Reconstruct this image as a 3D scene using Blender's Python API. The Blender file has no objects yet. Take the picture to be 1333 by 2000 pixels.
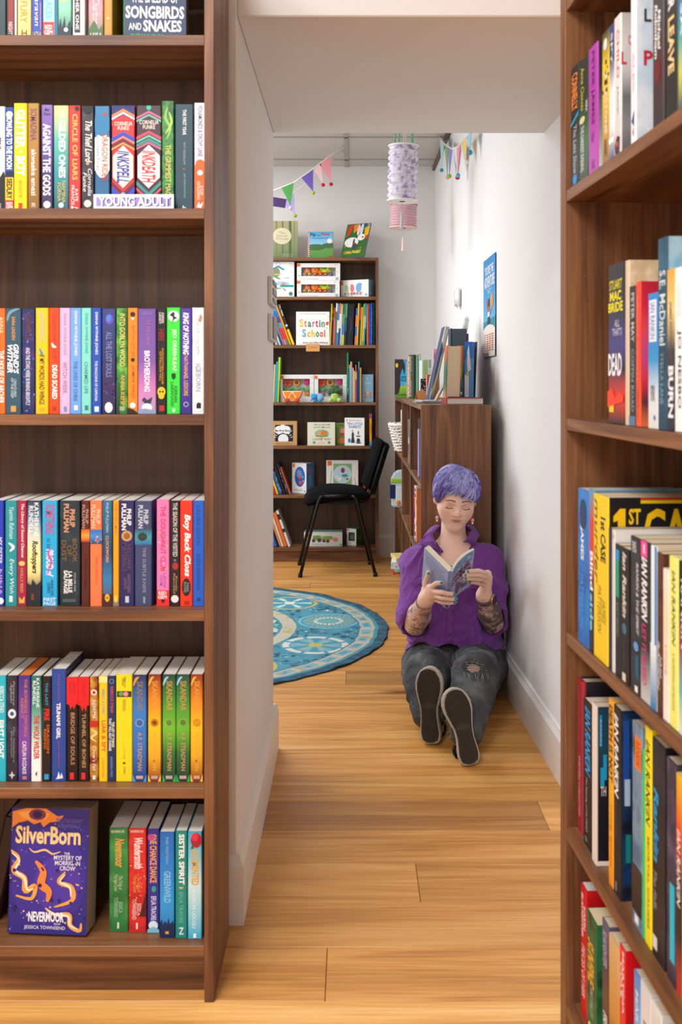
import bpy, bmesh, math, random
import numpy as np
from mathutils import Vector, Matrix, noise as mnoise

random.seed(7)
SC = bpy.context.scene
COL = SC.collection
R = math.radians

# ------------------------------------------------------------------ camera
F, PX, PY, CAMH = 1944.0, 686.0, 748.0, 1.19      # focal length and principal point of a 1333x2000 frame
cam_d = bpy.data.cameras.new('camera')
cam = bpy.data.objects.new('camera', cam_d)
COL.objects.link(cam)
cam.location = (0, 0, CAMH)
cam.rotation_euler = (R(90), 0, 0)
cam_d.sensor_fit = 'HORIZONTAL'
cam_d.sensor_width = 36
cam_d.lens = F / 1333 * 36
cam_d.shift_x = (666.5 - PX) / 1333
cam_d.shift_y = (PY - 1000) / 1333
cam_d.clip_start = 0.05
cam_d.clip_end = 60
cam_d.dof.use_dof = True
cam_d.dof.focus_distance = 3.7
cam_d.dof.aperture_fstop = 11.0
SC.camera = cam

# ------------------------------------------------------------------ world, exposure, big lights
SC.view_settings.view_transform = 'Standard'
SC.view_settings.look = 'None'
SC.view_settings.gamma = 1.0
SC.view_settings.use_curve_mapping = False
SC.view_settings.exposure = 0.1
world = bpy.data.worlds.new('world')
SC.world = world
world.use_nodes = True
bg = world.node_tree.nodes['Background']
bg.inputs[0].default_value = (0.75, 0.86, 1.0, 1)
bg.inputs[1].default_value = 1.0


def area(name, loc, rot, sx, sy, power, col=(1, 1, 1)):
    d = bpy.data.lights.new(name, 'AREA')
    d.shape = 'RECTANGLE'
    d.size, d.size_y = sx, sy
    d.energy = power
    d.color = col
    o = bpy.data.objects.new(name, d)
    COL.objects.link(o)
    o.location = loc
    o.rotation_euler = rot
    return o


# daylight through the window in the left wall of the reading room
area('window_daylight', (-2.62, 4.9, 1.45), (0, R(-90), 0), 1.5, 2.2, 31, (0.86, 0.93, 1.0))
# LED panels of the suspended ceiling
for px_, py_, pw_ in ((-1.53, 5.11, 16), (-.93, 5.71, 15), (-.93, 4.51, 17)):
    area('panel_light', (px_, py_, 2.655), (0, 0, 0), .56, .56, pw_, (0.96, 0.98, 1.0))
# LED panels of the shop ceiling on the near side
for px_, py_, pw_ in ((-1.5, .5, 32), (-.75, .5, 33), (-.9, -1.3, 52)):
    area('shop_panel_light', (px_, py_, 2.885), (0, 0, 0), .56, .56, pw_, (0.94, 0.97, 1.0))
# added fill light behind the camera; the rear wall has no window
area('shop_rear_fill', (0.0, -2.45, 1.4), (R(90), 0, 0), 3.6, 1.9, 12, (0.93, 0.97, 1.0))


# ------------------------------------------------------------------ colour and materials
def lin(c):
    return c / 12.92 if c <= 0.04045 else ((c + 0.055) / 1.055) ** 2.4


def hexc(h):
    if len(h) == 3:
        h = ''.join(c * 2 for c in h)
    return tuple(lin(int(h[i:i + 2], 16) / 255) for i in (0, 2, 4)) + (1.0,)


_M = {}


def newmat(key):
    m = bpy.data.materials.new(key)
    m.use_nodes = True
    nt = m.node_tree
    return m, nt, nt.nodes['Principled BSDF']


def mat(h, rough=.5, metal=0.0, bump=0.0, bscale=200, spec=.5, sheen=0.0):
    k = ('p', h, rough, metal, bump, bscale, spec, sheen)
    if k in _M:
        return _M[k]
    m, nt, b = newmat('paint_' + h)
    b.inputs['Base Color'].default_value = hexc(h)
    b.inputs['Roughness'].default_value = rough
    b.inputs['Metallic'].default_value = metal
    b.inputs['Specular IOR Level'].default_value = spec * .8
    if sheen:
        b.inputs['Sheen Weight'].default_value = sheen
    if bump:
        n = nt.nodes.new('ShaderNodeTexNoise')
        n.inputs['Scale'].default_value = bscale
        tc = nt.nodes.new('ShaderNodeTexCoord')
        nt.links.new(tc.outputs['Object'], n.inputs['Vector'])
        bp = nt.nodes.new('ShaderNodeBump')
        bp.inputs['Strength'].default_value = bump
        bp.inputs['Distance'].default_value = .002
        nt.links.new(n.outputs['Fac'], bp.inputs['Height'])
        nt.links.new(bp.outputs[0], b.inputs['Normal'])
    _M[k] = m
    return m


def ramp(nt, stops):
    r = nt.nodes.new('ShaderNodeValToRGB')
    e = r.color_ramp.elements
    e[0].position, e[0].color = stops[0]
    e[1].position, e[1].color = stops[-1]
    for p, c in stops[1:-1]:
        x = e.new(p)
        x.color = c
    return r


def base_mat(spec):
    """'hex' plain, 'g:hex,hex,..' vertical gradient from the top, 'n:hex,hex,scale' blotches."""
    if spec[1:2] != ':':
        return mat(spec, .42)
    if spec in _M:
        return _M[spec]
    m, nt, b = newmat('printed_card')
    b.inputs['Roughness'].default_value = .42
    tc = nt.nodes.new('ShaderNodeTexCoord')
    parts = spec[2:].split(',')
    if spec[0] == 'g':
        n = len(parts)
        sp = nt.nodes.new('ShaderNodeSeparateXYZ')
        nt.links.new(tc.outputs['Generated'], sp.inputs[0])
        cols = [hexc(p) for p in parts][::-1]
        r = ramp(nt, [(i / (n - 1), c) for i, c in enumerate(cols)])
        nt.links.new(sp.outputs['Z'], r.inputs[0])
    else:
        ns = nt.nodes.new('ShaderNodeTexNoise')
        ns.inputs['Scale'].default_value = float(parts[-1])
        ns.inputs['Detail'].default_value = 3
        nt.links.new(tc.outputs['Object'], ns.inputs['Vector'])
        cs = [hexc(p) for p in parts[:-1]]
        n = len(cs)
        r = ramp(nt, [(.38 + .26 * i / (n - 1), c) for i, c in enumerate(cs)])
        nt.links.new(ns.outputs['Fac'], r.inputs[0])
    nt.links.new(r.outputs[0], b.inputs['Base Color'])
    _M[spec] = m
    return m


def wood(name, axis, c0, c1, c2, rough=.42, fine=1.0, by_object=False, rings=1.0):
    """plain-sawn timber with the grain along one object axis"""
    k = ('w', name, axis)
    if k in _M:
        return _M[k]
    m, nt, b = newmat(name)
    L, N = nt.links.new, nt.nodes.new
    tc = N('ShaderNodeTexCoord')
    vec = tc.outputs['Object']
    oi = N('ShaderNodeObjectInfo')
    add = N('ShaderNodeVectorMath')
    add.operation = 'MULTIPLY_ADD'
    L(oi.outputs['Random'], add.inputs[0])
    add.inputs[1].default_value = (37.0, 19.0, 53.0)
    L(vec, add.inputs[2])
    mp = N('ShaderNodeMapping')
    sc = [9 * fine] * 3
    sc[axis] = .55 * fine
    mp.inputs['Scale'].default_value = sc
    L(add.outputs[0], mp.inputs['Vector'])
    n1 = N('ShaderNodeTexNoise')
    n1.inputs['Scale'].default_value = 1.3
    n1.inputs['Detail'].default_value = 3
    n1.inputs['Distortion'].default_value = 1.1
    L(mp.outputs[0], n1.inputs['Vector'])
    mul = N('ShaderNodeMath')
    mul.operation = 'MULTIPLY'
    mul.inputs[1].default_value = 6.0 * rings
    L(n1.outputs['Fac'], mul.inputs[0])
    fr = N('ShaderNodeMath')
    fr.operation = 'PINGPONG'
    fr.inputs[1].default_value = 1.0
    L(mul.outputs[0], fr.inputs[0])
    mp2 = N('ShaderNodeMapping')
    sc2 = [170] * 3
    sc2[axis] = 5
    mp2.inputs['Scale'].default_value = sc2
    L(add.outputs[0], mp2.inputs['Vector'])
    n2 = N('ShaderNodeTexNoise')
    n2.inputs['Scale'].default_value = 1.0
    n2.inputs['Detail'].default_value = 4
    L(mp2.outputs[0], n2.inputs['Vector'])
    mix = N('ShaderNodeMath')
    mix.operation = 'MULTIPLY_ADD'
    L(fr.outputs[0], mix.inputs[0])
    mix.inputs[1].default_value = .42
    sub = N('ShaderNodeMath')
    sub.operation = 'MULTIPLY'
    sub.inputs[1].default_value = .62
    L(n2.outputs['Fac'], sub.inputs[0])
    L(sub.outputs[0], mix.inputs[2])
    r = ramp(nt, [(.18, hexc(c0)), (.5, hexc(c1)), (.86, hexc(c2))])
    L(mix.outputs[0], r.inputs[0])
    out = r.outputs[0]
    if by_object:
        # scattered knots, drawn out along the grain
        mp3 = N('ShaderNodeMapping')
        sc3 = [9.0] * 3
        sc3[axis] = 2.4
        mp3.inputs['Scale'].default_value = sc3
        L(add.outputs[0], mp3.inputs['Vector'])
        vo = N('ShaderNodeTexVoronoi')
        vo.inputs['Scale'].default_value = .42
        nd = N('ShaderNodeVectorMath')
        nd.operation = 'MULTIPLY_ADD'
        L(n1.outputs['Color'], nd.inputs[0])
        nd.inputs[1].default_value = (.25, .25, .25)
        L(mp3.outputs[0], nd.inputs[2])
        L(nd.outputs[0], vo.inputs['Vector'])
        kr = ramp(nt, [(.015, hexc('5c3c26')), (.05, hexc('b8926c')), (.12, (1, 1, 1, 1))])
        L(vo.outputs['Distance'], kr.inputs[0])
        mk = N('ShaderNodeMix')
        mk.data_type = 'RGBA'
        mk.blend_type = 'MULTIPLY'
        mk.inputs[0].default_value = .85
        L(out, mk.inputs[6])
        L(kr.outputs[0], mk.inputs[7])
        out = mk.outputs[2]
        mx = N('ShaderNodeMix')
        mx.data_type = 'RGBA'
        mx.blend_type = 'MULTIPLY'
        mx.inputs[0].default_value = 1.0
        L(out, mx.inputs[6])
        L(oi.outputs['Color'], mx.inputs[7])
        out = mx.outputs[2]
    L(out, b.inputs['Base Color'])
    b.inputs['Roughness'].default_value = rough
    bp = N('ShaderNodeBump')
    bp.inputs['Strength'].default_value = .12
    bp.inputs['Distance'].default_value = .001
    L(n2.outputs['Fac'], bp.inputs['Height'])
    L(bp.outputs[0], b.inputs['Normal'])
    _M[k] = m
    return m


def walnut_back():  # same walnut, darkened: shade inside the bookcases put into the colour
    return wood('walnut_shaded', 2, '2e1c10', '4a2f1d', '62432c', .5)


def walnut(axis):
    return wood('walnut_%s' % 'xyz'[axis], axis, '402414', '6c4428', '92633e', .45)


# ------------------------------------------------------------------ objects
def link(o):
    COL.objects.link(o)
    return o


def tag(o, label=None, cat=None, group=None, kind=None):
    if label:
        o['label'] = label
    if cat:
        o['category'] = cat
    if group:
        o['group'] = group
    if kind:
        o['kind'] = kind
    return o


def thing(name, label, cat, loc=(0, 0, 0), rot=(0, 0, 0), group=None):
    o = bpy.data.objects.new(name, None)
    o.empty_display_size = .05
    link(o)
    o.location = loc
    o.rotation_euler = rot
    return tag(o, label, cat, group)


class MB:
    """collects shapes and links them as ONE mesh object"""

    def __init__(s):
        s.v, s.f, s.m, s.mats = [], [], [], []

    def mi(s, m):
        if m not in s.mats:
            s.mats.append(m)
        return s.mats.index(m)

    def add(s, vs, fs, m, M=None):
        o = len(s.v)
        i = s.mi(m)
        for v in vs:
            s.v.append(tuple(M @ Vector(v)) if M is not None else tuple(v))
        for f in fs:
            s.f.append(tuple(k + o for k in f))
            s.m.append(i)
        return s

    def box(s, x0, x1, y0, y1, z0, z1, m, M=None):
        vs = [(x, y, z) for x in (x0, x1) for y in (y0, y1) for z in (z0, z1)]
        fs = [(0, 1, 3, 2), (4, 6, 7, 5), (0, 4, 5, 1), (2, 3, 7, 6), (0, 2, 6, 4), (1, 5, 7, 3)]
        return s.add(vs, fs, m, M)

    def prism(s, pts, h0, h1, m, axis=2, M=None):
        """pts: counter-clockwise outline in the plane across axis"""
        def p3(p, h):
            if axis == 2:
                return (p[0], p[1], h)
            if axis == 1:
                return (p[0], h, p[1])
            return (h, p[0], p[1])
        n = len(pts)
        vs = [p3(p, h0) for p in pts] + [p3(p, h1) for p in pts]
        fs = [tuple(range(n))[::-1], tuple(range(n, 2 * n))]
        fs += [(i, (i + 1) % n, n + (i + 1) % n, n + i) for i in range(n)]
        return s.add(vs, fs, m, M)

    def tube(s, pts, r, m, n=8, M=None, caps=True):
        pts = [Vector(p) for p in pts]
        rs = r if isinstance(r, (list, tuple)) else [r] * len(pts)
        vs, fs = [], []
        prev = None
        for i, p in enumerate(pts):
            t = (pts[min(i + 1, len(pts) - 1)] - pts[max(i - 1, 0)]).normalized()
            if prev is None:
                a = Vector((0, 0, 1)) if abs(t.z) < .9 else Vector((1, 0, 0))
                prev = t.cross(a).normalized()
            u = (prev - t * prev.dot(t)).normalized()
            prev = u
            w = t.cross(u)
            for k in range(n):
                an = 2 * math.pi * k / n
                vs.append(p + (u * math.cos(an) + w * math.sin(an)) * rs[i])
        for i in range(len(pts) - 1):
            for k in range(n):
                a, b = i * n + k, i * n + (k + 1) % n
                fs.append((a, b, b + n, a + n))
        if caps:
            fs.append(tuple(range(n))[::-1])
            fs.append(tuple(range((len(pts) - 1) * n, len(pts) * n)))
        return s.add(vs, fs, m, M)

    def lathe(s, prof, m, n=20, c=(0, 0, 0), M=None):
        vs, fs = [], []
        for r, z in prof:
            for k in range(n):
                a = 2 * math.pi * k / n
                vs.append((c[0] + r * math.cos(a), c[1] + r * math.sin(a), c[2] + z))
        for i in range(len(prof) - 1):
            for k in range(n):
                a, b = i * n + k, i * n + (k + 1) % n
                fs.append((a, b, b + n, a + n))
        return s.add(vs, fs, m, M)

    def ball(s, c, r, m, n=12, k=8, M=None):
        r = (r, r, r) if not isinstance(r, (tuple, list)) else r
        vs = [(c[0], c[1], c[2] - r[2])]
        for j in range(1, k):
            t = -math.pi / 2 + math.pi * j / k
            for i in range(n):
                a = 2 * math.pi * i / n
                vs.append((c[0] + r[0] * math.cos(t) * math.cos(a), c[1] + r[1] * math.cos(t) * math.sin(a), c[2] + r[2] * math.sin(t)))
        vs.append((c[0], c[1], c[2] + r[2]))
        fs = [(0, 1 + (i + 1) % n, 1 + i) for i in range(n)]
        for j in range(k - 2):
            for i in range(n):
                a, b = 1 + j * n + i, 1 + j * n + (i + 1) % n
                fs.append((a, b, b + n, a + n))
        o = 1 + (k - 2) * n
        fs += [(o + i, o + (i + 1) % n, len(vs) - 1) for i in range(n)]
        return s.add(vs, fs, m, M)

    def build(s, name, parent=None, smooth=False, bevel=0.0, seg=1, label=None):
        me = bpy.data.meshes.new(name)
        me.from_pydata(s.v, [], s.f)
        for m in s.mats:
            me.materials.append(m)
        me.polygons.foreach_set('material_index', s.m)
        if bevel:
            bm = bmesh.new()
            bm.from_mesh(me)
            bmesh.ops.remove_doubles(bm, verts=bm.verts, dist=1e-6)
            ed = [e for e in bm.edges if len(e.link_faces) == 2 and e.calc_face_angle(0) > .6]
            bmesh.ops.bevel(bm, geom=ed, offset=bevel, segments=seg, affect='EDGES', clamp_overlap=True)
            bm.to_mesh(me)
            bm.free()
        if smooth:
            me.polygons.foreach_set('use_smooth', [True] * len(me.polygons))
        me.update()
        o = link(bpy.data.objects.new(name, me))
        if parent:
            o.parent = parent
        if label:
            o['label'] = label
        return o


# ------------------------------------------------------------------ flat print
_T = {}


def glyphs(txt, style):
    k = (txt, style)
    if k in _T:
        return _T[k]
    cu = bpy.data.curves.new('lettering', 'FONT')
    cu.body = txt
    cu.resolution_u = 2
    cu.align_x = 'CENTER'
    cu.space_line = .85
    cu.offset = .012 if 'b' in style else (.03 if 'B' in style else 0.0)
    cu.shear = .25 if 'i' in style else 0.0
    o = bpy.data.objects.new('lettering', cu)
    me = bpy.data.meshes.new_from_object(o)
    vs = [(v.co.x, v.co.y) for v in me.vertices]
    fs = [tuple(p.vertices) for p in me.polygons]
    bpy.data.objects.remove(o)
    bpy.data.curves.remove(cu)
    bpy.data.meshes.remove(me)
    if vs:
        x0, x1 = min(v[0] for v in vs), max(v[0] for v in vs)
        y0, y1 = min(v[1] for v in vs), max(v[1] for v in vs)
        vs = [((x - x0) / max(x1 - x0, 1e-6), (y - y0) / max(y1 - y0, 1e-6)) for x, y in vs]
    _T[k] = (vs, fs)
    return _T[k]


def printed(name, parent, O, U, V, N, items, lift=.0003, step=.00012, warp=None):
    """flat print on the rectangle O + u*U + v*V (v runs downwards); one mesh"""
    O, U, V, N = Vector(O), Vector(U), Vector(V), Vector(N)
    mb = MB()
    lu, lv = U.length, V.length
    items = items.split('|') if isinstance(items, str) else items

    for li, it in enumerate(items):
        a = it.split(';')
        k = a[0]
        off = N * (lift + step * li)

        def q(u, v):
            u, v = min(max(u, 0.0), 1.0), min(max(v, 0.0), 1.0)
            if warp:
                return warp(u, v, lift + step * li)
            return O + U * u + V * v + off

        def poly(pts, m):
            mb.add([q(*p) for p in pts], [tuple(range(len(pts)))[::-1]], m)
        fl = lambda i, d: float(a[i]) if len(a) > i and a[i] != '' else d
        st = lambda i: a[i] if len(a) > i else 'b'
        if k in 'th':
            vs, fs = glyphs(a[1].replace('/', '\n'), st(7))
            if not vs:
                continue
            v0, v1, u0, u1 = fl(2, .1), fl(3, .9), fl(5, .2), fl(6, .8)
            m = mat(a[4], .45)
            if k == 't':
                pv = [q(u0 + y * (u1 - u0), v0 + x * (v1 - v0)) for x, y in vs]
            else:
                pv = [q(u0 + x * (u1 - u0), v1 - y * (v1 - v0)) for x, y in vs]
            mb.add(pv, fs, m)
        elif k == 'r':
            v0, v1, u0, u1 = fl(1, 0), fl(2, 1), fl(4, 0), fl(5, 1)
            poly([(u0, v0), (u1, v0), (u1, v1), (u0, v1)], mat(a[3], .45))
        elif k == 'G':
            v0, v1, u0, u1 = fl(1, 0), fl(2, 1), fl(4, 0), fl(5, 1)
            cs = [hexc(c) for c in a[3].split(',')]
            n = 10
            for i in range(n):
                t = (i + .5) / n * (len(cs) - 1)
                j = min(int(t), len(cs) - 2)
                c = [x + (y - x) * (t - j) for x, y in zip(cs[j], cs[j + 1])]
                hx = ''.join('%02x' % int(round(255 * (12.92 * x if x < .0031308 else 1.055 * x ** (1 / 2.4) - .055))) for x in c[:3])
                va, vb = v0 + (v1 - v0) * i / n, v0 + (v1 - v0) * (i + 1) / n
                poly([(u0, va), (u1, va), (u1, vb), (u0, vb)], mat(hx, .45))
        elif k in 'ceo':                       # circle (radius as share of width), ellipse, ring
            if k == 'e':
                uc, vc, hx = fl(1, .5), fl(2, .5), a[3]
                ru, rv = fl(4, .3), fl(5, .1)
            else:
                uc, vc, hx = fl(4, .5), fl(1, .5), a[2]
                ru = fl(3, .3)
                rv = ru * lu / lv
            n = 20
            ring = [(uc + ru * math.cos(2 * math.pi * i / n), vc + rv * math.sin(2 * math.pi * i / n)) for i in range(n)]
            if k == 'o':
                w = fl(5, .2)
                inn = [(uc + (p - uc) * (1 - w), vc + (r - vc) * (1 - w)) for p, r in ring]
                for i in range(n):
                    j = (i + 1) % n
                    poly([ring[i], ring[j], inn[j], inn[i]], mat(hx, .45))
            else:
                poly(ring, mat(hx, .45))
        elif k == 'p':
            c = [float(x) for x in a[2].replace(',', ' ').split()]
            poly(list(zip(c[::2], c[1::2])), mat(a[1], .45))
        elif k == 'l':                         # wavy ribbon through points, width tapering
            c = [float(x) for x in a[2].replace(',', ' ').split()]
            w = fl(3, .03)
            P = [Vector((x * lu, y * lv)) for x, y in zip(c[::2], c[1::2])]
            Q = []
            for i in range(len(P) - 1):
                p0, p1, p2, p3 = P[max(i - 1, 0)], P[i], P[i + 1], P[min(i + 2, len(P) - 1)]
                for t in range(6):
                    t /= 6
                    Q.append(.5 * ((2 * p1) + (p2 - p0) * t + (2 * p0 - 5 * p1 + 4 * p2 - p3) * t * t + (3 * p1 - p0 - 3 * p2 + p3) * t ** 3))
            Q.append(P[-1])
            le, ri = [], []
            for i, p in enumerate(Q):
                d = (Q[min(i + 1, len(Q) - 1)] - Q[max(i - 1, 0)]).normalized()
                nn = Vector((-d.y, d.x)) * w * lu * (.25 + .75 * math.sin(math.pi * (i + .5) / len(Q)))
                le.append(p + nn)
                ri.append(p - nn)
            m = mat(a[1], .45)
            for i in range(len(Q) - 1):
                poly([(x.x / lu, x.y / lv) for x in (le[i], le[i + 1], ri[i + 1], ri[i])], m)
        elif k == 's':                         # scatter of dots
            n = int(a[1])
            v0, v1 = fl(3, 0), fl(4, 1)
            rr = fl(5, .05)
            rnd = random.Random(int(fl(6, 1)))
            cs = a[2].split(',')
            for i in range(n):
                r_ = rr * rnd.uniform(.4, 1)
                rv = r_ * lu / lv
                uu, vv = rnd.uniform(r_, 1 - r_), rnd.uniform(v0 + rv, v1 - rv)
                poly([(uu + r_ * math.cos(t), vv + rv * math.sin(t)) for t in (0, 1.05, 2.1, 3.14, 4.19, 5.24)], mat(cs[i % len(cs)], .45))
        elif k == 'x':                         # upright hexagon panel
            v0, v1 = fl(1, .3), fl(2, .7)
            d = .25 * (v1 - v0)
            poly([(.5, v0), (.95, v0 + d), (.95, v1 - d), (.5, v1), (.05, v1 - d), (.05, v0 + d)], mat(a[3], .45))
        elif k == 'z':                         # chevron band, point up (+) or down (-)
            v0, w, dr = fl(1, .2), fl(2, .03), fl(4, .06)
            poly([(0, v0 + dr), (.5, v0), (1, v0 + dr), (1, v0 + dr + w), (.5, v0 + w), (0, v0 + dr + w)], mat(a[3], .45))
    return mb.build(name, parent)


PAGE = '#'
PAPER = {}


def paper(h='e9e1d2'):
    k = ('paper', h)
    if k in _M:
        return _M[k]
    m, nt, b = newmat('paper_edges')
    b.inputs['Roughness'].default_value = .8
    tc = nt.nodes.new('ShaderNodeTexCoord')
    mp = nt.nodes.new('ShaderNodeMapping')
    mp.inputs['Scale'].default_value = (2600, 3, 3)
    nt.links.new(tc.outputs['Object'], mp.inputs['Vector'])
    n = nt.nodes.new('ShaderNodeTexNoise')
    n.inputs['Scale'].default_value = .6
    nt.links.new(mp.outputs[0], n.inputs['Vector'])
    c = hexc(h)
    r = ramp(nt, [(.3, tuple(x * .78 for x in c[:3]) + (1,)), (.7, c)])
    nt.links.new(n.outputs['Fac'], r.inputs[0])
    nt.links.new(r.outputs[0], b.inputs['Base Color'])
    _M[k] = m
    return m


def book(name, label, group, loc, rot, w, d, h, base, spine='', cover='', hard=False, side=None, pages='e9e1d2', cat='book', back=None):
    """upright book: spine faces local -y, front cover faces local +x, base at z = 0"""
    root = thing(name, label, cat, (loc[0], loc[1], loc[2] + .0008), rot, group)
    mb = MB()
    sm = base_mat(base)
    cm = base_mat(side) if side else sm
    bmt = base_mat(back) if back else cm
    t = .0025 if hard else .0009
    t = min(t, w * .2)
    c = min(.0015 if not hard else .004, w * .25)
    hw = w / 2
    mb.prism([(-hw, c), (-hw + c, 0), (hw - c, 0), (hw, c), (hw, c + t), (-hw, c + t)], 0, h, sm)
    mb.box(-hw, -hw + t, c + t, d, 0, h, bmt)
    mb.box(hw - t, hw, c + t, d, 0, h, cm)
    mb.build('cover', root)
    g = .003 if hard else .0004
    MB().box(-hw + t, hw - t, c + t, d - (g if hard else .0002), g, h - g, paper(pages)).build('page_block', root)
    if spine:
        printed('spine_print', root, (-hw, 0, h), (w, 0, 0), (0, 0, -h), (0, -1, 0), spine)
    if cover:
        printed('cover_print', root, (hw, 0, h), (0, d, 0), (0, 0, -h), (1, 0, 0), cover)
    return root


def at(x, y, s):
    """pixel + scale (pixels per metre at that depth) -> point"""
    return Vector(((x - PX) / s, F / s, CAMH - (y - PY) / s))
# ================================================================== ROOM
WALL = mat('ebe7e4', .75, bump=.15, bscale=90)
WALLW = mat('eceae9', .75, bump=.15, bscale=90)
SKIRT = mat('ece8e4', .4)


def structure(mb, name, **k):
    return tag(mb.build(name, **k), kind='structure')


OAK = wood('oak_floorboards', 0, 'b87c3c', 'e2a458', 'f6c680', .4, 1.0, True, .6)
fl = structure(MB().box(-2.6, 2.4, -2.5, 6.95, -.06, -.011, mat('4a3018', .8)), 'floor')
rows = range(-25, 28)
PW = .183
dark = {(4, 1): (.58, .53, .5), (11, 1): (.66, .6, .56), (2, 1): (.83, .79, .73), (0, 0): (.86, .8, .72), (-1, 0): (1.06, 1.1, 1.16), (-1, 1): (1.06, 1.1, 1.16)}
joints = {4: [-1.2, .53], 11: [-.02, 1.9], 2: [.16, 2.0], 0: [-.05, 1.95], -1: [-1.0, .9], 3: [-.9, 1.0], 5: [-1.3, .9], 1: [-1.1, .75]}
for k in rows:
    y0 = 1.9167 + PW * k
    if y0 + PW > 6.95 or y0 < -2.5:
        continue
    rnd = random.Random(k * 13 + 5)
    js = joints.get(k) or [-1.6 + rnd.uniform(0, 1.5), -1.6 + rnd.uniform(2.0, 3.2)]
    xs = [-2.6] + js + [2.4]
    for i in range(len(xs) - 1):
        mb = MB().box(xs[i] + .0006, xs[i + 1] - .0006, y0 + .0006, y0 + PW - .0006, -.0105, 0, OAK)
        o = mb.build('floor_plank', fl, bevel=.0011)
        b_ = rnd.uniform(.80, 1.06)
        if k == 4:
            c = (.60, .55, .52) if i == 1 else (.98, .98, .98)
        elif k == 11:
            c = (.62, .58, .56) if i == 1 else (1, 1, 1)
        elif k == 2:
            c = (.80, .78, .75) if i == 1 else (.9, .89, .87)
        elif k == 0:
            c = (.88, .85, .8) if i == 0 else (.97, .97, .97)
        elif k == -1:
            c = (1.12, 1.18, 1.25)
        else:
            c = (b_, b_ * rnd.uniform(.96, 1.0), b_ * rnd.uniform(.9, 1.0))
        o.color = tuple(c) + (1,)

YW0, YW1, YB = 2.199, 3.229, 6.83
# block left of the passage, the lintel over it and the slightly skewed right wall
structure(MB().box(-2.6, -.252, YW0, YW1, 0, 2.9, WALL), 'wall_left', bevel=.003)
structure(MB().box(-.252, .66, YW0, YW1, 2.0, 2.9, WALL), 'wall_upper', bevel=.003)
RW = [(.576, YB), (.606, 3.9), (.655, YW0)]


def rwx(y):
    if y > 3.9:
        return .606 + (.576 - .606) * (y - 3.9) / (YB - 3.9)
    return .606 + (.655 - .606) * (3.9 - y) / (3.9 - YW0)


structure(MB().prism([RW[2], (2.4, YW0), (2.4, YB), RW[0], RW[1]], 0, 2.9, WALLW), 'wall_right')
structure(MB().box(-2.6, 2.4, YB, YB + .12, 0, 2.9, WALL), 'wall_back')
wl = MB()
for a, b, c, d in ((YW1, 3.8, 0, 2.9), (6.0, YB, 0, 2.9), (3.8, 6.0, 0, .7), (3.8, 6.0, 2.2, 2.9)):
    wl.box(-2.72, -2.6, a, b, c, d, WALL)
structure(wl, 'wall_window_side')
wf = MB()
for a, b, c, d in ((3.8, 6.0, .7, .76), (3.8, 6.0, 2.14, 2.2), (3.8, 3.86, .76, 2.14), (5.94, 6.0, .76, 2.14), (4.87, 4.93, .76, 2.14)):
    wf.box(-2.71, -2.65, a, b, c, d, SKIRT)
structure(wf, 'window_1')
structure(MB().box(-2.72, -2.6, -2.5, YW1, 0, 2.9, WALL), 'wall_shop_left')
structure(MB().box(2.4, 2.52, -2.5, YB, 0, 2.9, WALL), 'wall_shop_right')
structure(MB().box(-2.72, 2.52, -2.62, -2.5, 0, 2.9, WALL), 'wall_shop_rear')
cl = MB().box(-2.72, 2.52, -2.62, YB + .12, 2.9, 3.0, mat('efece8', .8))
structure(cl, 'ceiling')
for x, y in ((-1.5, .5), (-.75, .5), (-.9, -1.3)):
    MB().box(x - .3, x + .3, y - .3, y + .3, 2.888, 2.899, mat('f4f4f2', .4)).build('light_panel', bpy.data.objects['ceiling'])

# suspended ceiling of the reading room: bars and lay-in tiles
TZ = 2.67
BAR = mat('aaa49e', .5)
TILE = mat('c9c3bd', .85, bump=.5, bscale=160)
cb = MB()
gx = [-.03 + .6 * k for k in range(-4, 2)]
gy = [YB - .22 - .6 * k for k in range(0, 6)]
for x in gx[1:]:
    cb.box(x - .012, x + .012, YW1, YB, TZ, TZ + .012, BAR)
for y in gy:
    cb.box(-2.6, .58, y - .012, y + .012, TZ, TZ + .011, BAR)
cg = structure(cb, 'ceiling_grid')
ys = [YB] + gy + [YW1]
xs = [-2.6] + gx[1:] + []
for j in range(len(ys) - 1):
    for i in range(len(xs) - 1):
        a, b = ys[j + 1] + .006, ys[j] - .006
        if b - a < .05:
            continue
        MB().box(xs[i] + .006, xs[i + 1] - .006, a, b, TZ + .006, TZ + .018, TILE).build('ceiling_tile', cg, bevel=.003)
structure(MB().box(.56, .6, YW1, YB, TZ - .024, TZ, mat('6b5a4e', .6)), 'trim_1')
for x, y in ((-1.53, 5.11), (-.93, 5.71), (-.93, 4.51)):
    MB().box(x - .27, x + .27, y - .27, y + .27, TZ + .002, TZ + .005, mat('f4f4f2', .4)).build('light_panel', cg)

# skirting boards
BH = .15


def skirt(name, pts, th=.0165):
    """pts: floor line of the wall face; the board stands on the left of the line"""
    mb = MB()
    for (x0, y0), (x1, y1) in zip(pts[:-1], pts[1:]):
        d = Vector((x1 - x0, y1 - y0, 0))
        L_ = d.length
        M = Matrix.Translation((x0, y0, 0)) @ Matrix.Rotation(math.atan2(d.y, d.x), 4, 'Z')
        mb.prism([(0, 0), (th, 0), (th, BH - .022), (th * .55, BH - .008), (th * .4, BH), (0, BH)], 0, L_, SKIRT, 0, M)
    return structure(mb, name)


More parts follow.
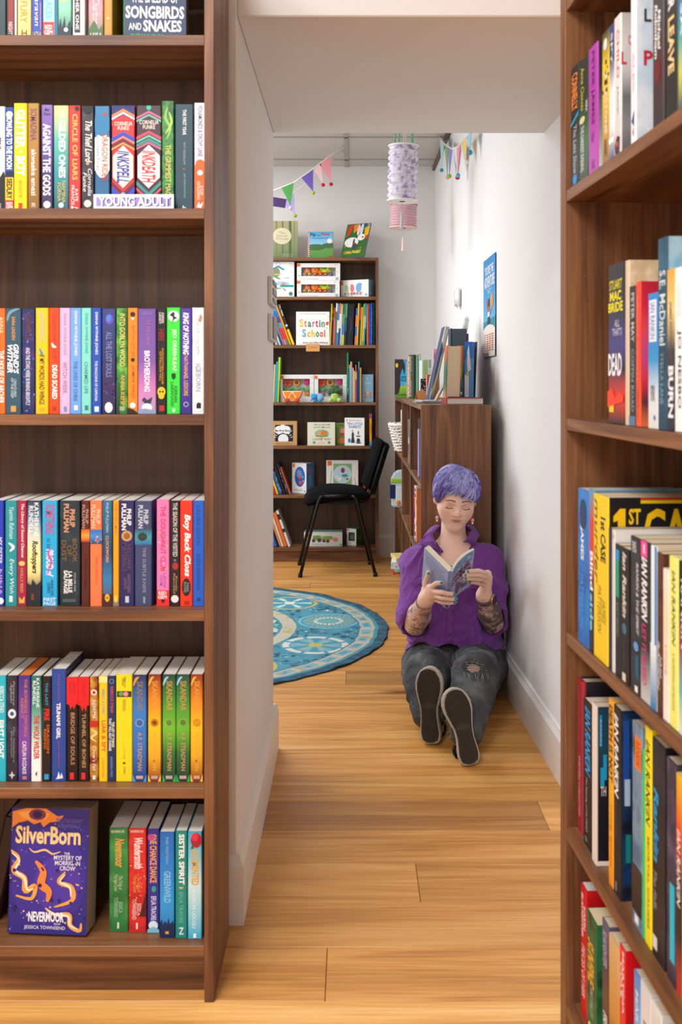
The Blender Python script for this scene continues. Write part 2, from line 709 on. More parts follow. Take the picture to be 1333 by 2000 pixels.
skirt('baseboard_right', [RW[2], RW[1], RW[0]])
skirt('baseboard_left', [(-.252, YW1), (-.252, YW0 - .0165)], -.0165)
skirt('baseboard_front', [(-.252, YW0), (-.45, YW0)], .0165)
bpy.data.objects.remove(bpy.data.objects['baseboard_left'])
bpy.data.objects.remove(bpy.data.objects['baseboard_front'])
mb = MB()
prof = [(0, 0), (.0165, 0), (.0165, BH - .022), (.009, BH - .008), (.0066, BH), (0, BH)]
mb.add([(-.252 + p[0], YW1 + p[0], p[1]) for p in prof] + [(-.252 + p[0], YW0 - p[0], p[1]) for p in prof],
       [(i, (i + 1) % 6, 6 + (i + 1) % 6, 6 + i) for i in range(6)] + [(5, 4, 3, 2, 1, 0)], SKIRT)
structure(mb, 'baseboard_left')
mb = MB()
mb.add([(-.252 + p[0], YW0 - p[0], p[1]) for p in prof] + [(-2.6, YW0 - p[0], p[1]) for p in prof],
       [(i, (i + 1) % 6, 6 + (i + 1) % 6, 6 + i) for i in range(6)], SKIRT)
structure(mb, 'baseboard_front')
mb = MB()
mb.add([(-2.6, YB - p[0], p[1]) for p in prof] + [(.56, YB - p[0], p[1]) for p in prof],
       [(i, 6 + i, 6 + (i + 1) % 6, (i + 1) % 6) for i in range(6)], SKIRT)
structure(mb, 'baseboard_back')


# ================================================================== BOOKCASES
def bookcase(name, label, loc, rz, W, D, Ht, shelves, first=.0, kick=.04, filler=0.0, group=None, back=True):
    """front bottom left corner at the origin, front faces -y; shelves = list of top heights"""
    t = .0186
    root = thing(name, label, 'bookcase', loc, (0, 0, rz), group)
    wz, wx = walnut(2), walnut(0)
    for x in (0, W - t):
        MB().box(x, x + t, 0, D, 0, Ht, wz).build('side_panel', root, bevel=.0008)
    if filler:
        MB().box(-filler, -.0006, .001, D, 0, Ht, wz).build('filler_panel', root, bevel=.0008)
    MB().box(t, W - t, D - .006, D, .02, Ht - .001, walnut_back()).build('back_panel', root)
    MB().box(t, W - t, .0005, D - .006, Ht - .02, Ht, wx).build('top_panel', root, bevel=.0008)
    for z in shelves:
        MB().box(t, W - t, .0015, D - .006, z - .0202, z, wx).build('shelf', root, bevel=.0008)
    zb = min(shelves) - .0202
    MB().box(t, W - t, kick, kick + .016, .0, zb - .0004, wx).build('plinth', root)
    pins = MB()
    for x in (t, W - t):
        for y in (.035, D - .05):
            zz = .16
            while zz < Ht - .1:
                pins.box(x - .0008, x + .0008, y - .0016, y + .0016, zz - .0016, zz + .0016, mat('7a5640', .5))
                zz += .064
    pins.build('peg_hole_cover', root)['kind'] = 'stuff'
    return root


SZ = [1.19 - (y - 748) / 1017 for y in (67.5, 406.5, 810, 1193, 1540, 1849)]
LX0, LY = -.2635 - .80, F / 1017
bookcase('bookcase', 'tall walnut bookcase left of the passage filled with teenage paperbacks', (LX0, LY, 0), 0, .80, .235, 2.12, SZ)
th_r = -math.pi / 2 + math.atan2(99, F)
RC = Vector(((1105 - PX) / 1119, F / 1119, 0))          # inner front corner of the far side panel
rt = Vector((math.sin(math.atan2(99, F)), -math.cos(math.atan2(99, F)), 0))   # run direction, towards the camera
rn = Vector((-rt.y, rt.x, 0))                           # into the depth of the shelf
bookcase('bookcase', 'tall walnut bookcase on the right edge filled with crime novels', tuple(RC - rt * .0186), th_r, .80, .235, 2.12,
         [SZ[0], SZ[1], 1.128, .7545, .4148, .1078], filler=.0186)
YS = F / 295
BZ = [1.19 - (y - 748) / 295 for y in (579.4, 674, 786, 871, 967, 1070)]
bookcase('bookcase', 'walnut bookcase of toys and picture books against the far wall', ((740 - PX) / 295 - .8, YS, 0), 0, .80, .215, 2.02, BZ)
# ================================================================== BOOKS OF THE LEFT BOOKCASE
BD = .129


def left_row(shelf, k, x_of, y_of, zs, rows, group, inset):
    """rows: (x0, x1, ytop, base, label, spine print[, options])"""
    last = -9
    for r in rows:
        x0, x1, yt, base, lab, pr = r[:6]
        op = r[6] if len(r) > 6 else {}
        s = F / (LY + op.get('inset', inset))
        a, b = (x_of(x0) - PX) / s, (x_of(x1) - PX) / s
        a = max(a, last + .0006)
        b = max(b, a + .006)
        last = b
        h = .19 if k == 0 else CAMH - (y_of(yt) - PY) / s - zs
        book('paperback_book', lab + shelf, group, ((a + b) / 2, LY + op.get('inset', inset), zs), (0, 0, 0), b - a, op.get('d', BD), h, base, pr,
             side=op.get('side'), pages=op.get('pages', 'ece6da'), hard=op.get('hard', False), cover=op.get('cover', ''))


K = 1 / 2.836
# ---- shelf 0 : cut by the top of the frame
r0 = [
    (-40, 33, -180, '1f3b40', 'dark teal book', ''),
    (35, 93, -180, '2a1414', 'black and red book', 'r;.3;.92;8e2222;.2;.7|r;.0;1;e8e2da;.82;1|t;NIGHT;.82;.95;d8d0c8;.2;.6'),
    (97, 172, -170, 'g:f8d77a,fbe08f,f3c96a', 'cream yellow book', 't;WIND FURY;.3;.83;c58a1c;.2;.72|h;H;.9;.97;5a4312;.3;.7'),
    (175, 236, -175, '2f49a8', 'blue book with orange lines', 't;Le Caravan;.35;.86;e9ecf6;.3;.7;i|r;.5;.52;e28a3c;.1;.9|r;.62;.9;e28a3c;.8;.86|h;LATHA;.92;.99;e9c36a;.1;.9'),
    (238, 320, -180, '9fd3ec', 'pale blue book with red foot', 't;SEVEN PLACES;.3;.78;6fb6d8;.2;.6|r;.82;1;c9362c;0;.75|h;RED/GEM;.85;.95;fff;.1;.65|r;0;1;12708c;.78;1'),
    (322, 395, -175, 'g:2b9bb8,2aa5c0,86cfae,123a4c', 'turquoise book with dark trees', 't;LOST ELVES;.2;.62;e6e07a;.15;.7|p;12303c;0,1 0,.9 .2,.78 .3,.88 .5,.76 .6,.9 .9,.8 1,.9 1,1|c;.9;e8eef0;.16;.6'),
    (403, 470, -170, 'ecebe9', 'white book with black label', 'r;.45;.93;26262a;.15;.62|t;OTHER ONE;.48;.9;f0f0f0;.25;.52'),
    (490, 572, -172, 'g:6d2430,7d2c3a,c98e9c,6f8a5a', 'maroon and pink book', 't;Queen Charlton;.35;.84;ecd9dc;.2;.75;i|p;4b6b42;0,1 0,.9 .4,.8 .7,.9 1,.84 1,1|h;LAYLA;.93;.99;f0e6e6;.15;.9'),
    (577, 622, -165, 'c7902f', 'narrow ochre book', 'c;.78;f3e2b2;.12|r;0;1;a9741c;.86;1'),
]
X0 = lambda x: x * K
left_row(' on the topmost visible shelf, left bookcase', 0, X0, X0, SZ[0], r0, 'books on the topmost shelf of the left bookcase', .03)
# face-out novel
s = F / (LY + .03)
bx0, bx1 = (683 * K - PX) / s, (1030 * K - PX) / s
bk = book('paperback_book', 'navy novel shown face-out with white and green title on topmost left shelf', 'books on the topmost shelf of the left bookcase',
          (bx0 - .002, LY + .055, SZ[0]), (0, 0, R(-90) + R(3)), .046, bx1 - bx0, .198, '1c7a2a', 's;14;2fd04a,0c3312;.3;1;.3;3', '', side='2f4166', pages='8a7566')
printed('cover_print', bk, (.023, 0, .198), (0, bx1 - bx0, 0), (0, 0, -.198), (1, 0, 0),
        'h;THE BALLAD OF;.52;.63;e9edf2;.13;.88|h;SONGBIRDS;.66;.785;f2f4f6;.04;.97;B|h;AND;.83;.9;f2f4f6;.09;.29;b|h;SNAKES;.8;.915;f2f4f6;.32;.93;B|h;SUZANNE COLLINS;.94;.985;35d05a;.12;.88;b|o;.3;8a7a3a;.28;.5;.12')

# ---- shelf 1 : young adult
r1 = [
    (-40, 27, 592, 'f2f2f2', 'white book with black foot', 'p;1c1c1e;0,1 0,.72 .5,.7 .9,.62 1,.66 1,1|t;me;.3;.42;222;.3;.7|r;.93;.98;888;.3;.7'),
    (30, 75, 597, '1e4fa0', 'blue, yellow and red book', 'c;.07;fff;.4|r;.62;.68;12204a|r;.68;.9;f0c81e|r;.9;1;d23a30|t;HOWLING TO THE MOON;.08;.6;f4f6fa;.12;.85;B|t;SEDLRY;.69;.89;1b1b1b;.15;.85;B|h;RED/GEM;.92;.985;fff;.1;.9;b'),
    (77, 150, 574, 'f4d80e', 'bright yellow book', 't;GLITTER · BOY;.06;.68;fff;.16;.86;B|t;IAN EAGLETON;.72;.88;c79d14;.35;.65|r;.93;.985;d23a30;.35;.65|s;8;fff;.03;.75;.07;4'),
    (155, 217, 574, 'g:a8842f,a5762f,8a5f24', 'bronze book', 't;SOMADINA;.05;.35;7a3f5c;.2;.8;b|t;akwaeke emezi;.43;.86;f5efe2;.3;.75;b|r;0;1;7a521c;.93;1|h;m;.93;.97;efe3c8;.35;.65'),
    (230, 292, 583, 'g:8466b8,6b51a0,3f3068,33264f', 'purple book', 't;AGAINST THE GODS;.18;.86;f6f4fa;.12;.82;B|h;Mel/Evans;.03;.1;3a2c5c;.2;.8|c;.945;efedf4;.32'),
    (298, 380, 587, 'g:cfdc8e,57b4a4,2b8f98,1e5d66', 'teal green gradient book', 't;THE;.03;.12;fff;.5;.75;b|t;GILDED ONES;.14;.69;fff;.34;.8;B|t;NAMINA/FORNA;.72;.93;cbb45c;.25;.8|c;.95;e8eef0;.18'),
    (382, 446, 587, 'c93434', 'red book', 't;CIRCLE OF LIARS;.08;.71;f1c45e;.3;.75;b|t;KATE/FRANCIS;.76;.95;f3dcd8;.2;.8|c;.03;2c1214;.2;.7|h;b;.96;.99;fff;.2;.8'),
    (452, 520, 590, 'n:1a1820,2c2833,45404c,30', 'black book', 't;The Thief Lord;.14;.54;efece6;.3;.85;bi|t;Cornelia/Funke;.6;.86;efece6;.12;.85;i|c;.55;b99a78;.14|c;.935;e4dccc;.3|c;.03;0c0b10;.4'),
    (526, 607, 590, 'g:2d78a8,3b8ab4,1c5c8c,2b6f94', 'blue and cream book', 'e;.5;.47;f5efdc;.62;.22|r;.3;.62;f5efdc|e;.5;.17;2f7cae;.6;.12|t;DRAGON RIDER;.27;.72;b8323a;.48;.88|t;Cornelia Funke;.3;.62;4a7fae;.12;.35;i|c;.08;c43c34;.12;.7|p;dfe9ee;.1,.97 .35,.89 .6,.97|p;14405e;0,1 .2,.95 .5,1'),
    (620, 746, 587, 'd03238', 'thick red book with cream hexagon', 'G;0;.12;232a6e,2c2f78|z;.03;.025;d68a4e|z;.06;.02;e9dcea|z;.09;.05;d03238|h;CORNELIA/FUNKE;.155;.235;fbeee0;.12;.9;b|z;.25;.035;2a4cc0|z;.29;.02;e68a8a|z;.32;.03;6b2430|z;.35;.02;e7a04e|x;.38;.79;f7ead0|t;INKSPELL;.43;.74;2c48a8;.22;.78;Bi|p;6b2430;0,.72 .5,.83 1,.72 1,.76 .5,.87 0,.76|p;2a4cc0;0,.77 .5,.88 1,.77 1,.83 .5,.94 0,.83|c;.85;7fb0e0;.1|c;.955;5a55b8;.22'),
    (757, 893, 587, '43303c', 'thick plum book with white hexagon', 'c;.02;35b8a4;.1|z;.05;.02;d86a8c|z;.08;.02;6fb8a8|h;CORNELIA/FUNKE;.14;.225;f2e6dc;.12;.9;b|z;.24;.03;d04a62|z;.28;.02;6fc0b0|z;.31;.03;3f8f88|z;.345;.02;d86a8c|x;.375;.79;f8f0e8|t;INKDEATH;.43;.74;c83a44;.22;.78;Bi|p;3f8f88;0,.72 .5,.83 1,.72 1,.76 .5,.87 0,.76|p;d04a62;0,.78 .5,.89 1,.78 1,.81 .5,.92 0,.81|p;55b0a0;.5,.94 .2,.9 .1,.95 .45,.98 .9,.95 .8,.9'),
    (897, 964, 562, 'n:1e5a2c,3f8f3c,173f22,38', 'leafy green book', 't;THE GRIMMEST MAGICAL;.4;.97;d8cf6a;.3;.75|l;8fc25a;.5 .05 .3 .15 .7 .25 .4 .35;.12|l;a9d66a;.6 .1 .8 .2 .3 .3;.1'),
    (971, 1070, 580, '2b4a58', 'dark slate book', 't;THE FIRST YEAR;.05;.29;f3f5f6;.42;.62;b|t;MATT GOODFELLOW;.36;.57;9fb0b8;.46;.58|c;.61;c2503c;.05|t;JOE TODD-STANTON;.65;.88;9fb0b8;.46;.58|h;b;.955;.99;fff;.42;.6;b'),
    (1078, 1140, 572, 'g:ece8f2,e9e4f0', 'white and orange book', 't;FOXAMONDS & ORCHY LANE;.03;.5;6a5c94;.3;.72|r;.58;1;e9692c|c;.57;e9692c;.42|c;.65;fff;.24|t;JULIA/GOLDING;.73;.9;fbe3d6;.25;.8|p;fff;.2,.97 .4,.92 .5,.95 .8,.92 .6,.98'),
]
left_row(' on the second shelf, left bookcase', 1, X0, X0, SZ[1], r1, 'books on the second shelf of the left bookcase', .03)
# shelf sign
s = F / (LY + .012)
sg = thing('shelf_sign', 'white sign with lilac band standing on the second shelf of left bookcase', 'sign', (((742 * K) - PX) / s, LY + .010, SZ[1]))
hw = (965 - 520) * K / s / 2
hh = 82 * K / s
MB().box(-hw, hw, 0, .004, 0, hh, mat('f6f6fa', .4)).build('sign_board', sg, bevel=.0006)
MB().box(-hw * .8, hw * .8, .004, .016, 0, .004, mat('f6f6fa', .4)).build('foot', sg)
printed('sign_print', sg, (-hw, 0, hh), (2 * hw, 0, 0), (0, 0, -hh), (0, -1, 0),
        'r;.2;.8;9a8acc;.035;.965|h;YOUNG ADULT;.2;.84;4a3c88;.072;.968;B|h;YOUNG ADULT;.16;.8;fff;.06;.95;B')

# ---- shelf 2
Y2 = lambda y: 560 + y * K
r2 = [
    (-40, 29, 122, 'ee6a1c', 'orange book at frame edge', 't;THE HOUSE OF ARCHER;.4;.9;fff;.5;.9;b|t;ANNA;.08;.24;ffd0a0;.5;.85'),
    (31, 117, 122, '2e5468', 'slate teal book with white title', 't;SARA LINDEN;.08;.3;e09a3c;.4;.62|t;GRIND’S/WITHER;.34;.62;f2f5f6;.12;.85;Bi|t;CREATURES/OF THE DEEP;.66;.85;bccad2;.35;.7|l;6f95a8;.9 0 .3 .04 .1 .12;.1|r;.925;.98;e09a3c;.35;.68'),
    (121, 194, 124, 'n:14184a,1c2260,4a2a7a,30', 'navy book with purple stars', 't;AND THE STARS WERE BURNING BRIGHTLY;.37;.92;dfe3f6;.3;.62;b|t;DANIELLE;.06;.3;6a3a3a;.3;.7|s;26;4ac0f0,8a5ad8,2f6fd0;0;1;.07;7'),
    (198, 268, 120, 'f6c40f', 'golden yellow book with blue feather', 't;DANIELLE/JAWANDO;.03;.33;8fb0c0;.25;.7;b|p;2f8ac8;.4,.44 .25,.38 .35,.38 .6,.43|t;IF MY WORDS HAD WINGS;.44;.91;3a3112;.28;.7;b|r;.94;.97;e0ac0a;.3;.7'),
    (272, 329, 120, 'ee4a14', 'orange red book', 't;GOLDIE JONES;.04;.34;a02c10;.3;.65|t;DEAD SCARED;.54;.86;fff;.3;.8;B|l;fff;.3 .33 .4 .36 .7 .37;.12|t;JUST;.39;.52;b8360f;.3;.75;b|r;.93;.97;b8360f;.3;.7'),
    (331, 388, 120, 'eab4dc', 'pale pink book', 't;DIANA WYNNE JONES;.05;.45;9a8aa8;.3;.65|t;WITCH WEEK;.51;.81;8a7a9c;.3;.72|r;.93;.98;7c8fb0;.4;.7'),
    (390, 450, 120, '6ea4e4', 'sky blue book', 't;DIANA WYNNE JONES;.03;.45;e9f2fc;.3;.66;b|t;THE LIVES OF CHRIS;.5;.88;3a68b0;.3;.66|r;.92;.965;eaf2fc;.35;.7'),
    (452, 505, 120, '7fd8cc', 'mint green book', 't;DIANA WYNNE JONES;.05;.43;4a9a98;.3;.68|t;CHARMED LIFE;.51;.81;3c8c8c;.3;.68|r;.92;.965;3c7c8c;.35;.7'),
    (509, 561, 120, '1f4fb0', 'royal blue book', 't;DIANA WYNNE JONES;.04;.44;eef2fb;.3;.66;b|t;THE MAGICIANS OF CAPRONA;.5;.88;dfe8f8;.32;.62;b|r;.93;.98;eef2fb;.3;.75'),
    (565, 641, 124, 'g:2f3a84,2a2f6c,2a2258,241c4c', 'indigo book with purple moon', 'e;.55;.1;6a4ac0;.28;.05|e;.5;.09;4a80d8;.18;.035|t;ALL THE LOST SOULS;.22;.65;7d86bc;.3;.72|s;16;7a3ab0,5a2a8a;.7;.86;.09;2|e;.5;.94;fff;.28;.05'),
    (645, 707, 122, 'n:1c5a2a,2f8a34,79b83c,40', 'forest green book', 't;INTO GOBLYN WOOD;.05;.55;e6d36a;.3;.78;b|t;ANNA KEMP;.63;.92;e0b04a;.4;.75;b|G;.7;1;26602e,173a22;0;.32|r;.93;.97;9fb08a;.3;.75'),
    (709, 763, 120, 'ee8a1e', 'orange book with black birds', 't;GLITCH LUCY JACK;.16;.5;b8541a;.3;.72|t;JASMINE FINLEY;.54;.86;b8541a;.3;.72|c;.06;2a1c14;.26|c;.1;fff;.12|c;.49;2a1c14;.2|c;.92;f2f0ea;.3|p;2a1c14;0,1 0,.94 .6,.96 1,.99 1,1'),
    (766, 865, 124, 'g:6a4a9c,6f4fa4,7a55a8,c878b8,b89cc4', 'thick purple book with pink dusk', 'h;TALES FROM/GREEN CREEK;.025;.055;9a80c8;.2;.8|t;TJ KLUNE;.1;.35;a86a9c;.42;.66|t;BROTHERSONG;.4;.79;f4eef8;.34;.66;B|p;3a3250;.2,.87 .35,.84 .5,.87 .8,.84 .7,.9 .5,.92|e;.5;.94;e4e6ee;.3;.04|p;8f9cba;0,1 0,.96 .4,.95 1,.97 1,1'),
    (868, 922, 121, '161214', 'black book with yellow skull shape', 't;DEREK/LANDY;.04;.15;e8e6e2;.25;.75|t;HERE;.2;.31;a01c20;.25;.75;b|t;FORGOTTEN HOUSE/OF FALLOW HILL;.38;.72;d89a1c;.3;.72|e;.5;.79;f0c01c;.42;.045|e;.5;.83;f0c01c;.3;.03|c;.79;161214;.1;.36|c;.79;161214;.1;.64|r;.92;.975;b8282c;.3;.8'),
    (925, 999, 118, '38e03c', 'lime green book', 'c;.08;eefbf0;.42|p;1c2a20;.45,.04 .6,.05 .55,.08 .8,.1 .55,.11 .4,.15 .45,.09 .2,.07|t;JED GREENLEAF;.2;.6;eefcee;.36;.72;b|p;0c3a14;.35,.62 .65,.62 .65,.66 .5,.68 .35,.66|t;KIERAN/LARWOOD;.7;.93;1a7a2a;.28;.78;b|r;.95;.985;d8f4d8;.42;.62'),
    (1001, 1062, 122, 'g:4a2fa0,4226a0,2f1f80', 'violet book', 't;KING OF NOTHING;.04;.44;fff;.22;.75;Bi|t;NATHANAEL LESSORE;.45;.83;e8b04a;.3;.68;b|o;.91;d8d4f0;.22;.5;.2'),
    (1066, 1131, 118, 'n:e4e6ec,f4f5f7,c8ccd8,40', 'white book with dark icons', 't;THE ICE CHILDREN;.1;.45;a8c0d8;.35;.62|t;ICEBORN;.53;.79;8fa4c0;.3;.72;b|p;c88a6a;.5,.12 .7,.06 .85,.09 .7,.14|c;.93;f8f8f8;.44|p;1c1c20;.35,.95 .35,.91 .5,.89 .75,.9 .75,.95'),
]
left_row(' on the third shelf, left bookcase', 2, X0, Y2, SZ[2], r2, 'books on the third shelf of the left bookcase', .03)

# ---- shelf 3
Y3 = lambda y: 920 + y * K
r3 = [
    (-40, 21, 165, '2238b0', 'ultramarine book at frame edge', 't;MY SISTER;.35;.6;d8dcf6;.5;.85|t;NINA;.65;.9;b89ad8;.5;.85|c;.95;e8eaf6;.3;.7'),
    (29, 94, 166, '1c9098', 'teal book with white script', 't;Yasmin Rahman;.06;.36;cfeaea;.35;.75;i|t;Every Wish;.55;.88;d8f0f0;.3;.75;i|l;e8f6f6;.3 .4 .7 .44 .4 .48;.12|r;.9;.96;cfeaea;.35;.65'),
    (96, 147, 166, 'a01f44', 'crimson book', 't;The Library of Second Chances;.03;.54;f6e8ec;.35;.75;bi|e;.5;.595;f0c070;.34;.022|t;HOLLY REID;.64;.87;d8a060;.35;.65|p;d8b04a;.2,.97 .2,.91 .5,.94 .8,.9 .8,.97'),
    (151, 225, 166, 'g:20303f,5c86a4,c8d4c8,f4e9a0,f2e090,4a4a52,2a2c3c', 'dusk coloured book with cream middle', 't;KATHERINE/RUNDELL;.02;.34;eef2f4;.12;.85|t;Rooftoppers;.38;.69;2a2a2a;.25;.8;Bi|p;1c2430;0,1 0,.78 .3,.8 .4,.74 .7,.8 1,.76 1,1|r;.88;.94;7c3a2a;.3;.5'),
    (234, 318, 166, '1fa8dc', 'bright cyan book', 't;SOMETHING;.03;.32;b0508c;.18;.82;Bi|t;to be;.36;.45;1a4a80;.3;.6;i|t;PROUD of;.46;.72;e8e4f4;.25;.75;Bi|l;d84a9c;.6 .45 .4 .5 .6 .58 .3 .7;.07|t;ANNA ZOE/QUIRKE;.75;.9;1a5a90;.3;.75|h;FIRST/PAGE;.92;.99;e8f4fa;.1;.9;b', {'side': '1478a8'}),
    (331, 444, 166, 'n:10222c,142a34,1c3640,26', 'thick black green book', 't;PHILIP/PULLMAN;.03;.3;d09a74;.2;.75;B|t;BOOK/OF/DUST;.36;.59;7a5a3a;.1;.85;b|t;LA BELLE/SAUVAGE;.66;.88;eef0f2;.2;.62;B|t;VOLUME ONE;.68;.86;a8b4b8;.7;.8|r;.93;.96;4a5a5c;.15;.8'),
    (451, 497, 166, '541f1c', 'dark maroon book', 't;PHILIP/PULLMAN;.04;.26;b89a90;.1;.85|G;.27;.39;c84a1c,f0a030,a83a18|t;THE RUBY IN SMOKE;.5;.85;42140f;.4;.65'),
    (500, 565, 166, 'ee7a48', 'salmon orange book with blue picture', 't;PHILIP/PULLMAN;.04;.26;f6cbb0;.1;.85|G;.275;.41;2a6ab0,4a8ad0,1c2c54|s;9;d88a4a,f0c080;.33;.41;.1;3|t;THE NORTH;.52;.8;e06a3a;.42;.65', {'pages': 'f4eee4'}),
    (568, 622, 166, 'g:1c6a98,17587f,143e68,2a7ab0,5a2a28', 'deep blue book with yellow oval', 't;PHILIP PULLMAN;.02;.3;9fc0d4;.35;.65|t;CLOCKWORK;.33;.59;d8b06a;.35;.65|r;.885;1;4a2024|e;.5;.92;f0b428;.24;.038|c;.92;24202a;.09'),
    (627, 659, 166, 'f0a01c', 'slim amber book', 't;PHILIP PULLMAN;.03;.32;b87a28;.3;.7|r;.92;1;8a7a62|e;.5;.93;f4c83a;.36;.035'),
    (662, 744, 166, '27245e', 'navy violet book with gold medallion', 't;PHILIP/PULLMAN;.03;.28;f0f0f4;.15;.8;B|c;.335;c89a5a;.36|c;.335;8a6434;.22|t;HIS DARK/MATERIALS;.4;.67;5c4660;.2;.8;b|t;NORTHERN/LIGHTS;.7;.87;7a6078;.3;.75|r;.905;.965;c8ccd8;.4;.65', {'side': '1a1c50'}),
    (748, 841, 168, '3c466c', 'slate blue book with teal picture', 't;PHILIP/PULLMAN;.04;.26;c4ccda;.2;.8;B|G;.27;.415;2a5a78,3f9aa0,2c6cb0|e;.45;.34;2a3a34;.28;.04|t;THE SUBTLE KNIFE;.44;.87;8c96b0;.46;.66|r;.91;.97;8f9ab4;.5;.62', {'side': '27528a', 'pages': 'dcd8d2'}),
    (869, 938, 160, 'f07ab4', 'bubblegum pink book with red foot', 't;THE DOUGHNUT CLUB;.06;.67;c42a4c;.3;.72;b|s;12;f4c08a,c8b4e8;.3;.75;.08;5|t;KRISTINA/RAHIM;.69;.83;9a6ac0;.25;.75|r;.85;1;e02c2c|h;RED/GEM;.86;.93;fff;.1;.8;b|c;.95;3a1416;.14'),
    (942, 997, 166, '1c171c', 'black book with white disc', 't;THE SEASON OF THE VISITED;.02;.53;d8d4d0;.3;.75;b|e;.55;.62;a03038;.3;.035|c;.565;6a7aa0;.12|t;Emily/Randall;.69;.88;b08a5a;.35;.75|c;.93;e8e4e0;.38'),
    (999, 1067, 166, 'f0341c', 'scarlet book with black oval', 't;Boy Back Closs;.13;.72;fff;.22;.85;Bi|e;.5;.82;1c1c1e;.36;.085|t;PARIS/ROWE;.77;.87;9a9a9a;.3;.7|r;.95;.985;b0240f;.3;.75'),
    (1070, 1132, 166, '1c5fc8', 'plain azure book', 't;LAURA DEAN;.05;.42;15489c;.3;.65|t;KEEPS BREAKING;.5;.85;15489c;.3;.65|r;.92;.95;123c80;.35;.65'),
]
left_row(' on the fourth shelf, left bookcase', 3, X0, Y3, SZ[3], r3, 'books on the fourth shelf of the left bookcase', .036)

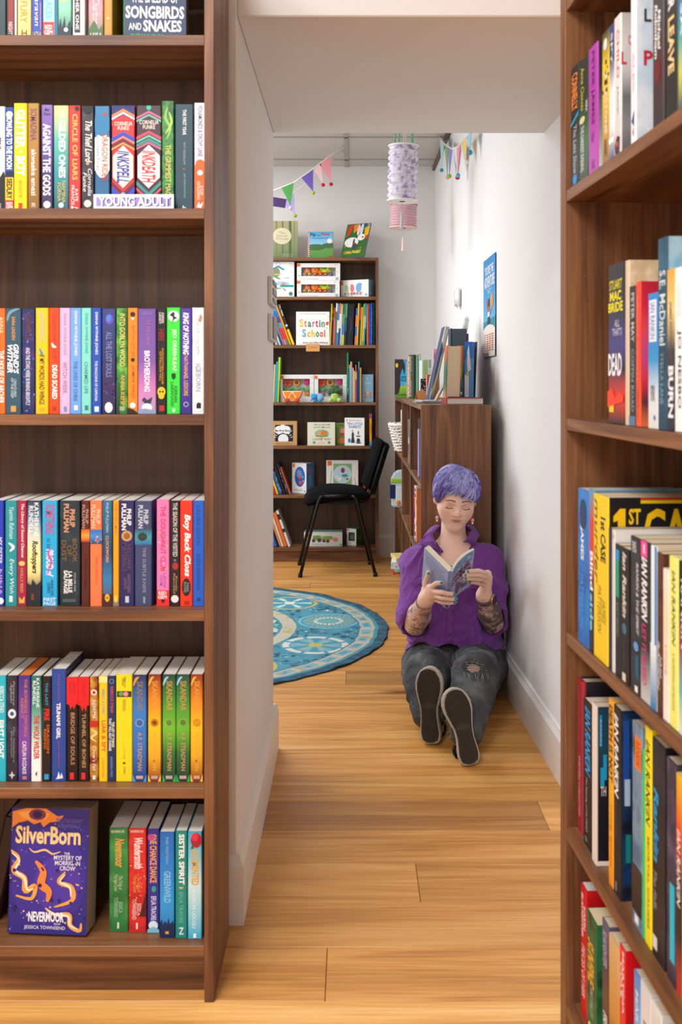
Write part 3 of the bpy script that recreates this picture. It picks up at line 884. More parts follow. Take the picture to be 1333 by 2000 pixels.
# ---- shelf 4
Y4 = lambda y: 1240 + y * K
SK = 't;SKANDAR;.06;.34;{0};.3;.75|t;A.F. STEADMAN;.54;.9;{1};.36;.68;b|o;.45;{2};.3;.5;.18|c;.45;{3};.2|l;{4};.05 .1 .25 .04 .45 .02;.08|r;.945;.975;c8a8a0;.25;.75|p;{5};0,1 0,.93 .22,1|p;{5};1,1 1,.93 .78,1'
r4 = [
    (-40, 33, 228, '22b4c8', 'cyan book at frame edge', 't;REBECCA STEAD;.1;.35;d8f4f8;.5;.85;b|t;FIRST LIGHT;.42;.78;e8f8fa;.35;.85;B'),
    (36, 98, 228, 'n:16182a,1f2238,34384e,34', 'midnight book with white glow', 't;Patience/Agbabi;.05;.28;a8a8b4;.3;.75;i|e;.5;.36;d8e0ec;.36;.045|e;.5;.36;3a5a80;.18;.02|t;The Nowhere/Emporium;.48;.82;9a9aa6;.35;.75;i|p;c8c8d0;.5,.9 .6,.93 .8,.94 .6,.95 .5,.98 .4,.95 .2,.94 .4,.93'),
    (101, 168, 228, 'g:3a2a80,6a3a9c,7a44a4,35307c', 'purple book with orange text', 't;THE BONESIDE DIVORCE/AGENCY;.03;.58;c87a58;.2;.75|t;CAITLIN ROZAKIS;.62;.93;f0ecf4;.35;.68;b|r;.95;.98;c87a58;.35;.7', {'pages': 'e8802c'}),
    (173, 229, 230, 'g:1c6a60,2a8a7c,8fc4b4,f0f2f0,f4f4f4', 'green to white fading book', 't;KATHERINE/RUNDELL;.02;.3;eef4f2;.15;.8|t;THE WOLF WILDER;.37;.79;d02c34;.25;.8;B|p;1c1c20;.4,.93 .6,.9 .55,.95'),
    (234, 283, 232, '1f1414', 'slim black brown book', 't;THE LAST;.06;.28;2a9ac8;.35;.65;b|t;FIRE;.31;.42;e02c2c;.25;.8;B|t;DRAGON/RISING;.46;.73;d86a1c;.2;.8;b|G;.3;.6;1c4450,2a2a2a;0;.2|r;.93;.98;2aa0d0;.25;.75'),
    (286, 366, 192, '23479a', 'tall denim blue book', 't;CHLOE SAVAGE;.04;.28;7a5a9a;.42;.58|t;TSUNAMI GIRL;.3;.62;f2f4f8;.34;.62;B|t;JULIAN SEDGWICK;.64;.88;b0486c;.44;.56|p;e8ecf2;.4,.96 .5,.91 .6,.96 .7,.92 .8,.97 .3,.98', {'side': '16244c'}),
    (370, 432, 236, '1c1212', 'black book with red top', 'r;0;.26;e8202c|p;e8202c;.2,.26 .35,.31 .5,.27 .65,.31 .8,.26|t;CASSIDY/BLAKE;.03;.18;b01820;.2;.8|t;BRIDGE OF SOULS;.34;.84;b88a6a;.36;.72;b|r;.915;.98;e02c2c;.3;.65'),
    (434, 494, 236, '1e1414', 'black book with scarlet top', 'r;0;.27;ec1c24|p;ec1c24;.2,.27 .4,.33 .5,.28 .7,.33 .8,.27|t;CASSIDY;.03;.2;b01820;.3;.7|t;TUNNEL OF BONES;.35;.87;b89468;.36;.7;b|r;.915;.98;e02c2c;.3;.65'),
    (498, 544, 234, 'n:7a1c14,b8842c,d8a84a,36', 'gold and red patterned book', 'c;.15;e8e0d4;.36|c;.15;b82424;.2|t;INDIA MIA;.22;.4;eee6d8;.3;.75;b|r;.42;.48;c02424|t;Crow’s Fall;.66;.9;f2ece0;.35;.75;i|l;f0d08a;.2 .5 .8 .54 .2 .58 .8 .62;.14|r;.94;.98;efe6da;.35;.7'),
    (549, 595, 232, 'f4c81c', 'yellow book with red title', 't;REBECCA STEAD;.12;.36;6a9ab0;.35;.68;b|t;LIAR & SPY;.42;.72;d83a34;.3;.8;b|t;ANDERSEN PRESS;.78;.96;e0a02c;.35;.6|r;0;.06;f8e48a'),
    (597, 641, 230, '1f2c58', 'navy book with pink text', 'o;.05;5a8ad0;.3;.5;.3|t;REBECCA STEAD;.1;.35;c85a8a;.35;.7;b|t;THE LIST OF THINGS/THAT WILL NOT CHANGE;.4;.71;fff;.15;.85;b|t;ANDERSEN PRESS;.76;.96;6a9ad0;.35;.62'),
    (644, 733, 222, 'ecd81c', 'wide lemon yellow book', 't;REBECCA/STEAD;.02;.12;5a5a2c;.35;.6|r;.155;.21;2a3a2a;.05;.95|e;.6;.182;d890a0;.16;.022|e;.3;.18;6a9a5a;.15;.02|t;NEVERLAND;.23;.34;b0a02c;.4;.6|t;CITY SPIES;.68;.79;c8b83a;.45;.55|p;2a2a2c;.4,.82 .6,.82 .55,.835 .45,.835|t;FABER;.86;.93;b8a82c;.45;.58'),
    (736, 812, 224, 'g:1c2c54,2f7ed0,2a70c8,163a80', 'blue fantasy book with gold lettering', SK.format('8f7a5a', 'c0a06a', '9ab4c8', '2a64b0', 'f0a03a', '3aa0f0')),
    (821, 892, 222, 'g:7a241c,e88a1c,f8c41c,f0b018,8a2a18', 'orange yellow fantasy book beside the blue one', SK.format('e0a040', 'e8b04a', 'b8641c', '8a4418', 'f4c04a', 'f8c83a')),
    (901, 974, 222, 'g:16403a,3f8f34,6fc02c,2a6a34,14382c', 'green fantasy book beside the orange one', SK.format('c89a4a', 'c8a070', 'a8b060', '4a8a3a', '8fd0f0', '2ab85a')),
    (977, 1052, 222, 'g:14443c,3a8c38,66b830,246434,123428', 'green fantasy book, second copy', SK.format('c49848', 'c49c6c', 'a4ac5c', '468638', '8accec', '28b456')),
    (1057, 1124, 222, 'g:8a2a18,e88a1c,f8c41c,f0b018,8a2a18', 'orange yellow fantasy book against the end panel', SK.format('e0a040', 'e8b04a', 'c0741c', 'd8941c', 'f4c04a', 'f8c83a')),
]
left_row(' on the fifth shelf, left bookcase', 4, X0, Y4, SZ[4], r4, 'books on the fifth shelf of the left bookcase', .032)

# ---- shelf 5 (bottom)
Y5 = lambda y: 1530 + y * K
r5 = [
    (606, 711, 250, 'n:1f6a34,2a8040,3f9a4a,22', 'green book with gold title', 't;Nevermoor;.1;.38;d8a04a;.3;.8;Bi|t;The Trials of/Morrigan Crow;.45;.61;b8c4a0;.2;.7|t;JESSICA/TOWNSEND;.67;.86;9ac4a0;.25;.7|h;NEVERMOOR;.02;.045;dfe8d8;.1;.8|r;.91;.97;dfe8d8;.42;.52', {'inset': .052}),
    (714, 811, 252, 'n:b81c1c,d82c28,c82420,22', 'red book with white title', 't;Wundersmith;.09;.39;f4e0dc;.3;.8;Bi|t;The Calling of/Morrigan Crow;.46;.62;d89a4a;.2;.7|t;JESSICA/TOWNSEND;.68;.88;e8c8c4;.2;.7|h;NEVERMOOR;.015;.04;f0dcd8;.1;.85|s;14;f4d08a;.3;.7;.04;3|p;4a1c1c;.6,.85 1,.6 1,.85|r;.91;.97;f0dcd8;.42;.52', {'inset': .050}),
    (818, 882, 255, '332f8c', 'indigo book with orange title', 't;ONE CHANCE DANCE;.05;.52;f0a04a;.2;.8;B|t;EFUA TRAORE;.65;.88;e8e4f4;.3;.75|c;.08;b84a8c;.3;.3|e;.55;.58;2aa08c;.2;.03|c;.93;d8ecf4;.4|p;7ac0d8;0,1 0,.97 .5,.94 1,.97 1,1', {'inset': .048}),
    (886, 966, 272, 'g:1c68b8,2480d0,2a98e0,1f78b8', 'bright blue book with castle skyline', 't;PARI THOMSON;.05;.3;7ab8e4;.4;.6|t;GREENWILD;.37;.67;8fd0f4;.3;.75;b|p;0f2a54;0,1 0,.86 .15,.82 .2,.88 .35,.84 .5,.87 .6,.81 .7,.87 .9,.84 1,.88 1,1|r;.94;.965;e0a04a;.38;.62', {'inset': .030}),
    (973, 1036, 266, '1c8a82', 'sea green book', 't;SISTER SPIRIT;.03;.5;f4f8f8;.3;.78;B|t;EFUA TRAORE;.57;.86;6ab8a4;.32;.68|h;Z;.9;.965;f4f8f8;.3;.72|l;c8b04a;.3 .525 .5 .53 .7 .525;.1', {'inset': .028}),
    (1042, 1118, 270, 'g:3fa4c8,7ac8dc,c8e8ec,8fd4e4,3fb0d8', 'pale aqua book with red flower', 't;AUGMENTED;.16;.5;e0a834;.25;.8;B|e;.6;.08;a81c34;.4;.07|e;.5;.05;d8344c;.25;.04|p;2a5a3a;.2,.16 .4,.1 .4,.16|t;KENECHI UDOGU;.55;.9;eef8fa;.32;.6;b|r;.95;.99;fff;.4;.6', {'inset': .026}),
]
left_row(' on the bottom shelf, left bookcase', 5, X0, Y5, SZ[5], r5, 'books on the bottom shelf of the left bookcase', .04)
# face-out novel with the gold title
s = F / (LY + .045)
x0, x1 = (57 * K - PX) / s, (502 * K - PX) / s
bw = x1 - x0
bh = .237
bk = book('paperback_book', 'dark blue novel shown face-out with gold title on the bottom left shelf', 'books on the bottom shelf of the left bookcase',
          (x0 - .002, LY + .066, SZ[5] + .003), (0, R(-5), R(-90) + R(-4)), .056, bw, bh, '241c6a', '', '', side='2c2680', pages='b8a898')
art = ['e;.5;.55;3a2a90;.48;.4', 'e;.62;.6;4a34a0;.3;.22',
       'p;e8873a;.02,.03 .2,.0 .45,.0 .6,.06 .68,.05 .62,.1 .5,.11 .42,.15 .38,.11 .3,.13 .22,.1 .1,.12 .02,.16',
       'p;f2a94a;.08,.04 .3,.01 .5,.04 .44,.09 .3,.1 .16,.08', 'e;.34;.05;7a2a5a;.11;.045', 'e;.34;.05;2a1440;.06;.03',
       's;60;8f8ad0,c8b8e8,d8a860;.1;.98;.008;9', 's;26;e8a84a,f0c880;.45;.95;.012;5',
       'h;SilverBorn;.14;.285;f4c98e;.07;.9;B', 'l;f0c080;.25 .32 .32 .35 .45 .33 .55 .36 .65 .34;.012',
       'h;THE EXTRAORDINARY/INTERNATIONALLY;.075;.15;6a60b8;.58;.92', 'h;THE;.345;.365;e8e4f4;.7;.77', 'h;MYSTERY OF/MORRIGAN/CROW;.37;.49;e8e4f4;.57;.92;b',
       'l;e8a050;.02 .34 .12 .4 .06 .5 .2 .56 .22 .66 .34 .62 .3 .72 .1 .7;.035', 'l;fbe6c8;.03 .36 .13 .42 .08 .5 .2 .56 .24 .65 .32 .64;.016',
       'l;e8a050;.72 .5 .64 .58 .8 .62 .82 .72 .6 .78;.03', 'l;fbe6c8;.72 .52 .66 .58 .78 .62 .8 .7;.014',
       'l;e8a050;.48 .79 .6 .84 .78 .84 .8 .92 .92 .96 .94 .9;.03', 'l;fbe6c8;.5 .8 .62 .84 .77 .85 .8 .92 .9 .95;.014',
       'l;e8843a;.34 .42 .44 .5 .42 .6 .52 .66 .5 .74;.05',
       'h;A;.835;.86;f0ecf8;.24;.27', 'h;NEVERMOOR;.82;.9;f4f2fb;.27;.72;B', 'h;BOOK;.905;.92;e8e4f4;.6;.68', 'h;JESSICA TOWNSEND;.93;.965;d8d4ec;.22;.74;b',
       's;14;1c1458;.4;.9;.03;12']
printed('cover_print', bk, (.028, 0, bh), (0, bw, 0), (0, 0, -bh), (1, 0, 0), art)
# dark hardback leaning half out of frame
book('hardback_book', 'dark red hardback leaning at the frame edge on the bottom left shelf', 'books on the bottom shelf of the left bookcase',
     ((-34 - PX) / s, LY + .085, SZ[5] + .004), (0, R(12), 0), .03, .12, .21, '2a1414', '', '', hard=True)
# ================================================================== BOOKS OF THE RIGHT BOOKCASE
def lx_of(px, o):
    """local run coordinate of the ray through column px on the plane 'o' behind the shelf front"""
    k = (px - PX) / F
    P0 = RC + rn * o
    # P0 + t*rt : x = k*y
    return (k * P0.y - P0.x) / (rt.x - k * rt.y)


def right_row(shelf, zs, rows, group, ins=.012):
    last = .001
    for r in rows:
        x0, x1, yt, base, lab, pr = r[:6]
        op = r[6] if len(r) > 6 else {}
        o = op.get('o', ins)
        a, b = lx_of(x0, o), lx_of(x1, o)
        a = max(a, last + .0006)
        b = max(b, a + .008)
        last = b
        P = RC + rn * o + rt * a
        s = F / P.y
        h = op.get('h') or CAMH - (yt - PY) / s - zs
        c = RC + rn * o + rt * ((a + b) / 2)
        book(op.get('n', 'paperback_book'), lab + shelf, group, (c.x, c.y, zs), (0, 0, th_r), b - a, op.get('d', .13), h, base, pr, op.get('cover', ''),
             op.get('hard', False), op.get('side'), op.get('pages', 'd9c4a4'), back=op.get('back'))


def zx(off, k):
    return lambda x: off + x / k


def conv(rows, kx, ky, x0=1080):
    out = []
    for r in rows:
        out.append((x0 + r[0] / kx, x0 + r[1] / kx, ky(r[2])) + tuple(r[3:]))
    return out


g = 'crime novels on the top visible shelf of the right bookcase'
r = [
    (172, 245, 660, '1c1e20', 'black book with orange title', 't;CONNELLY;.06;.37;ee8a2c;.1;.85;B|p;1c9cc8;0,.46 1,.4 1,.43 0,.49|t;The Late Show;.5;.9;c8d0d4;.35;.75;i|e;.55;.95;1c8ad8;.26;.04'),
    (249, 332, 598, 'g:16221c,1a2a20,2f6a3a,1c2a1e', 'black green book with yellow title', 't;Anne Cleeves;.06;.42;d8cc3a;.2;.55;i|e;.35;.5;d8d8a0;.3;.03|t;THE DARKEST EVENING;.55;.93;e0e4e0;.2;.55|t;VERA;.36;.46;dfe4e0;.75;.95'),
    (337, 418, 478, 'b23cb0', 'magenta purple book', 't;PETER JAMES;.04;.62;3a1440;.3;.66;b|t;WISH;.68;.76;7a2a80;.3;.6|t;ONE;.9;.97;7a2a80;.35;.7', {'side': 'g:26282c,3a3c40,8a8c90,dcdcd8'}),
    (462, 526, 330, 'g:1c1c1c,e8c81c,e8c02c,c89a3a,8a6a2c', 'yellow and gold book', 't;JACKSTONE;.3;.78;efe6d0;.3;.75;B|c;.1;e8e8e8;.26|s;10;3a3018;.2;.5;.16;3|t;KINSEY;.82;.95;5a4420;.3;.7'),
    (527, 572, 262, 'g:1c3a7a,16305c,e8ecf0,eef0f0,1c3a7a', 'navy and white book', 't;SPY;.06;.3;dfe8f2;.35;.75;b|r;.84;.88;fff'),
    (574, 634, 190, 'g:e8d8d8,eee6e4,e4e0e0,c8c0c0', 'white book with red letters', 't;CHILD;.1;.45;d8584a;.4;.8;b|t;JACK;.5;.72;9a9a9c;.4;.7|p;3a2420;.1,.92 .5,.86 .9,.88 .8,.99 .2,.99|e;.5;.92;c8442c;.2;.02',
     {'side': 'g:b8b4b4,d0ccca,c8c4c4,6a6a6e,8a8a8c,5a5a60', 'cover': 'h;L;.28;.37;d02c34;.008;.07;B|h;Q;.16;.24;c8686a;.085;.13;B'}),
    (728, 772, 20, 'g:eef2f6,e6ecf4,f2f0f2', 'white book with pink letters', 't;ALEX;.45;.7;e8a8b0;.4;.75|p;2a3a8a;.2,.86 .8,.8 .7,.9|p;c82c34;.4,.93 .7,.9 .6,.96',
     {'side': 'n:c8dcec,e4ecf4,a8c8e4,16', 'cover': 'h;L;.2;.28;3a4048;.095;.175;B|h;P;.45;.54;c82c3c;.09;.19;B', 'h': .234}),
    (932, 1032, -60, 'g:2c2e34,34363c,4a2a2c,2a2c30', 'charcoal book with white script', 't;Michael/Robotham;.28;.6;e4e4e2;.2;.75;Bi|r;.62;.74;6a2428;.2;.7', {'h': .225}),
    (1052, 1162, -120, '24282a', 'black book with cream title', 't;NEVER;.12;.4;eceae4;.25;.75;B|t;LEAVE;.44;.76;e8c88a;.25;.75;B', {'h': .225}),
    (1168, 1250, -140, 'g:d8d03a,1c5a8a,1c6aa0,2aa89a,c8c83a,3a4a5c', 'blue and yellow striped book', 't;LISA;.3;.6;e8f0f4;.3;.7;b', {'h': .225}),
]
right_row(' on the top shelf, right bookcase', SZ[1], conv(r, 4.763, lambda y: y / 4.763), g, .006)

g = 'crime novels on the second shelf of the right bookcase'
r = [
    (452, 580, 425, 'g:221c24,1c1c24,26264a,3a3a80,2a1c3c,d8341c,2a1c14', 'black hardback with yellow name', 'h;STUART;.1;.16;e8dc1c;.1;.9;b|h;MAC/BRIDE;.17;.3;f0e41c;.05;.95;B|h;ALL/THAT’S;.35;.45;c8c8e0;.3;.9|h;DEAD;.56;.7;f2f2f6;.05;.9;B|r;.85;.93;f0c81c;.1;.4|p;e8401c;0,.9 0,.8 .3,.78 .5,.84 .8,.8 1,.82 1,.86',
     {'n': 'hardback_book', 'hard': True, 'side': '14141a', 'd': .15}),
    (592, 622, 380, 'd8c4a4', 'cream page block book set spine inwards', '', {'side': 'n:e4d0b0,d4bc98,c8ae88,60', 'n': 'hardback_book', 'd': .16}),
    (624, 676, 590, '26282c', 'black book with grey letters', 't;PETER MAY;.05;.4;c8ccd0;.35;.8;b|t;COFFIN ROAD;.45;.9;8a9aa0;.35;.8|r;.93;1;5a7a9a'),
    (677, 712, 552, 'g:e8482c,e03428,d8401c,e8581c', 'orange red book', 't;GEORGE ORWELL;.1;.7;f0885c;.3;.7|t;PENGUIN;.75;.95;c8501c;.3;.7', {'side': 'g:b81c34,d8243c,e84a5c,c84a8c,e0344c,5a2a3c,e8784a'}),
    (778, 856, 650, 'g:1c8ad8,1c7ac8,2a94d0,d0dce4,e4dcd0', 'blue and white book with pale panel', 'r;.05;.36;e8eef4;.15;.9|t;IAN RANKIN;.07;.34;4a7ab8;.25;.75;b|h;WESTWIND;.68;.8;5a4434;.3;.7|e;.7;.92;3a7ad0;.1;.02'),
    (858, 930, 205, 'n:12344a,1a4a62,24607a,16', 'tall dark teal book', 't;S.E. McDaniel;.17;.56;d8e4e8;.2;.85;b|t;STELLA LANE;.6;.87;7a9aa8;.3;.65', {'side': 'n:5aa8d0,a8ccdc,2a80b8,12', 'd': .155, 'n': 'hardback_book', 'cover': 'p;d8482c;.45,.12 .5,.17 .55,.12 .52,.19'}),
    (932, 994, 455, 'g:e8a02c,e8c87a,3a2c2c,24283c,1c2034', 'dark book with white title', 't;BURN;.6;.92;f2f2f4;.2;.85;B|t;JAMES PATTERSON;.2;.55;5a6478;.3;.65'),
    (996, 1060, 440, 'f2f0ee', 'white book with black title', 't;JO NESBO;.38;.86;2a2a2c;.3;.85;b|t;KNIFE;.1;.3;e8e4e2;.3;.7', {'side': 'e8e4e0'}),
]
right_row(' on the second shelf, right bookcase', 1.128, conv(r, 4.166, lambda y: 420 + y / 4.166), g, .012)

g = 'crime novels on the third shelf of the right bookcase'
r = [
    (237, 338, 252, 'n:1660b8,1c78d0,2a8ae0,14', 'bright blue book with white name', 't;JAMES;.24;.46;f0f4f8;.2;.55;B|t;PATTERSON;.55;.9;4a9ae8;.2;.55|e;.5;.16;14406a;.3;.1', {'n': 'hardback_book', 'd': .16}),
    (340, 382, 262, 'g:5a9ab8,c84a3c,d83a34,1c2a4a,16203a,1c1c24', 'red and navy book with white title', 't;Blind;.38;.62;f4f6f8;.25;.9;B|t;side;.64;.87;8ad0e4;.25;.9;B', {'n': 'hardback_book', 'd': .16}),
    (384, 515, 300, 'f4d00c', 'yellow book with black title', 't;1st CASE;.13;.4;1c1c1c;.5;.85;B|t;JAMES/PATTERSON;.55;.84;9a841c;.3;.85;i|t;murder;.03;.55;4a4420;.08;.35;i',
     {'n': 'hardback_book', 'side': '16161a', 'd': .17, 'cover': 'r;.0;.035;e8c80c;.3;1|r;0;.016;b8341c;.3;1|p;f4c40c;.05,.11 .11,.065 .16,.065 .16,.3 .09,.3 .09,.135 .05,.145|h;ST;.065;.16;f4c40c;.19;.3;B|h;CASE;.065;.3;f4c40c;.33;1.0;B|r;.17;.24;1c2c5a;.18;.32'}),
    (520, 548, 622, '2a2440', 'slim dark violet book', 't;DARK;.4;.8;4a4460;.3;.7'),
    (552, 578, 640, 'd8d8d8', 'slim white book', 't;THE;.03;.06;777;.3;.8', {'side': 'e4e0dc'}),
    (582, 634, 770, '1c1e22', 'black book with green and blue band', 'r;.04;.12;1c9cd8;.2;.75|r;.12;.4;12a07a;.2;.75|t;EXIT MUSIC;.44;.7;7a8a80;.35;.7'),
    (636, 706, 800, '1a1a1e', 'black book with cream name', 't;Ian Rankin;.03;.52;dcd4c4;.25;.75;Bi|e;.5;.6;4a6a84;.3;.04|t;set;.7;.88;6a2a48;.4;.6|r;.93;.99;dcd4c4;.25;.7'),
    (726, 816, 695, 'n:1c1c20,2c2c34,3c3c44,24', 'black book with grey clouds', 't;SAINTS;.03;.1;e4e4e8;.2;.6;b|t;RANKIN & THE SPIRIT;.16;.62;e0e0e4;.62;.85;bi|e;.6;.7;6a9ad0;.25;.03|r;.75;.9;1c5a7a;.55;.9|r;.95;.99;eee;.5;.8'),
    (820, 912, 735, 'g:161618,1c1c1e,2a2a2c,c8c8ca', 'black book with pink top', 'r;0;.1;e84a9c;.05;.7|h;R;.02;.08;fff;.3;.5|t;IAN RANKIN;.1;.5;f2f2f2;.15;.7;Bi|t;LET IT BLEED;.52;.9;d8347c;.2;.6;b'),
    (914, 968, 785, 'g:e4f0f4,d8ecf4,eef2f4', 'white book with blue edge', 'r;0;1;2a80d0;.7;1|G;.6;1;e8f2f6,1c78b0;0;1', {'side': 'g:d8c4a4,e4e0d8,8ac0d8'}),
    (972, 1024, 850, 'n:3a2014,5a3018,241610,22', 'dark brown book', 't;IAN/RANKIN;.55;.85;d8dce0;.2;.85;bi|t;KNOTS;.1;.4;7a4a30;.3;.7'),
    (1028, 1082, 1000, 'g:f0e4d8,f4d8b8,f0e0d0,f4e8e0', 'peach white book', 't;HIDE;.5;.7;e8b48a;.3;.7'),
    (1086, 1166, 880, 'e8e87a', 'pale yellow book', 't;IAN RANKIN;.08;.52;2a2a20;.35;.7;bi|t;A QUESTION OF BLOOD;.56;.9;8a8a3c;.4;.62'),
    (1172, 1262, 930, 'g:161618,1c1c1e,9a3a5a,5ab8b0,e0e0d8', 'black book with coloured foot', 't;RANKIN;.1;.5;e4e4e4;.3;.75;b'),
]
right_row(' on the third shelf, right bookcase', .7545, conv(r, 4.763, lambda y: 900 + y / 4.763), g, .008)

g = 'crime novels on the fourth shelf of the right bookcase'
r = [
    (202, 278, 285, '9c2434', 'maroon hardback', 't;THE HANGING GARDEN;.08;.5;8a4a5c;.4;.65|t;WRITERS COLLECTED;.5;.9;d8a8a8;.35;.65', {'n': 'hardback_book', 'hard': True, 'd': .17, 'h': .262, 'side': '24242c', 'o': .02}),
    (286, 360, 392, '141618', 'black book with blue name', 't;IAN RANKIN;.04;.5;1c9ce4;.25;.9;Bi|t;The Naming of the DEAD;.52;.9;b8a89a;.3;.55|e;.4;.95;666;.2;.02', {'pages': 'e0c8b4'}),
    (366, 408, 440, 'e8dcd0', 'slim white book with dark blue cover', '', {'side': 'g:0f3a54,12445c,101828,0c1220,0c1220', 'o': .012, 'cover': 'r;.0;1;e8dcd0;0;.012|r;.97;1;e8dcd0;0;1|r;.05;.25;1c8ac0;.04;.07|p;1c9ccc;.05,.5 .05,.38 .085,.38 .085,.3 .13,.3 .13,.46 .1,.46 .1,.5|h;TH;.5;.56;d8d8d8;.05;.12;b|t;RANKIN;.08;.24;8ad0e8;.045;.065'}),
    (522, 565, 395, 'g:f4a81c,f4b01c,f49a18', 'orange book with black title', 't;DEATH IS NOT;.03;.44;2a2018;.15;.9;B|t;THE END;.55;.9;d88414;.3;.7'),
    (568, 634, 455, '18181c', 'black book with white name', 't;IAN RANKIN;.04;.48;f2f2f4;.15;.7;Bi|t;Fleshmarket Close;.5;.7;5a4a48;.25;.6|r;.93;.98;888;.3;.5', {'side': 'n:0c1420,143a6a,0c1824,14', 'cover': 'r;.05;.4;1c4a9c;.03;.1|r;.36;.5;a8c4dc;.045;.11|r;.65;.8;12807a;.06;.12'}),
    (742, 830, 600, 'n:4a6a8a,7a94ac,2a3c50,14', 'misty blue book with orange label', 'r;.06;.22;ee7a1c;.3;.95|t;RANKIN;.08;.2;a84a10;.4;.85;b|r;.94;.98;eee;.3;.7|G;.7;.93;3a3028,1c1814;0;1'),
    (834, 860, 870, '3ac86a', 'slim green book', ''),
    (862, 918, 650, 'f2dc1c', 'yellow book with black name', 't;IAN RANKIN;.06;.45;1c1c1c;.15;.8;bi|t;MORTAL CAUSES;.5;.92;8a7c1c;.4;.7'),
    (926, 1040, 755, 'n:14141a,1c1c22,2c2834,14', 'black book with cyan name', 't;Rankin;.22;.56;1c9cd0;.15;.55;Bi|t;The Falls;.6;.78;a8a8a8;.15;.4;i|r;.9;.96;d8d8d8;.1;.45', {'side': '1c1a24'}),
    (1060, 1145, 940, 'n:2a2434,3a3448,5a5068,20', 'dusky violet book with cyan strip', 'r;.55;.9;1cb8d8;.4;.9'),
    (1150, 1200, 1090, 'g:e8b81c,e8481c,1c1c1e,1c1c1e,c83424', 'yellow, red and black book', 't;IAN RANKIN;.25;.6;f0f0f0;.2;.8;bi'),
    (1204, 1290, 1200, 'e8d01c', 'wide yellow book at frame edge', ''),
]
right_row(' on the fourth shelf, right bookcase', .4148, conv(r, 4.763, lambda y: 1280 + y / 4.763), g, .016)

g = 'crime novels on the bottom shelf of the right bookcase'
r = [
    (292, 346, 385, 'd0141c', 'red book with white letters', 't;KARIN/SLAUGHTER;.06;.4;f4dcdc;.15;.9;B|t;PIECES OF HER;.45;.85;f0d0d0;.2;.8;b', {'side': 'c8141c', 'o': .02, 'pages': 'dcdcd8'}),
    (350, 452, 650, 'n:12241a,1c6a3c,16301f,18', 'dark green book with orange title', 't;SUNFINE;.2;.56;f0b02c;.15;.75;Bi|t;JAMES SWALLOW;.56;.8;9ac0a0;.3;.7|e;.4;.9;e8d88a;.2;.04', {'side': 'n:16301f,2a7a4a,0f1c14,14', 'pages': 'e8d4a8'}),
    (510, 574, 745, 'g:5a5a78,3a3448,5a3c30,24242a,c8ccd0', 'grey violet book with white title', 't;SLAUGHTER;.06;.3;b8b8cc;.2;.8;b|t;FRACTURED;.6;.95;dfe4e4;.2;.85;B'),
    (580, 684, 900, 'g:d8b47a,d0a05c,c88a3a,241c18,241c18', 'tan and black book', 'r;.65;.72;1a1614|r;.74;1;7a5a54;0;.45|r;.74;1;c8b8b8;.5;.95', {'side': 'g:c8a060,b8843c,2a201c'}),
    (688, 742, 1010, 'g:e02c2c,d81c20,e03c1c,f4681c', 'scarlet and orange book', 't;MARTINA/COLE;.02;.4;f4e0dc;.2;.9;B', {'side': 'g:e01418,d81418,b01014,d81418'}),
    (838, 900, 1280, 'g:4a8ad0,7ab0e8,8ab4e4,4a80c0', 'sky blue book with white letters', 't;MARTINA;.1;.5;e8f0f8;.3;.75;b'),
    (905, 1010, 1380, 'g:d8d8dc,e4e0dc,c8d0d8', 'pale grey book', 't;LINDA;.2;.6;9a8a6a;.3;.7'),
    (1020, 1120, 1600, 'g:e4e4e0,1c8aa8,1480a0', 'white and teal book', 't;COLE;.3;.7;e8f0f0;.3;.7'),
]
right_row(' on the bottom shelf, right bookcase', .1078, conv(r, 5.27, lambda y: 1650 + y / 5.27), g, .015)
# ================================================================== FAR WALL BOOKCASE: TOYS AND PICTURE BOOKS
SB = F / (YS + .03)
BTOP = 2.02


def pz(py, s):
    return CAMH - (py - PY) / s


def pxx(px, s):
    return (px - PX) / s


def faceout(name, label, group, x0, x1, yt, zs, th, base, items, side=None, yaw=0, lean=0, s=SB, pages='e9e1d2', spine='', cat='book', hard=False, dy=0.0, back=None):
    """book shown cover-first; x0..x1, yt are photo pixels at scale s"""
    w = (x1 - x0) / s
    h = pz(yt, s) - zs
    h = h / math.cos(R(lean))
    r = book(name, label, group, (pxx(x0, s), F / s + th / 2 + dy, zs), (0, R(-lean), R(-90) + R(yaw)), th, w, h, base, spine, items, hard, side, pages, cat, back)
    return r


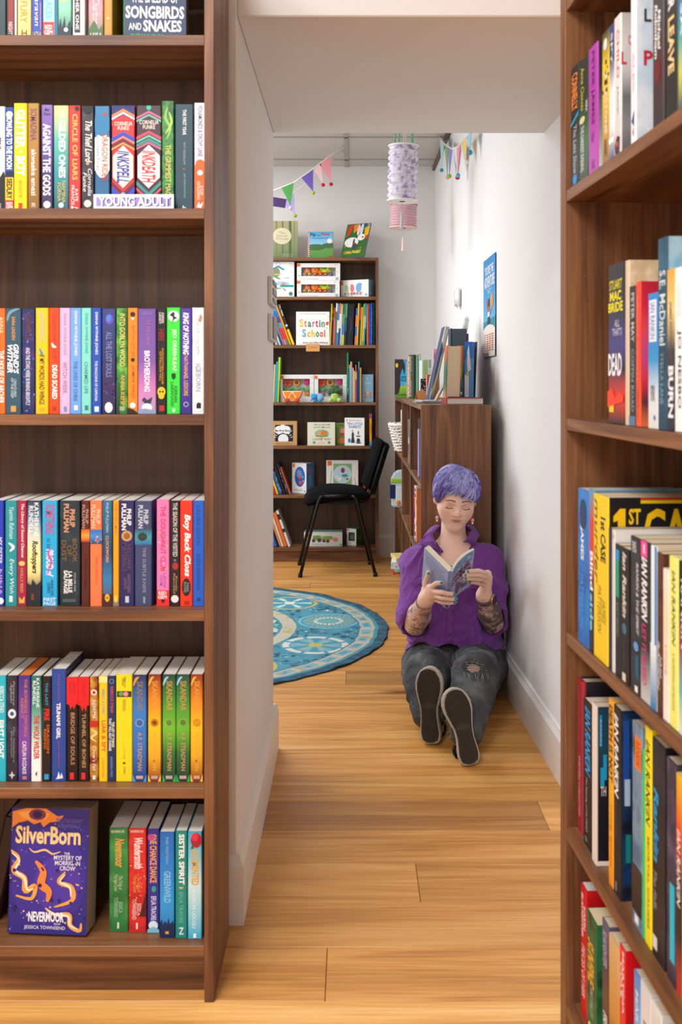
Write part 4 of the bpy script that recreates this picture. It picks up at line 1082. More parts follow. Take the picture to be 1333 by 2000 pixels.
def carton(name, label, group, x0, x1, yt, zs, dep, col, items, yaw=0, s=SB, sidecol=None, sitems='', cat='box', dy=0.0, window=None, top=None):
    """cardboard carton standing with its printed front to the room; window=(u0,u1,v0,v1) cuts a display window"""
    w, h = (x1 - x0) / s, pz(yt, s) - zs
    root = thing(name, label, cat, (pxx(x0, s), F / s + dy, zs + .0008), (0, 0, R(yaw)), group)
    m, ms = mat(col, .4), mat(sidecol or col, .4)
    mb = MB()
    if window:
        u0, u1, v0, v1 = window
        a, b, c, d = w * u0, w * u1, h * (1 - v1), h * (1 - v0)
        e = .002
        mb.box(0, w, 0, e, 0, c, m).box(0, w, 0, e, d, h, m).box(0, a, 0, e, c, d, m).box(b, w, 0, e, c, d, m)
        mb.box(0, e, e, dep, 0, h, ms).box(w - e, w, e, dep, 0, h, ms).box(e, w - e, e, dep, 0, e, m).box(e, w - e, e, dep, h - e, h, m)
        mb.box(e, w - e, dep - e, dep, e, h - e, mat('e0d8d0', .6))
        mb.build('carton', root)
    else:
        mb.box(0, w, 0, dep, 0, h, m)
        mb.build('carton', root, bevel=.0012)
        MB().box(w, w + .0008, .0012, dep, .001, h - .001, ms).build('side_panel', root)
        if top:
            MB().box(0, w, 0, dep, h, h + .001, mat(top, .4)).build('lid', root)
    if items:
        printed('front_print', root, (0, 0, h), (w, 0, 0), (0, 0, -h), (0, -1, 0), items)
    if sitems:
        printed('side_print', root, (w + .0008, 0, h), (0, dep, 0), (0, 0, -h), (1, 0, 0), sitems)
    return root, w, h


xa = lambda x: 510 + x / 5.332
ya = lambda y: 420 + y / 5.332
yb = lambda y: 670 + y / 5.332
xc = lambda x: 510 + x / 4.597
yc = lambda y: 870 + y / 4.597
G0 = 'books on top of the far bookcase'
faceout('picture_book', 'olive green forest picture book standing on top of the far bookcase', G0, 520, xa(380), ya(56), BTOP, .02, '9a9a6c',
        'G;0;1;b0a878,9aa070,6f8a58;0;1|r;0;1;7d8050;.3;.34|r;0;.95;6a7048;.5;.54|r;0;1;5a6a40;.72;.8|r;.0;.9;8a8a5c;.88;.91|r;0;1;74794c;.12;.15|e;.5;.4;e6dcb8;.3;.22|h;The/Secret/Woods;.28;.5;a89a6c;.3;.7;i|h;Written by;.88;.9;e8e0c0;.5;.85|h;Author;.92;.94;e8e0c0;.5;.85', hard=True, dy=.03)
faceout('board_book', 'small board book with sky, meadow and red striped spine on the far bookcase top', G0, xa(490), xa(755), ya(170), BTOP, .03, 'f2e8e4',
        'G;0;.55;4ab0e4,9fd4ee|r;.55;1;5a9a3c|e;.3;.58;3c6a34;.4;.12|e;.85;.52;3c6a34;.3;.1|s;30;7ab84c,4a8a30;.62;.95;.015;5|h;Pip;.05;.19;1c3a7a;.1;.32;B|h;and;.09;.17;3a8a3c;.37;.5;b|h;Posy;.04;.17;c8242c;.55;.88;B|h;The Friendly Snail;.21;.28;2a7ab8;.18;.8;b|c;.35;f2f2ee;.1;.86|r;.0;1;f2f0ee;0;.06|r;.9;.97;c8342c;.86;.97|' + '|'.join('r;%.3f;%.3f;d0344a;0;.06' % (i / 14, i / 14 + .036) for i in range(14)), yaw=-6, pages='d8c890', dy=.03)
faceout('picture_book', 'bright picture book with pale animal shape leaning back askew on the far bookcase', G0, xa(832), xa(1105), ya(82), BTOP, .012, '2c5a2c',
        'r;0;1;2f6a2a|p;d83a24;.1,.05 .3,.02 .2,.3 .05,.4|p;ee8a1c;.3,.04 .55,.0 .5,.2 .35,.28|p;2a5ac0;.6,.02 .8,.0 .75,.2 .6,.25|p;f0b41c;.8,.15 1,.05 1,.35 .85,.4|p;8a9ad0;.85,.0 1,.0 .95,.12|p;d83a24;.88,.42 1,.36 1,.5|e;.34;.56;f2f0ec;.3;.15|e;.72;.42;f2f0ec;.16;.1|e;.55;.2;f4ece8;.06;.16|e;.68;.18;f4ece8;.06;.17|e;.55;.2;e0b8b8;.02;.11|e;.68;.18;e0b8b8;.02;.11|e;.5;.68;4a4448;.1;.1|e;.44;.55;4a4448;.04;.1|c;.42;e0a41c;.045;.78|c;.42;1c1c1c;.025;.79|s;10;f0a04a,e86a2c;.55;.8;.025;4|h;A;.82;.91;e88a2c;.1;.18;Bi|h;NIMAL;.82;.91;e8c82c;.19;.45;Bi|h;PHABET;.81;.9;e8e04a;.46;.84;Bi', lean=24, yaw=-28, hard=True, back='2a4a8a')

G1 = 'toy boxes on the first shelf of the far bookcase'
carton('toy_box', 'white toy box with bird house and aeroplane pictures, top left of far bookcase', G1, 521, xa(345), ya(487), BZ[0], .12, 'f0efec',
       'e;.35;.3;8a8a5c;.14;.14|p;2a8ab8;.2,.2 .42,.1 .66,.22 .62,.25 .4,.16 .22,.24|o;.08;c8342c;.08;.42;.12|r;.34;.38;c8b48a;.28;.52|l;5aa048;.2 .4 .4 .46 .5 .5;.03|e;.55;.62;a8c8dc;.28;.06|r;.6;.66;e8843a;.55;.68|r;.66;.72;1c9a94;.5;.98|l;3a3a3c;.6 .74 .66 .8 .72 .82;.015|l;6ab04c;.1 .73 .3 .76 .55 .75;.03|h;Super;.42;.5;8ab0c8;.6;.85;i|c;.91;1c8a78;.07;.88|o;.1;b8b4ae;.06;.9;.2|c;.3;d8d4ce;.03;.9')


def wheel(mb, x, y, z, r, m, m2):
    mb.add([(x + r * math.cos(2 * math.pi * i / 12), y + dy_, z + r * math.sin(2 * math.pi * i / 12)) for dy_ in (0, .006) for i in range(12)],
           [tuple(range(12))[::-1], tuple(range(12, 24))] + [(i, (i + 1) % 12, 12 + (i + 1) % 12, 12 + i) for i in range(12)], m)
    mb.ball((x, y, z), (r * .45, .002, r * .45), m2, 8, 6)


for n, (x0, x1, yt, zs, lab) in enumerate(((375, 825, 503, None, 'upper'), (375, 820, 682, BZ[0], 'lower'))):
    if zs is None:
        zs = pz(ya(681), SB)
    rt_, w, h = carton('toy_box', 'white window box of wooden animals on wheels, %s of the stack' % lab, G1, xa(x0), xa(x1), ya(yt), zs, .055, 'efedea',
                       'r;.02;.2;ee6a1c;.0;.08|h;wild animals;.84;.96;c8ccd8;.04;.5|c;.9;9ab0d0;.035;.93|o;.1;c8c4be;.02;.9;.3|c;.5;d8d4ce;.02;.94|c;.72;e8a84a;.02;.05', window=(.1, .9, .24, .76))
    O_, GR, PK, RD, YL, BL = (mat(c, .5) for c in ('ee7a1c', 'c0d82c', 'e8845c', 'c8342c', 'f0c83a', '2a7ac8'))
    z0 = h * .27
    for kind, cx in (('pull_toy_cow', .24), ('pull_toy_lion', .42), ('pull_toy_crocodile', .68)):
        mb = MB()
        X = w * cx
        if 'cow' in kind:
            mb.ball((X, .03, z0 + .034), (.022, .012, .018), PK).ball((X - .004, .024, z0 + .048), (.012, .008, .01), PK)
            wh = [(X - .018, YL, BL), (X + .014, YL, mat('2a8a4a'))]
        elif 'lion' in kind:
            mb.ball((X, .024, z0 + .04), (.026, .01, .026), O_).ball((X + .03, .03, z0 + .026), (.026, .01, .012), O_)
            mb.ball((X, .014, z0 + .042), (.004, .002, .004), mat('4a2410'))
            wh = [(X, RD, YL), (X + .036, RD, YL)]
        else:
            mb.ball((X, .03, z0 + .034), (.036, .011, .013), GR).ball((X - .028, .028, z0 + .046), (.02, .009, .008), GR).ball((X + .01, .028, z0 + .05), (.011, .009, .014), GR)
            mb.box(X - .004, X + .014, .017, .04, z0 + .028, z0 + .034, O_)
            wh = [(X - .004, RD, YL), (X + .034, BL, RD)]
        for x_, a_, b_ in wh:
            wheel(mb, x_, .018, z0 + .011, .011, a_, b_)
        mb.build(kind, rt_, smooth=True)
    MB().box(w * .1, w * .9, .0005, .0009, h * .24, h * .25, mat('c8c8c8', .1)).build('window_edge', rt_)
carton('toy_box', 'white and blue box of duckling pull toys at right end of first shelf', G1, xa(830), xa(1150), ya(672), BZ[0], .1, 'eeece8',
       'r;.04;.28;ee6a1c;.0;.09|e;.22;.5;a8d08a;.07;.2|c;.36;a8d08a;.05;.2|e;.42;.5;ee6a7c;.07;.2|c;.34;ee6a7c;.055;.41|e;.65;.45;6aa8d8;.1;.26|c;.28;6aa8d8;.06;.7|c;.78;c89a74;.045;.17|c;.78;c89a74;.045;.27|c;.78;c86a5c;.045;.4|c;.78;c86a5c;.045;.49|c;.78;b89a84;.05;.6|c;.78;b89a84;.05;.72|h;three birds;.86;.93;8ab8cc;.04;.45|c;.86;7ab0d8;.035;.92', yaw=-25, sidecol='7ab0c8', sitems='h;LITTLE;.3;.36;dfe8ec;.3;.7|c;.78;e8e8e8;.08;.3|c;.78;d8786a;.08;.55|c;.78;e8e8e8;.08;.75', dy=.07)


def spines(shelf, group, rows, zs, X_, Y_, dep=.17, lean=0, s=SB, name='picture_book'):
    """thin upright picture books: (x0, x1, ytop, colour, words, print)"""
    last = -9
    for r in rows:
        x0, x1, yt, c, lab, pr = r[:6]
        ln = r[6] if len(r) > 6 else lean
        a, b = pxx(X_(x0), s), pxx(X_(x1), s)
        a = max(a, last + .0004)
        b = max(b, a + .003)
        last = b
        h = (pz(Y_(yt), s) - zs) / math.cos(R(ln))
        w = (b - a) * math.cos(R(ln))
        lift_ = math.sin(R(abs(ln))) * w / 2
        book(name, lab + ' picture book' + shelf, group, ((a + b) / 2, F / s, zs + lift_), (0, R(ln), 0), w - .0004, dep, h, c, pr, hard=True)


G2 = 'picture books on the second shelf of the far bookcase'
st = lambda *c: '|'.join('r;%.2f;%.2f;%s' % (i / len(c), (i + 1) / len(c), k) for i, k in enumerate(c))
spines(' leaning left, second shelf, far bookcase', G2, [
    (152, 172, 1240, 'e8d8b0', 'cream', ''), (174, 190, 1180, '3a8ac0', 'light blue', 's;12;f0f0f0;.2;.9;.2;3'), (192, 208, 1100, 'e8e4dc', 'white', ''),
    (210, 226, 1020, '2a6a44', 'dark green', st('2a6a44', '2f8a5c', '1c4a3a')), (228, 246, 960, '8a7ac0', 'lilac', ''),
    (248, 270, 955, '2a70c0', 'blue and purple', st('2a9ae0', '2a70c0', '5a2a7a', '6a8a3a', 'd8342c', 'd8342c', 'e86a8a')),
    (272, 294, 950, '2a9ae0', 'blue and red', st('3a9ad8', '2a70c0', '5a3a8a', '3a9ad8', 'd83a30', 'd83a30', '3a8a3a')),
    (296, 320, 940, 'f0981c', 'orange', ''), (326, 352, 935, '26262a', 'black and yellow', 's;40;e8e4dc;.0;.3;.2;2|r;.62;1;f0c41c|r;.5;.55;c8c4bc')], BZ[1], xa, ya, lean=-20)
faceout('picture_book', 'white face-out picture book with rainbow coloured title on second shelf', G2, xa(366), xa(714), ya(1008), BZ[1], .012, 'f2f0ec',
        'h;THE ORIGINAL SCHOOL STORYBOOK;.05;.075;8a8680;.12;.9|h;S;.22;.46;f0c02c;.1;.22;B|h;t;.25;.46;ee7a2c;.24;.32;B|h;a;.3;.46;3a9a5a;.35;.46;B|h;r;.3;.46;c84a9a;.49;.56;B|h;t;.25;.46;d8342c;.58;.66;B|h;i;.25;.46;3a70b8;.69;.73;B|h;n;.3;.46;5aa83c;.76;.86;B|h;g;.3;.54;e8342c;.88;.98;B|h;S;.52;.76;6ab0c8;.18;.3;B|h;c;.6;.76;f0b02c;.33;.43;B|h;h;.54;.76;e8c82c;.46;.56;B|h;o;.6;.76;3a9a4a;.59;.69;B|h;o;.6;.76;e8602c;.71;.81;B|h;l;.54;.76;ee5a5a;.84;.87;B|s;22;e8a87c,3a5a8a,c84a4a,5a8a4a;.12;.8;.014;6|h;Janet and Allan Ahlberg;.9;.955;6a6660;.2;.95', hard=True, dy=.0)
spines(' at right, second shelf of far bookcase', G2, [
    (715, 727, 925, 'f0d01c', 'tall yellow', ''), (729, 746, 940, '2a2a2c', 'black spotted', 's;20;d8d42c;.05;.4;.2;4'), (748, 764, 965, 'c8503c', 'brick red', 'r;.3;.95;e85a6a'),
    (766, 782, 920, 'f0f0f0', 'white topped', 'r;.2;1;4a7a5a'), (784, 803, 925, '5a8ac8', 'mid blue', 'r;.4;.7;e8e4dc'), (805, 822, 920, 'ee8a2c', 'orange and white', 'r;.25;.6;f0ece4|r;.6;1;2a5a9a'),
    (824, 836, 930, 'e8e4dc', 'narrow ivory', ''), (838, 862, 925, '4a7a3c', 'moss green', st('3a6a3c', '5a9a5c', '4a7ab0', 'c8c83a')), (864, 886, 925, '3a8a64', 'green and navy', st('4a9a74', '2a5a7a', '1c2a4a')),
    (890, 960, 932, '16181c', 'wide black', 'l;2a3a5a;.3 .3 .6 .5 .4 .8;.1'), (975, 992, 970, '2a6ad0', 'cobalt blue', 'r;.2;.5;ee7a5a|r;.75;1;ee7a5a'), (994, 1010, 920, 'f0c82c', 'amber', ''), (1014, 1030, 925, '3a3a3c', 'dark grey', 'r;.1;.4;c84a3c'),
    (1032, 1048, 960, 'f0b82c', 'honey yellow', ''), (1052, 1066, 925, '7ac83c', 'lime green', 'r;.3;.9;e8d82c'), (1068, 1084, 920, '1c9ac8', 'cyan', 'r;.3;.6;7ad0e8'), (1100, 1106, 965, 'e8482c', 'vermilion', '', 0),
    (1107, 1113, 930, 'd8b03c', 'mustard', '', 0), (1114, 1126, 920, 'c8342c', 'crimson', '', 0), (1128, 1146, 925, '1c4ab0', 'dark blue', 's;20;7aa0e0;.3;1;.2;4', 0),
    (1148, 1162, 918, '1c6ac8', 'blue dotted', 's;30;f0f4f8;.05;1;.2;8', 0), (1174, 1181, 915, '1c6a5c', 'bottle green', '', 0)], BZ[1], xa, ya, lean=2.5)
pc = thing('price_card', 'small tan card handwritten with one word clipped to the shelf edge', 'card', (pxx(xa(541), 295), YS - .0035, pz(ya(1420), 295)))
w = 142 / 5.332 / 295
h = 78 / 5.332 / 295
MB().box(-w / 2, w / 2, -.0008, 0, 0, h, mat('d89a5c', .6)).build('card', pc)
MB().box(-w / 4, w / 4, 0, .0025, h * .45, h * .95, mat('c8c8c8', .3)).build('clip', pc)
printed('handwriting', pc, (-w / 2, -.0008, h), (w, 0, 0), (0, 0, -h), (0, -1, 0), 'h;Classics;.3;.6;a86a3c;.18;.82;i')

G3 = 'picture books on the third shelf of the far bookcase'
spines(' at the left end, third shelf of far bookcase', G3, [
    (120, 143, 225, 'c8b894', 'sand coloured', ''), (146, 164, 195, '2ab0c8', 'turquoise', ''), (166, 188, 150, '9ac83c', 'lime green', 'r;0;.5;b0d83c;.5;1')], BZ[2], xa, yb, lean=2)
for n, (x0, x1, lab) in enumerate(((196, 549, 'left'), (554, 893, 'right'))):
    rt_, w, h = carton('toy_box', 'white window box of wooden flowers, %s one of two on third shelf' % lab, 'flower toy boxes', xa(x0), xa(x1), yb(330), BZ[2], .05, 'eceae6',
                       'r;.04;.16;ee6a1c;.01;.1|o;.1;b8b4ae;.03;.95;.3|c;.3;d0ccc6;.02;.95', window=(.07 + .05 * n, .88, .15, .8), dy=.045)
    for i, (cx, col, kind) in enumerate(((.22, 'e0563c', 'daisy'), (.48, 'f0a42c', 'sunflower'), (.78, 'd0347c', 'tulip'))):
        mb = MB()
        cz, X = h * .72, w * cx
        if kind == 'tulip':
            mb.ball((X, .025, cz), (.019, .006, .019), mat(col))
            for d_ in (-.012, 0, .012):
                mb.ball((X + d_, .024, cz + .013), (.007, .005, .011), mat(col))
        else:
            npet = 5 if kind == 'daisy' else 14
            rr = .013 if kind == 'daisy' else .006
            for k in range(npet):
                a_ = 2 * math.pi * k / npet + .3
                mb.ball((X + .018 * math.cos(a_), .026, cz + .018 * math.sin(a_)), (rr, .004, rr), mat(col), 8, 6)
            mb.ball((X, .024, cz), (.014, .006, .014), mat('b83a2a' if kind == 'daisy' else '7a4a24'))
        for sg_ in (-1, 1):
            M_ = Matrix.Translation((X + sg_ * .014, .03, h * .45)) @ Matrix.Rotation(sg_ * .8, 4, 'Y')
            mb.ball((0, 0, 0), (.01, .003, .024), mat('4a9a5c'), 10, 6, M_)
        mb.tube([(X, .03, h * .3), (X, .03, cz)], .003, mat('c8a04a'), 6)
        mb.prism([(X - .011, h * .22), (X + .011, h * .22), (X + .016, h * .36), (X - .016, h * .36)], .02, .036, mat(('c85a9a', '8a5ac0', 'd8842c')[i]), 1)
        mb.build('wooden_flower', rt_, smooth=False)

pl = thing('plush_toy', 'orange fruit wedge plush with orange feet sitting on third shelf', 'plush toy', (pxx(xa(328), SB), YS + .006, BZ[2] + .001))
r_ = 110 / 5.332 / SB
OR, CR = mat('f0861c', .9, sheen=.3), mat('f4e4cc', .9, sheen=.3)
c_ = [(r_ * math.cos(a), r_ * 1.05 * math.sin(a)) for a in [math.pi + math.pi * k / 14 for k in range(15)]]
MB().prism([(x, z + r_ * 1.056) for x, z in c_], -.008, .018, mat('e0622a', .9), 1).build('rind', pl, bevel=.004, seg=2)
MB().prism([(x * .9, z * .9 + r_ * 1.056) for x, z in c_], -.011, .01, CR, 1).build('pith', pl, bevel=.003)
sl = MB()
for k in range(3):
    a0, a1 = math.pi + math.pi * (k + .06) / 3, math.pi + math.pi * (k + .94) / 3
    pts = [(0 + .1 * r_ * math.cos((a0 + a1) / 2), r_ * 1.056 + .12 * r_ * math.sin((a0 + a1) / 2))] + [(.8 * r_ * math.cos(a0 + (a1 - a0) * t / 5), r_ * 1.056 + .82 * r_ * math.sin(a0 + (a1 - a0) * t / 5)) for t in range(6)]
    sl.prism(pts, -.014, 0, OR, 1)
sl.build('segments', pl)['kind'] = 'stuff'
for sx in (-1, 1):
    MB().ball((sx * r_ * .48, -.018, .014), (.017, .014, .0145), mat('d8481c', .9)).build('foot', pl, True)
    MB().ball((sx * .008, -.015, r_ * .68), .0028, mat('1a1210', .2), 8, 6).build('eye', pl, True)
MB().tube([(-.004, -.0155, r_ * .58), (0, -.016, r_ * .54), (.004, -.0155, r_ * .58)], .0008, mat('2a1810'), 5).build('mouth', pl)

pl = thing('plush_toy', 'small bright blue soft elephant between the two larger plush toys', 'plush toy', (pxx(xa(580), SB), YS + .004, BZ[2] + .001), (0, 0, R(-25)))
BL, BL2 = mat('2a9ad0', .9, sheen=.4), mat('7ab8d8', .9, sheen=.4)
MB().ball((.012, .02, .03), (.032, .026, .03), BL2).build('body', pl, True)
MB().ball((-.012, -.006, .036), (.021, .018, .022), BL).build('head', pl, True)
for sx in (-1, 1):
    MB().ball((-.012 + sx * .02, .006, .04), (.013, .006, .018), BL2 if sx > 0 else BL).build('ear', pl, True)
    MB().ball((.012 + sx * .018, -.012, .01), (.011, .014, .0098), BL).build('foot', pl, True)
MB().tube([(-.014, -.02, .034), (-.018, -.03, .022), (-.022, -.034, .01)], [.008, .006, .0045], BL, 8).build('trunk', pl, True)

pl = thing('plush_toy', 'green broccoli plush with dark florets and pale smiling stalk', 'plush toy', (pxx(xa(770), SB), YS + .004, BZ[2] + .001))
DG, LG = mat('3a5a34', .95, bump=.6, bscale=150, sheen=.4), mat('b4d468', .9, sheen=.4)
fm = MB()
for x, y, z, r in ((0, .012, .088, .026), (-.026, .008, .075, .02), (.028, .008, .077, .022), (-.036, .012, .062, .014), (.038, .01, .06, .016), (-.012, -.006, .074, .018), (.012, -.006, .073, .018), (-.01, .012, .1, .017), (.014, .012, .101, .016), (0, .03, .08, .025)):
    fm.ball((x, y, z), r, DG, 12, 8)
fm.build('florets', pl, True)
MB().ball((0, 0, .034), (.027, .02, .034), LG).build('stalk', pl, True)
for sx in (-1, 1):
    MB().ball((sx * .029, -.012, .015), (.015, .014, .0145), LG).build('foot', pl, True)
    MB().ball((sx * .008, -.019, .045), .0026, mat('14120e', .2), 8, 6).build('eye', pl, True)
MB().tube([(-.004, -.02, .038), (0, -.0205, .0355), (.004, -.02, .038)], .0008, mat('2a2a10'), 5).build('mouth', pl)
spines(' right of the flower boxes, third shelf', G3, [
    (896, 914, 102, '2f8a44', 'tall green', 's;6;e8f0e0;.05;.95;.25;4|r;.85;1;1c2a24'), (918, 930, 225, '5aa8e0', 'sky blue', 'r;0;.1;e8a02c'), (933, 943, 195, 'd8d8d4', 'pale grey', ''), (945, 953, 197, '8a8a88', 'mid grey', ''),
    (955, 967, 258, 'd8c8a8', 'cream and red', 's;8;c8342c;0;1;.3;5'), (969, 980, 290, 'e4dc9a', 'pale yellow', 's;8;6a9a4a;0;1;.3;5'), (983, 998, 228, 'c8503c', 'rust red', 'r;.2;.4;f0b43a'), (990, 1010, 290, '2a3a9a', 'royal blue', ''),
    (1013, 1028, 195, '1c4a7a', 'tall navy', 'r;0;.2;3a8a7a'), (1031, 1048, 257, 'c8a04a', 'tan', '')], BZ[2], xa, yb, lean=0)
carton('toy_box', 'pale blue toy carton with flower drawing at right end of third shelf', G3, xa(1052), xa(1172), yb(327), BZ[2], .12, '84aec4',
       'h;Y;.12;.22;e8f0f4;.42;.52|h;FLOWER/GARDEN;.27;.36;c8dce4;.25;.75|c;.68;e05a4a;.1;.3|c;.67;f0b43a;.12;.5|c;.68;e8704a;.1;.75|r;.74;.8;5a8a5c;.28;.33|r;.74;.8;5a8a5c;.48;.53|r;.74;.8;5a8a5c;.73;.78|r;.8;.85;c85a5c;.24;.37|r;.8;.85;c88a4a;.44;.57|r;.8;.85;c85a5c;.69;.82', cat='box', dy=.03)

G4 = 'baby books on the fourth shelf of the far bookcase'
carton('toy_box', 'kraft wood coloured box with black sunrise picture on fourth shelf', G4, 527, xa(375), yb(815), BZ[3], .05, 'c89a64',
       'r;.15;.83;1a1a1a;.2;.86|c;.3;f2f2f2;.14;.48|c;.36;f2f2f2;.15;.34|c;.36;f2f2f2;.15;.62|e;.48;.4;f2f2f2;.33;.08|h;My First Book;.35;.45;1a1a1a;.2;.8;B|c;.86;1a1a1a;.02;.1|c;.74;f2f2f2;.19;.5|r;.83;.95;c89a64;.2;.86|s;20;f2f2f2;.2;.8;.008;3|' +
       '|'.join('p;f2f2f2;%.3f,%.3f %.3f,%.3f %.3f,%.3f' % (.5 + .24 * math.cos(a), .74 - .22 * math.sin(a), .5 + .36 * math.cos(a - .05), .74 - .33 * math.sin(a - .05), .5 + .36 * math.cos(a + .05), .74 - .33 * math.sin(a + .05)) for a in [.3 + .28 * k for k in range(10)]) + '|h;BLACK AND WHITE;.9;.93;6a4a2c;.25;.75', cat='book', top='b8884e')
faceout('board_book', 'cream board book with small brown animals painting, middle of fourth shelf', G4, xa(484), xa(772), yb(828), BZ[3], .025, 'e8e4cc',
        'h;GUESS;.07;.14;7a9a6a;.36;.7|h;HOW MUCH;.17;.26;7a9a6a;.22;.82|l;5a9a5c;.24 .1 .3 .09 .33 .13;.02|l;5a9a5c;.72 .12 .76 .09 .82 .1;.02|e;.52;.48;8ac0b8;.26;.17|e;.52;.58;7aa858;.24;.06|e;.58;.46;d8843a;.15;.11|e;.42;.47;e0a868;.08;.1|h;I LOVE YOU;.68;.77;9a5a4a;.2;.84;b|c;.87;6aa86a;.05;.24|c;.87;6a9a5a;.05;.78|h;Written by;.84;.87;8a8a78;.4;.62|h;Illustrated by;.9;.93;8a8a78;.36;.66', dy=.01)
faceout('board_book', 'green board book half hidden behind the white one on fourth shelf', G4, xa(778), xa(900), yb(836), BZ[3], .02, '6a8a34',
        'G;0;1;7a9a3c,5a7a30|h;GREEN;.08;.14;3a3a1c;.2;.75|c;.36;e08a7c;.24;.6|r;.46;.58;c8342c;.4;.8|e;.5;.8;d8743a;.3;.14', dy=.055)
faceout('board_book', 'white board book with blue title, right end of fourth shelf', G4, xa(876), xa(1086), yb(780), BZ[3], .028, 'f0efec',
        'h;MAURICE SENDAK;.07;.12;d8744a;.24;.84;b|c;.09;e8a02c;.045;.12|h;TEN LITTLE;.17;.26;3a62b0;.12;.9;b|h;RABBITS;.28;.37;3a62b0;.22;.82;b|e;.4;.48;d8a86a;.04;.06|e;.42;.62;2a2a2c;.06;.1|p;2a2a2c;.36,.7 .48,.7 .52,.9 .32,.9|e;.24;.82;4a7ab8;.07;.08|e;.7;.54;2a2a2c;.03;.07|r;.64;.68;4a4a4c;.6;.8|p;2a2a2c;.64,.74 .76,.74 .8,.86 .6,.86|p;3a3a3c;.55,.9 .7,.86 .88,.9 .7,.93', yaw=-12, pages='8a8a90', dy=.01)
spines(' at right, fourth shelf of far bookcase', G4, [(1132, 1158, 737, 'f0a01c', 'slim orange', 'r;0;.15;8a3a9a|t;ABC;.3;.6;6a4a1c;.3;.7|r;.87;1;2a9ac8')], BZ[3], xa, yb, dep=.15)

G5 = 'books on the fifth shelf of the far bookcase'
spines(' leaning left, fifth shelf of far bookcase', G5, [
    (95, 118, 380, 'c8242c', 'red', ''), (120, 136, 330, 'd8342c', 'scarlet', ''), (140, 160, 300, 'f0c83a', 'yellow', ''), (164, 196, 250, '2a5a94', 'steel blue', 's;20;8ab0d8;.2;.9;.2;2'),
    (200, 226, 200, '1a1a1e', 'black', ''), (230, 254, 172, '26242a', 'charcoal', 's;14;c8c4bc;.05;.9;.15;4'), (254, 266, 200, 'c8603c', 'burnt orange', '')], BZ[4], xc, yc, lean=-19)
carton('toy_box', 'white and blue box with oval sea picture turned askew on fifth shelf', G5, xc(272), xc(432), yc(165), BZ[4], .09, 'e8e8e4',
       'r;.03;.15;ee7a2c;.04;.2|e;.55;.45;2a5aa8;.36;.33|e;.5;.35;5a8ac8;.2;.14|c;.46;d8504a;.1;.55|c;.45;3a9ac8;.08;.75|p;d83a3c;.5,.62 .7,.56 .75,.66 .55,.72|s;20;e8f0f4,e89a4a;.2;.7;.025;4|h;magnetic puzzle;.86;.91;8aa8b8;.15;.75|c;.92;5a9ac0;.05;.9', yaw=-33, sidecol='3f78a4', sitems='e;.5;.25;8a6aa8;.3;.12|t;PUZZLE PLAY;.4;.75;a8c8dc;.4;.6', dy=.09)
carton('toy_box', 'white carton with round fishing game picture standing on fifth shelf', G5, xc(586), xc(874), yc(140), BZ[4], .05, 'e6e4de',
       'r;.02;.16;ee6a1c;.04;.17|r;.1;.76;86b078;.22;.8|c;.42;b8d0dc;.27;.51|o;.42;dfe8e8;.28;.51;.06|e;.52;.3;8a3a2a;.06;.08|e;.58;.46;3a9a94;.1;.05|e;.42;.56;e4e8e8;.06;.05|e;.66;.56;9a6a4a;.05;.03|e;.34;.5;d8e4e4;.05;.03|p;3a7a6a;.12,.74 .16,.3 .17,.3 .13,.74|l;8a8a8c;.86 .46 .9 .6 .92 .85;.006|o;.38;b8b4ae;.02;.92;.3|p;3a7a9a;.28,.8 .4,.84 .38,.92 .33,.94|e;.5;.87;6aa83c;.05;.06|p;e0785a;.6,.88 .78,.82 .76,.9|s;8;3a5a34;.8;.95;.02;3', dy=.05)
spines(' beside the chair back, fifth shelf', G5, [
    (918, 936, 240, 'e8482c', 'orange red', ''), (938, 950, 230, 'f0e8e0', 'white', ''), (952, 966, 225, 'd8502c', 'terracotta', 's;8;f0d0a0;0;1;.2;4'), (968, 984, 210, '1c1c1e', 'black', '')], BZ[4], xc, yc, lean=3)

G6 = 'books on the bottom shelf of the far bookcase'
spines(' leaning left, bottom shelf of far bookcase', G6, [
    (92, 112, 860, '2a4a9a', 'navy', ''), (116, 148, 800, '2a6ac8', 'bright blue', ''), (150, 166, 720, '14161a', 'black', ''), (168, 186, 690, 'd8905c', 'tan', ''), (188, 206, 650, 'e8e0d4', 'ivory', ''),
    (208, 240, 612, 'e8702c', 'orange', ''), (244, 268, 590, 'e4e2de', 'white and black', 'r;.1;.25;2a2a2c|r;.5;.6;2a2a2c')], BZ[5], xc, yc, lean=-19)
carton('toy_box', 'long white and green box with tractor picture on the bottom shelf', G6, xc(386), xc(731), yc(783), BZ[5], .1, 'e6e8e2',
       'r;.1;.35;ee6a1c;.03;.12|e;.36;.42;9aba6a;.14;.2|r;.25;.5;7a9a5c;.24;.4|c;.6;4a4a5c;.045;.25|c;.56;4a4a5c;.055;.4|r;.28;.52;8ab04c;.5;.74|c;.6;6a4a4a;.045;.52|c;.62;6a4a4a;.045;.62|e;.82;.52;e09a7c;.07;.16|h;tractor & farmer;.78;.88;b8c8b8;.2;.5|c;.86;8ac0b0;.035;.95|o;.2;c0c0b8;.02;.92;.3', top='7ab0a0', dy=.02)
carton('toy_box', 'small green animal box turned askew near the right chair leg', G6, xc(770), xc(868), yc(758), BZ[5], .09, 'e0e2dc',
       'r;.02;.14;ee6a1c;.05;.24|r;.22;.72;2a302a;.2;.85|e;.55;.5;4a6a4a;.2;.16|c;.92;7ab0a0;.05;.85', yaw=-28, sidecol='4a7a4c', sitems='c;.72;24302a;.1;.3|c;.7;24302a;.1;.62|e;.5;.6;6a9a5c;.3;.14', top='3f7a60', dy=.07)

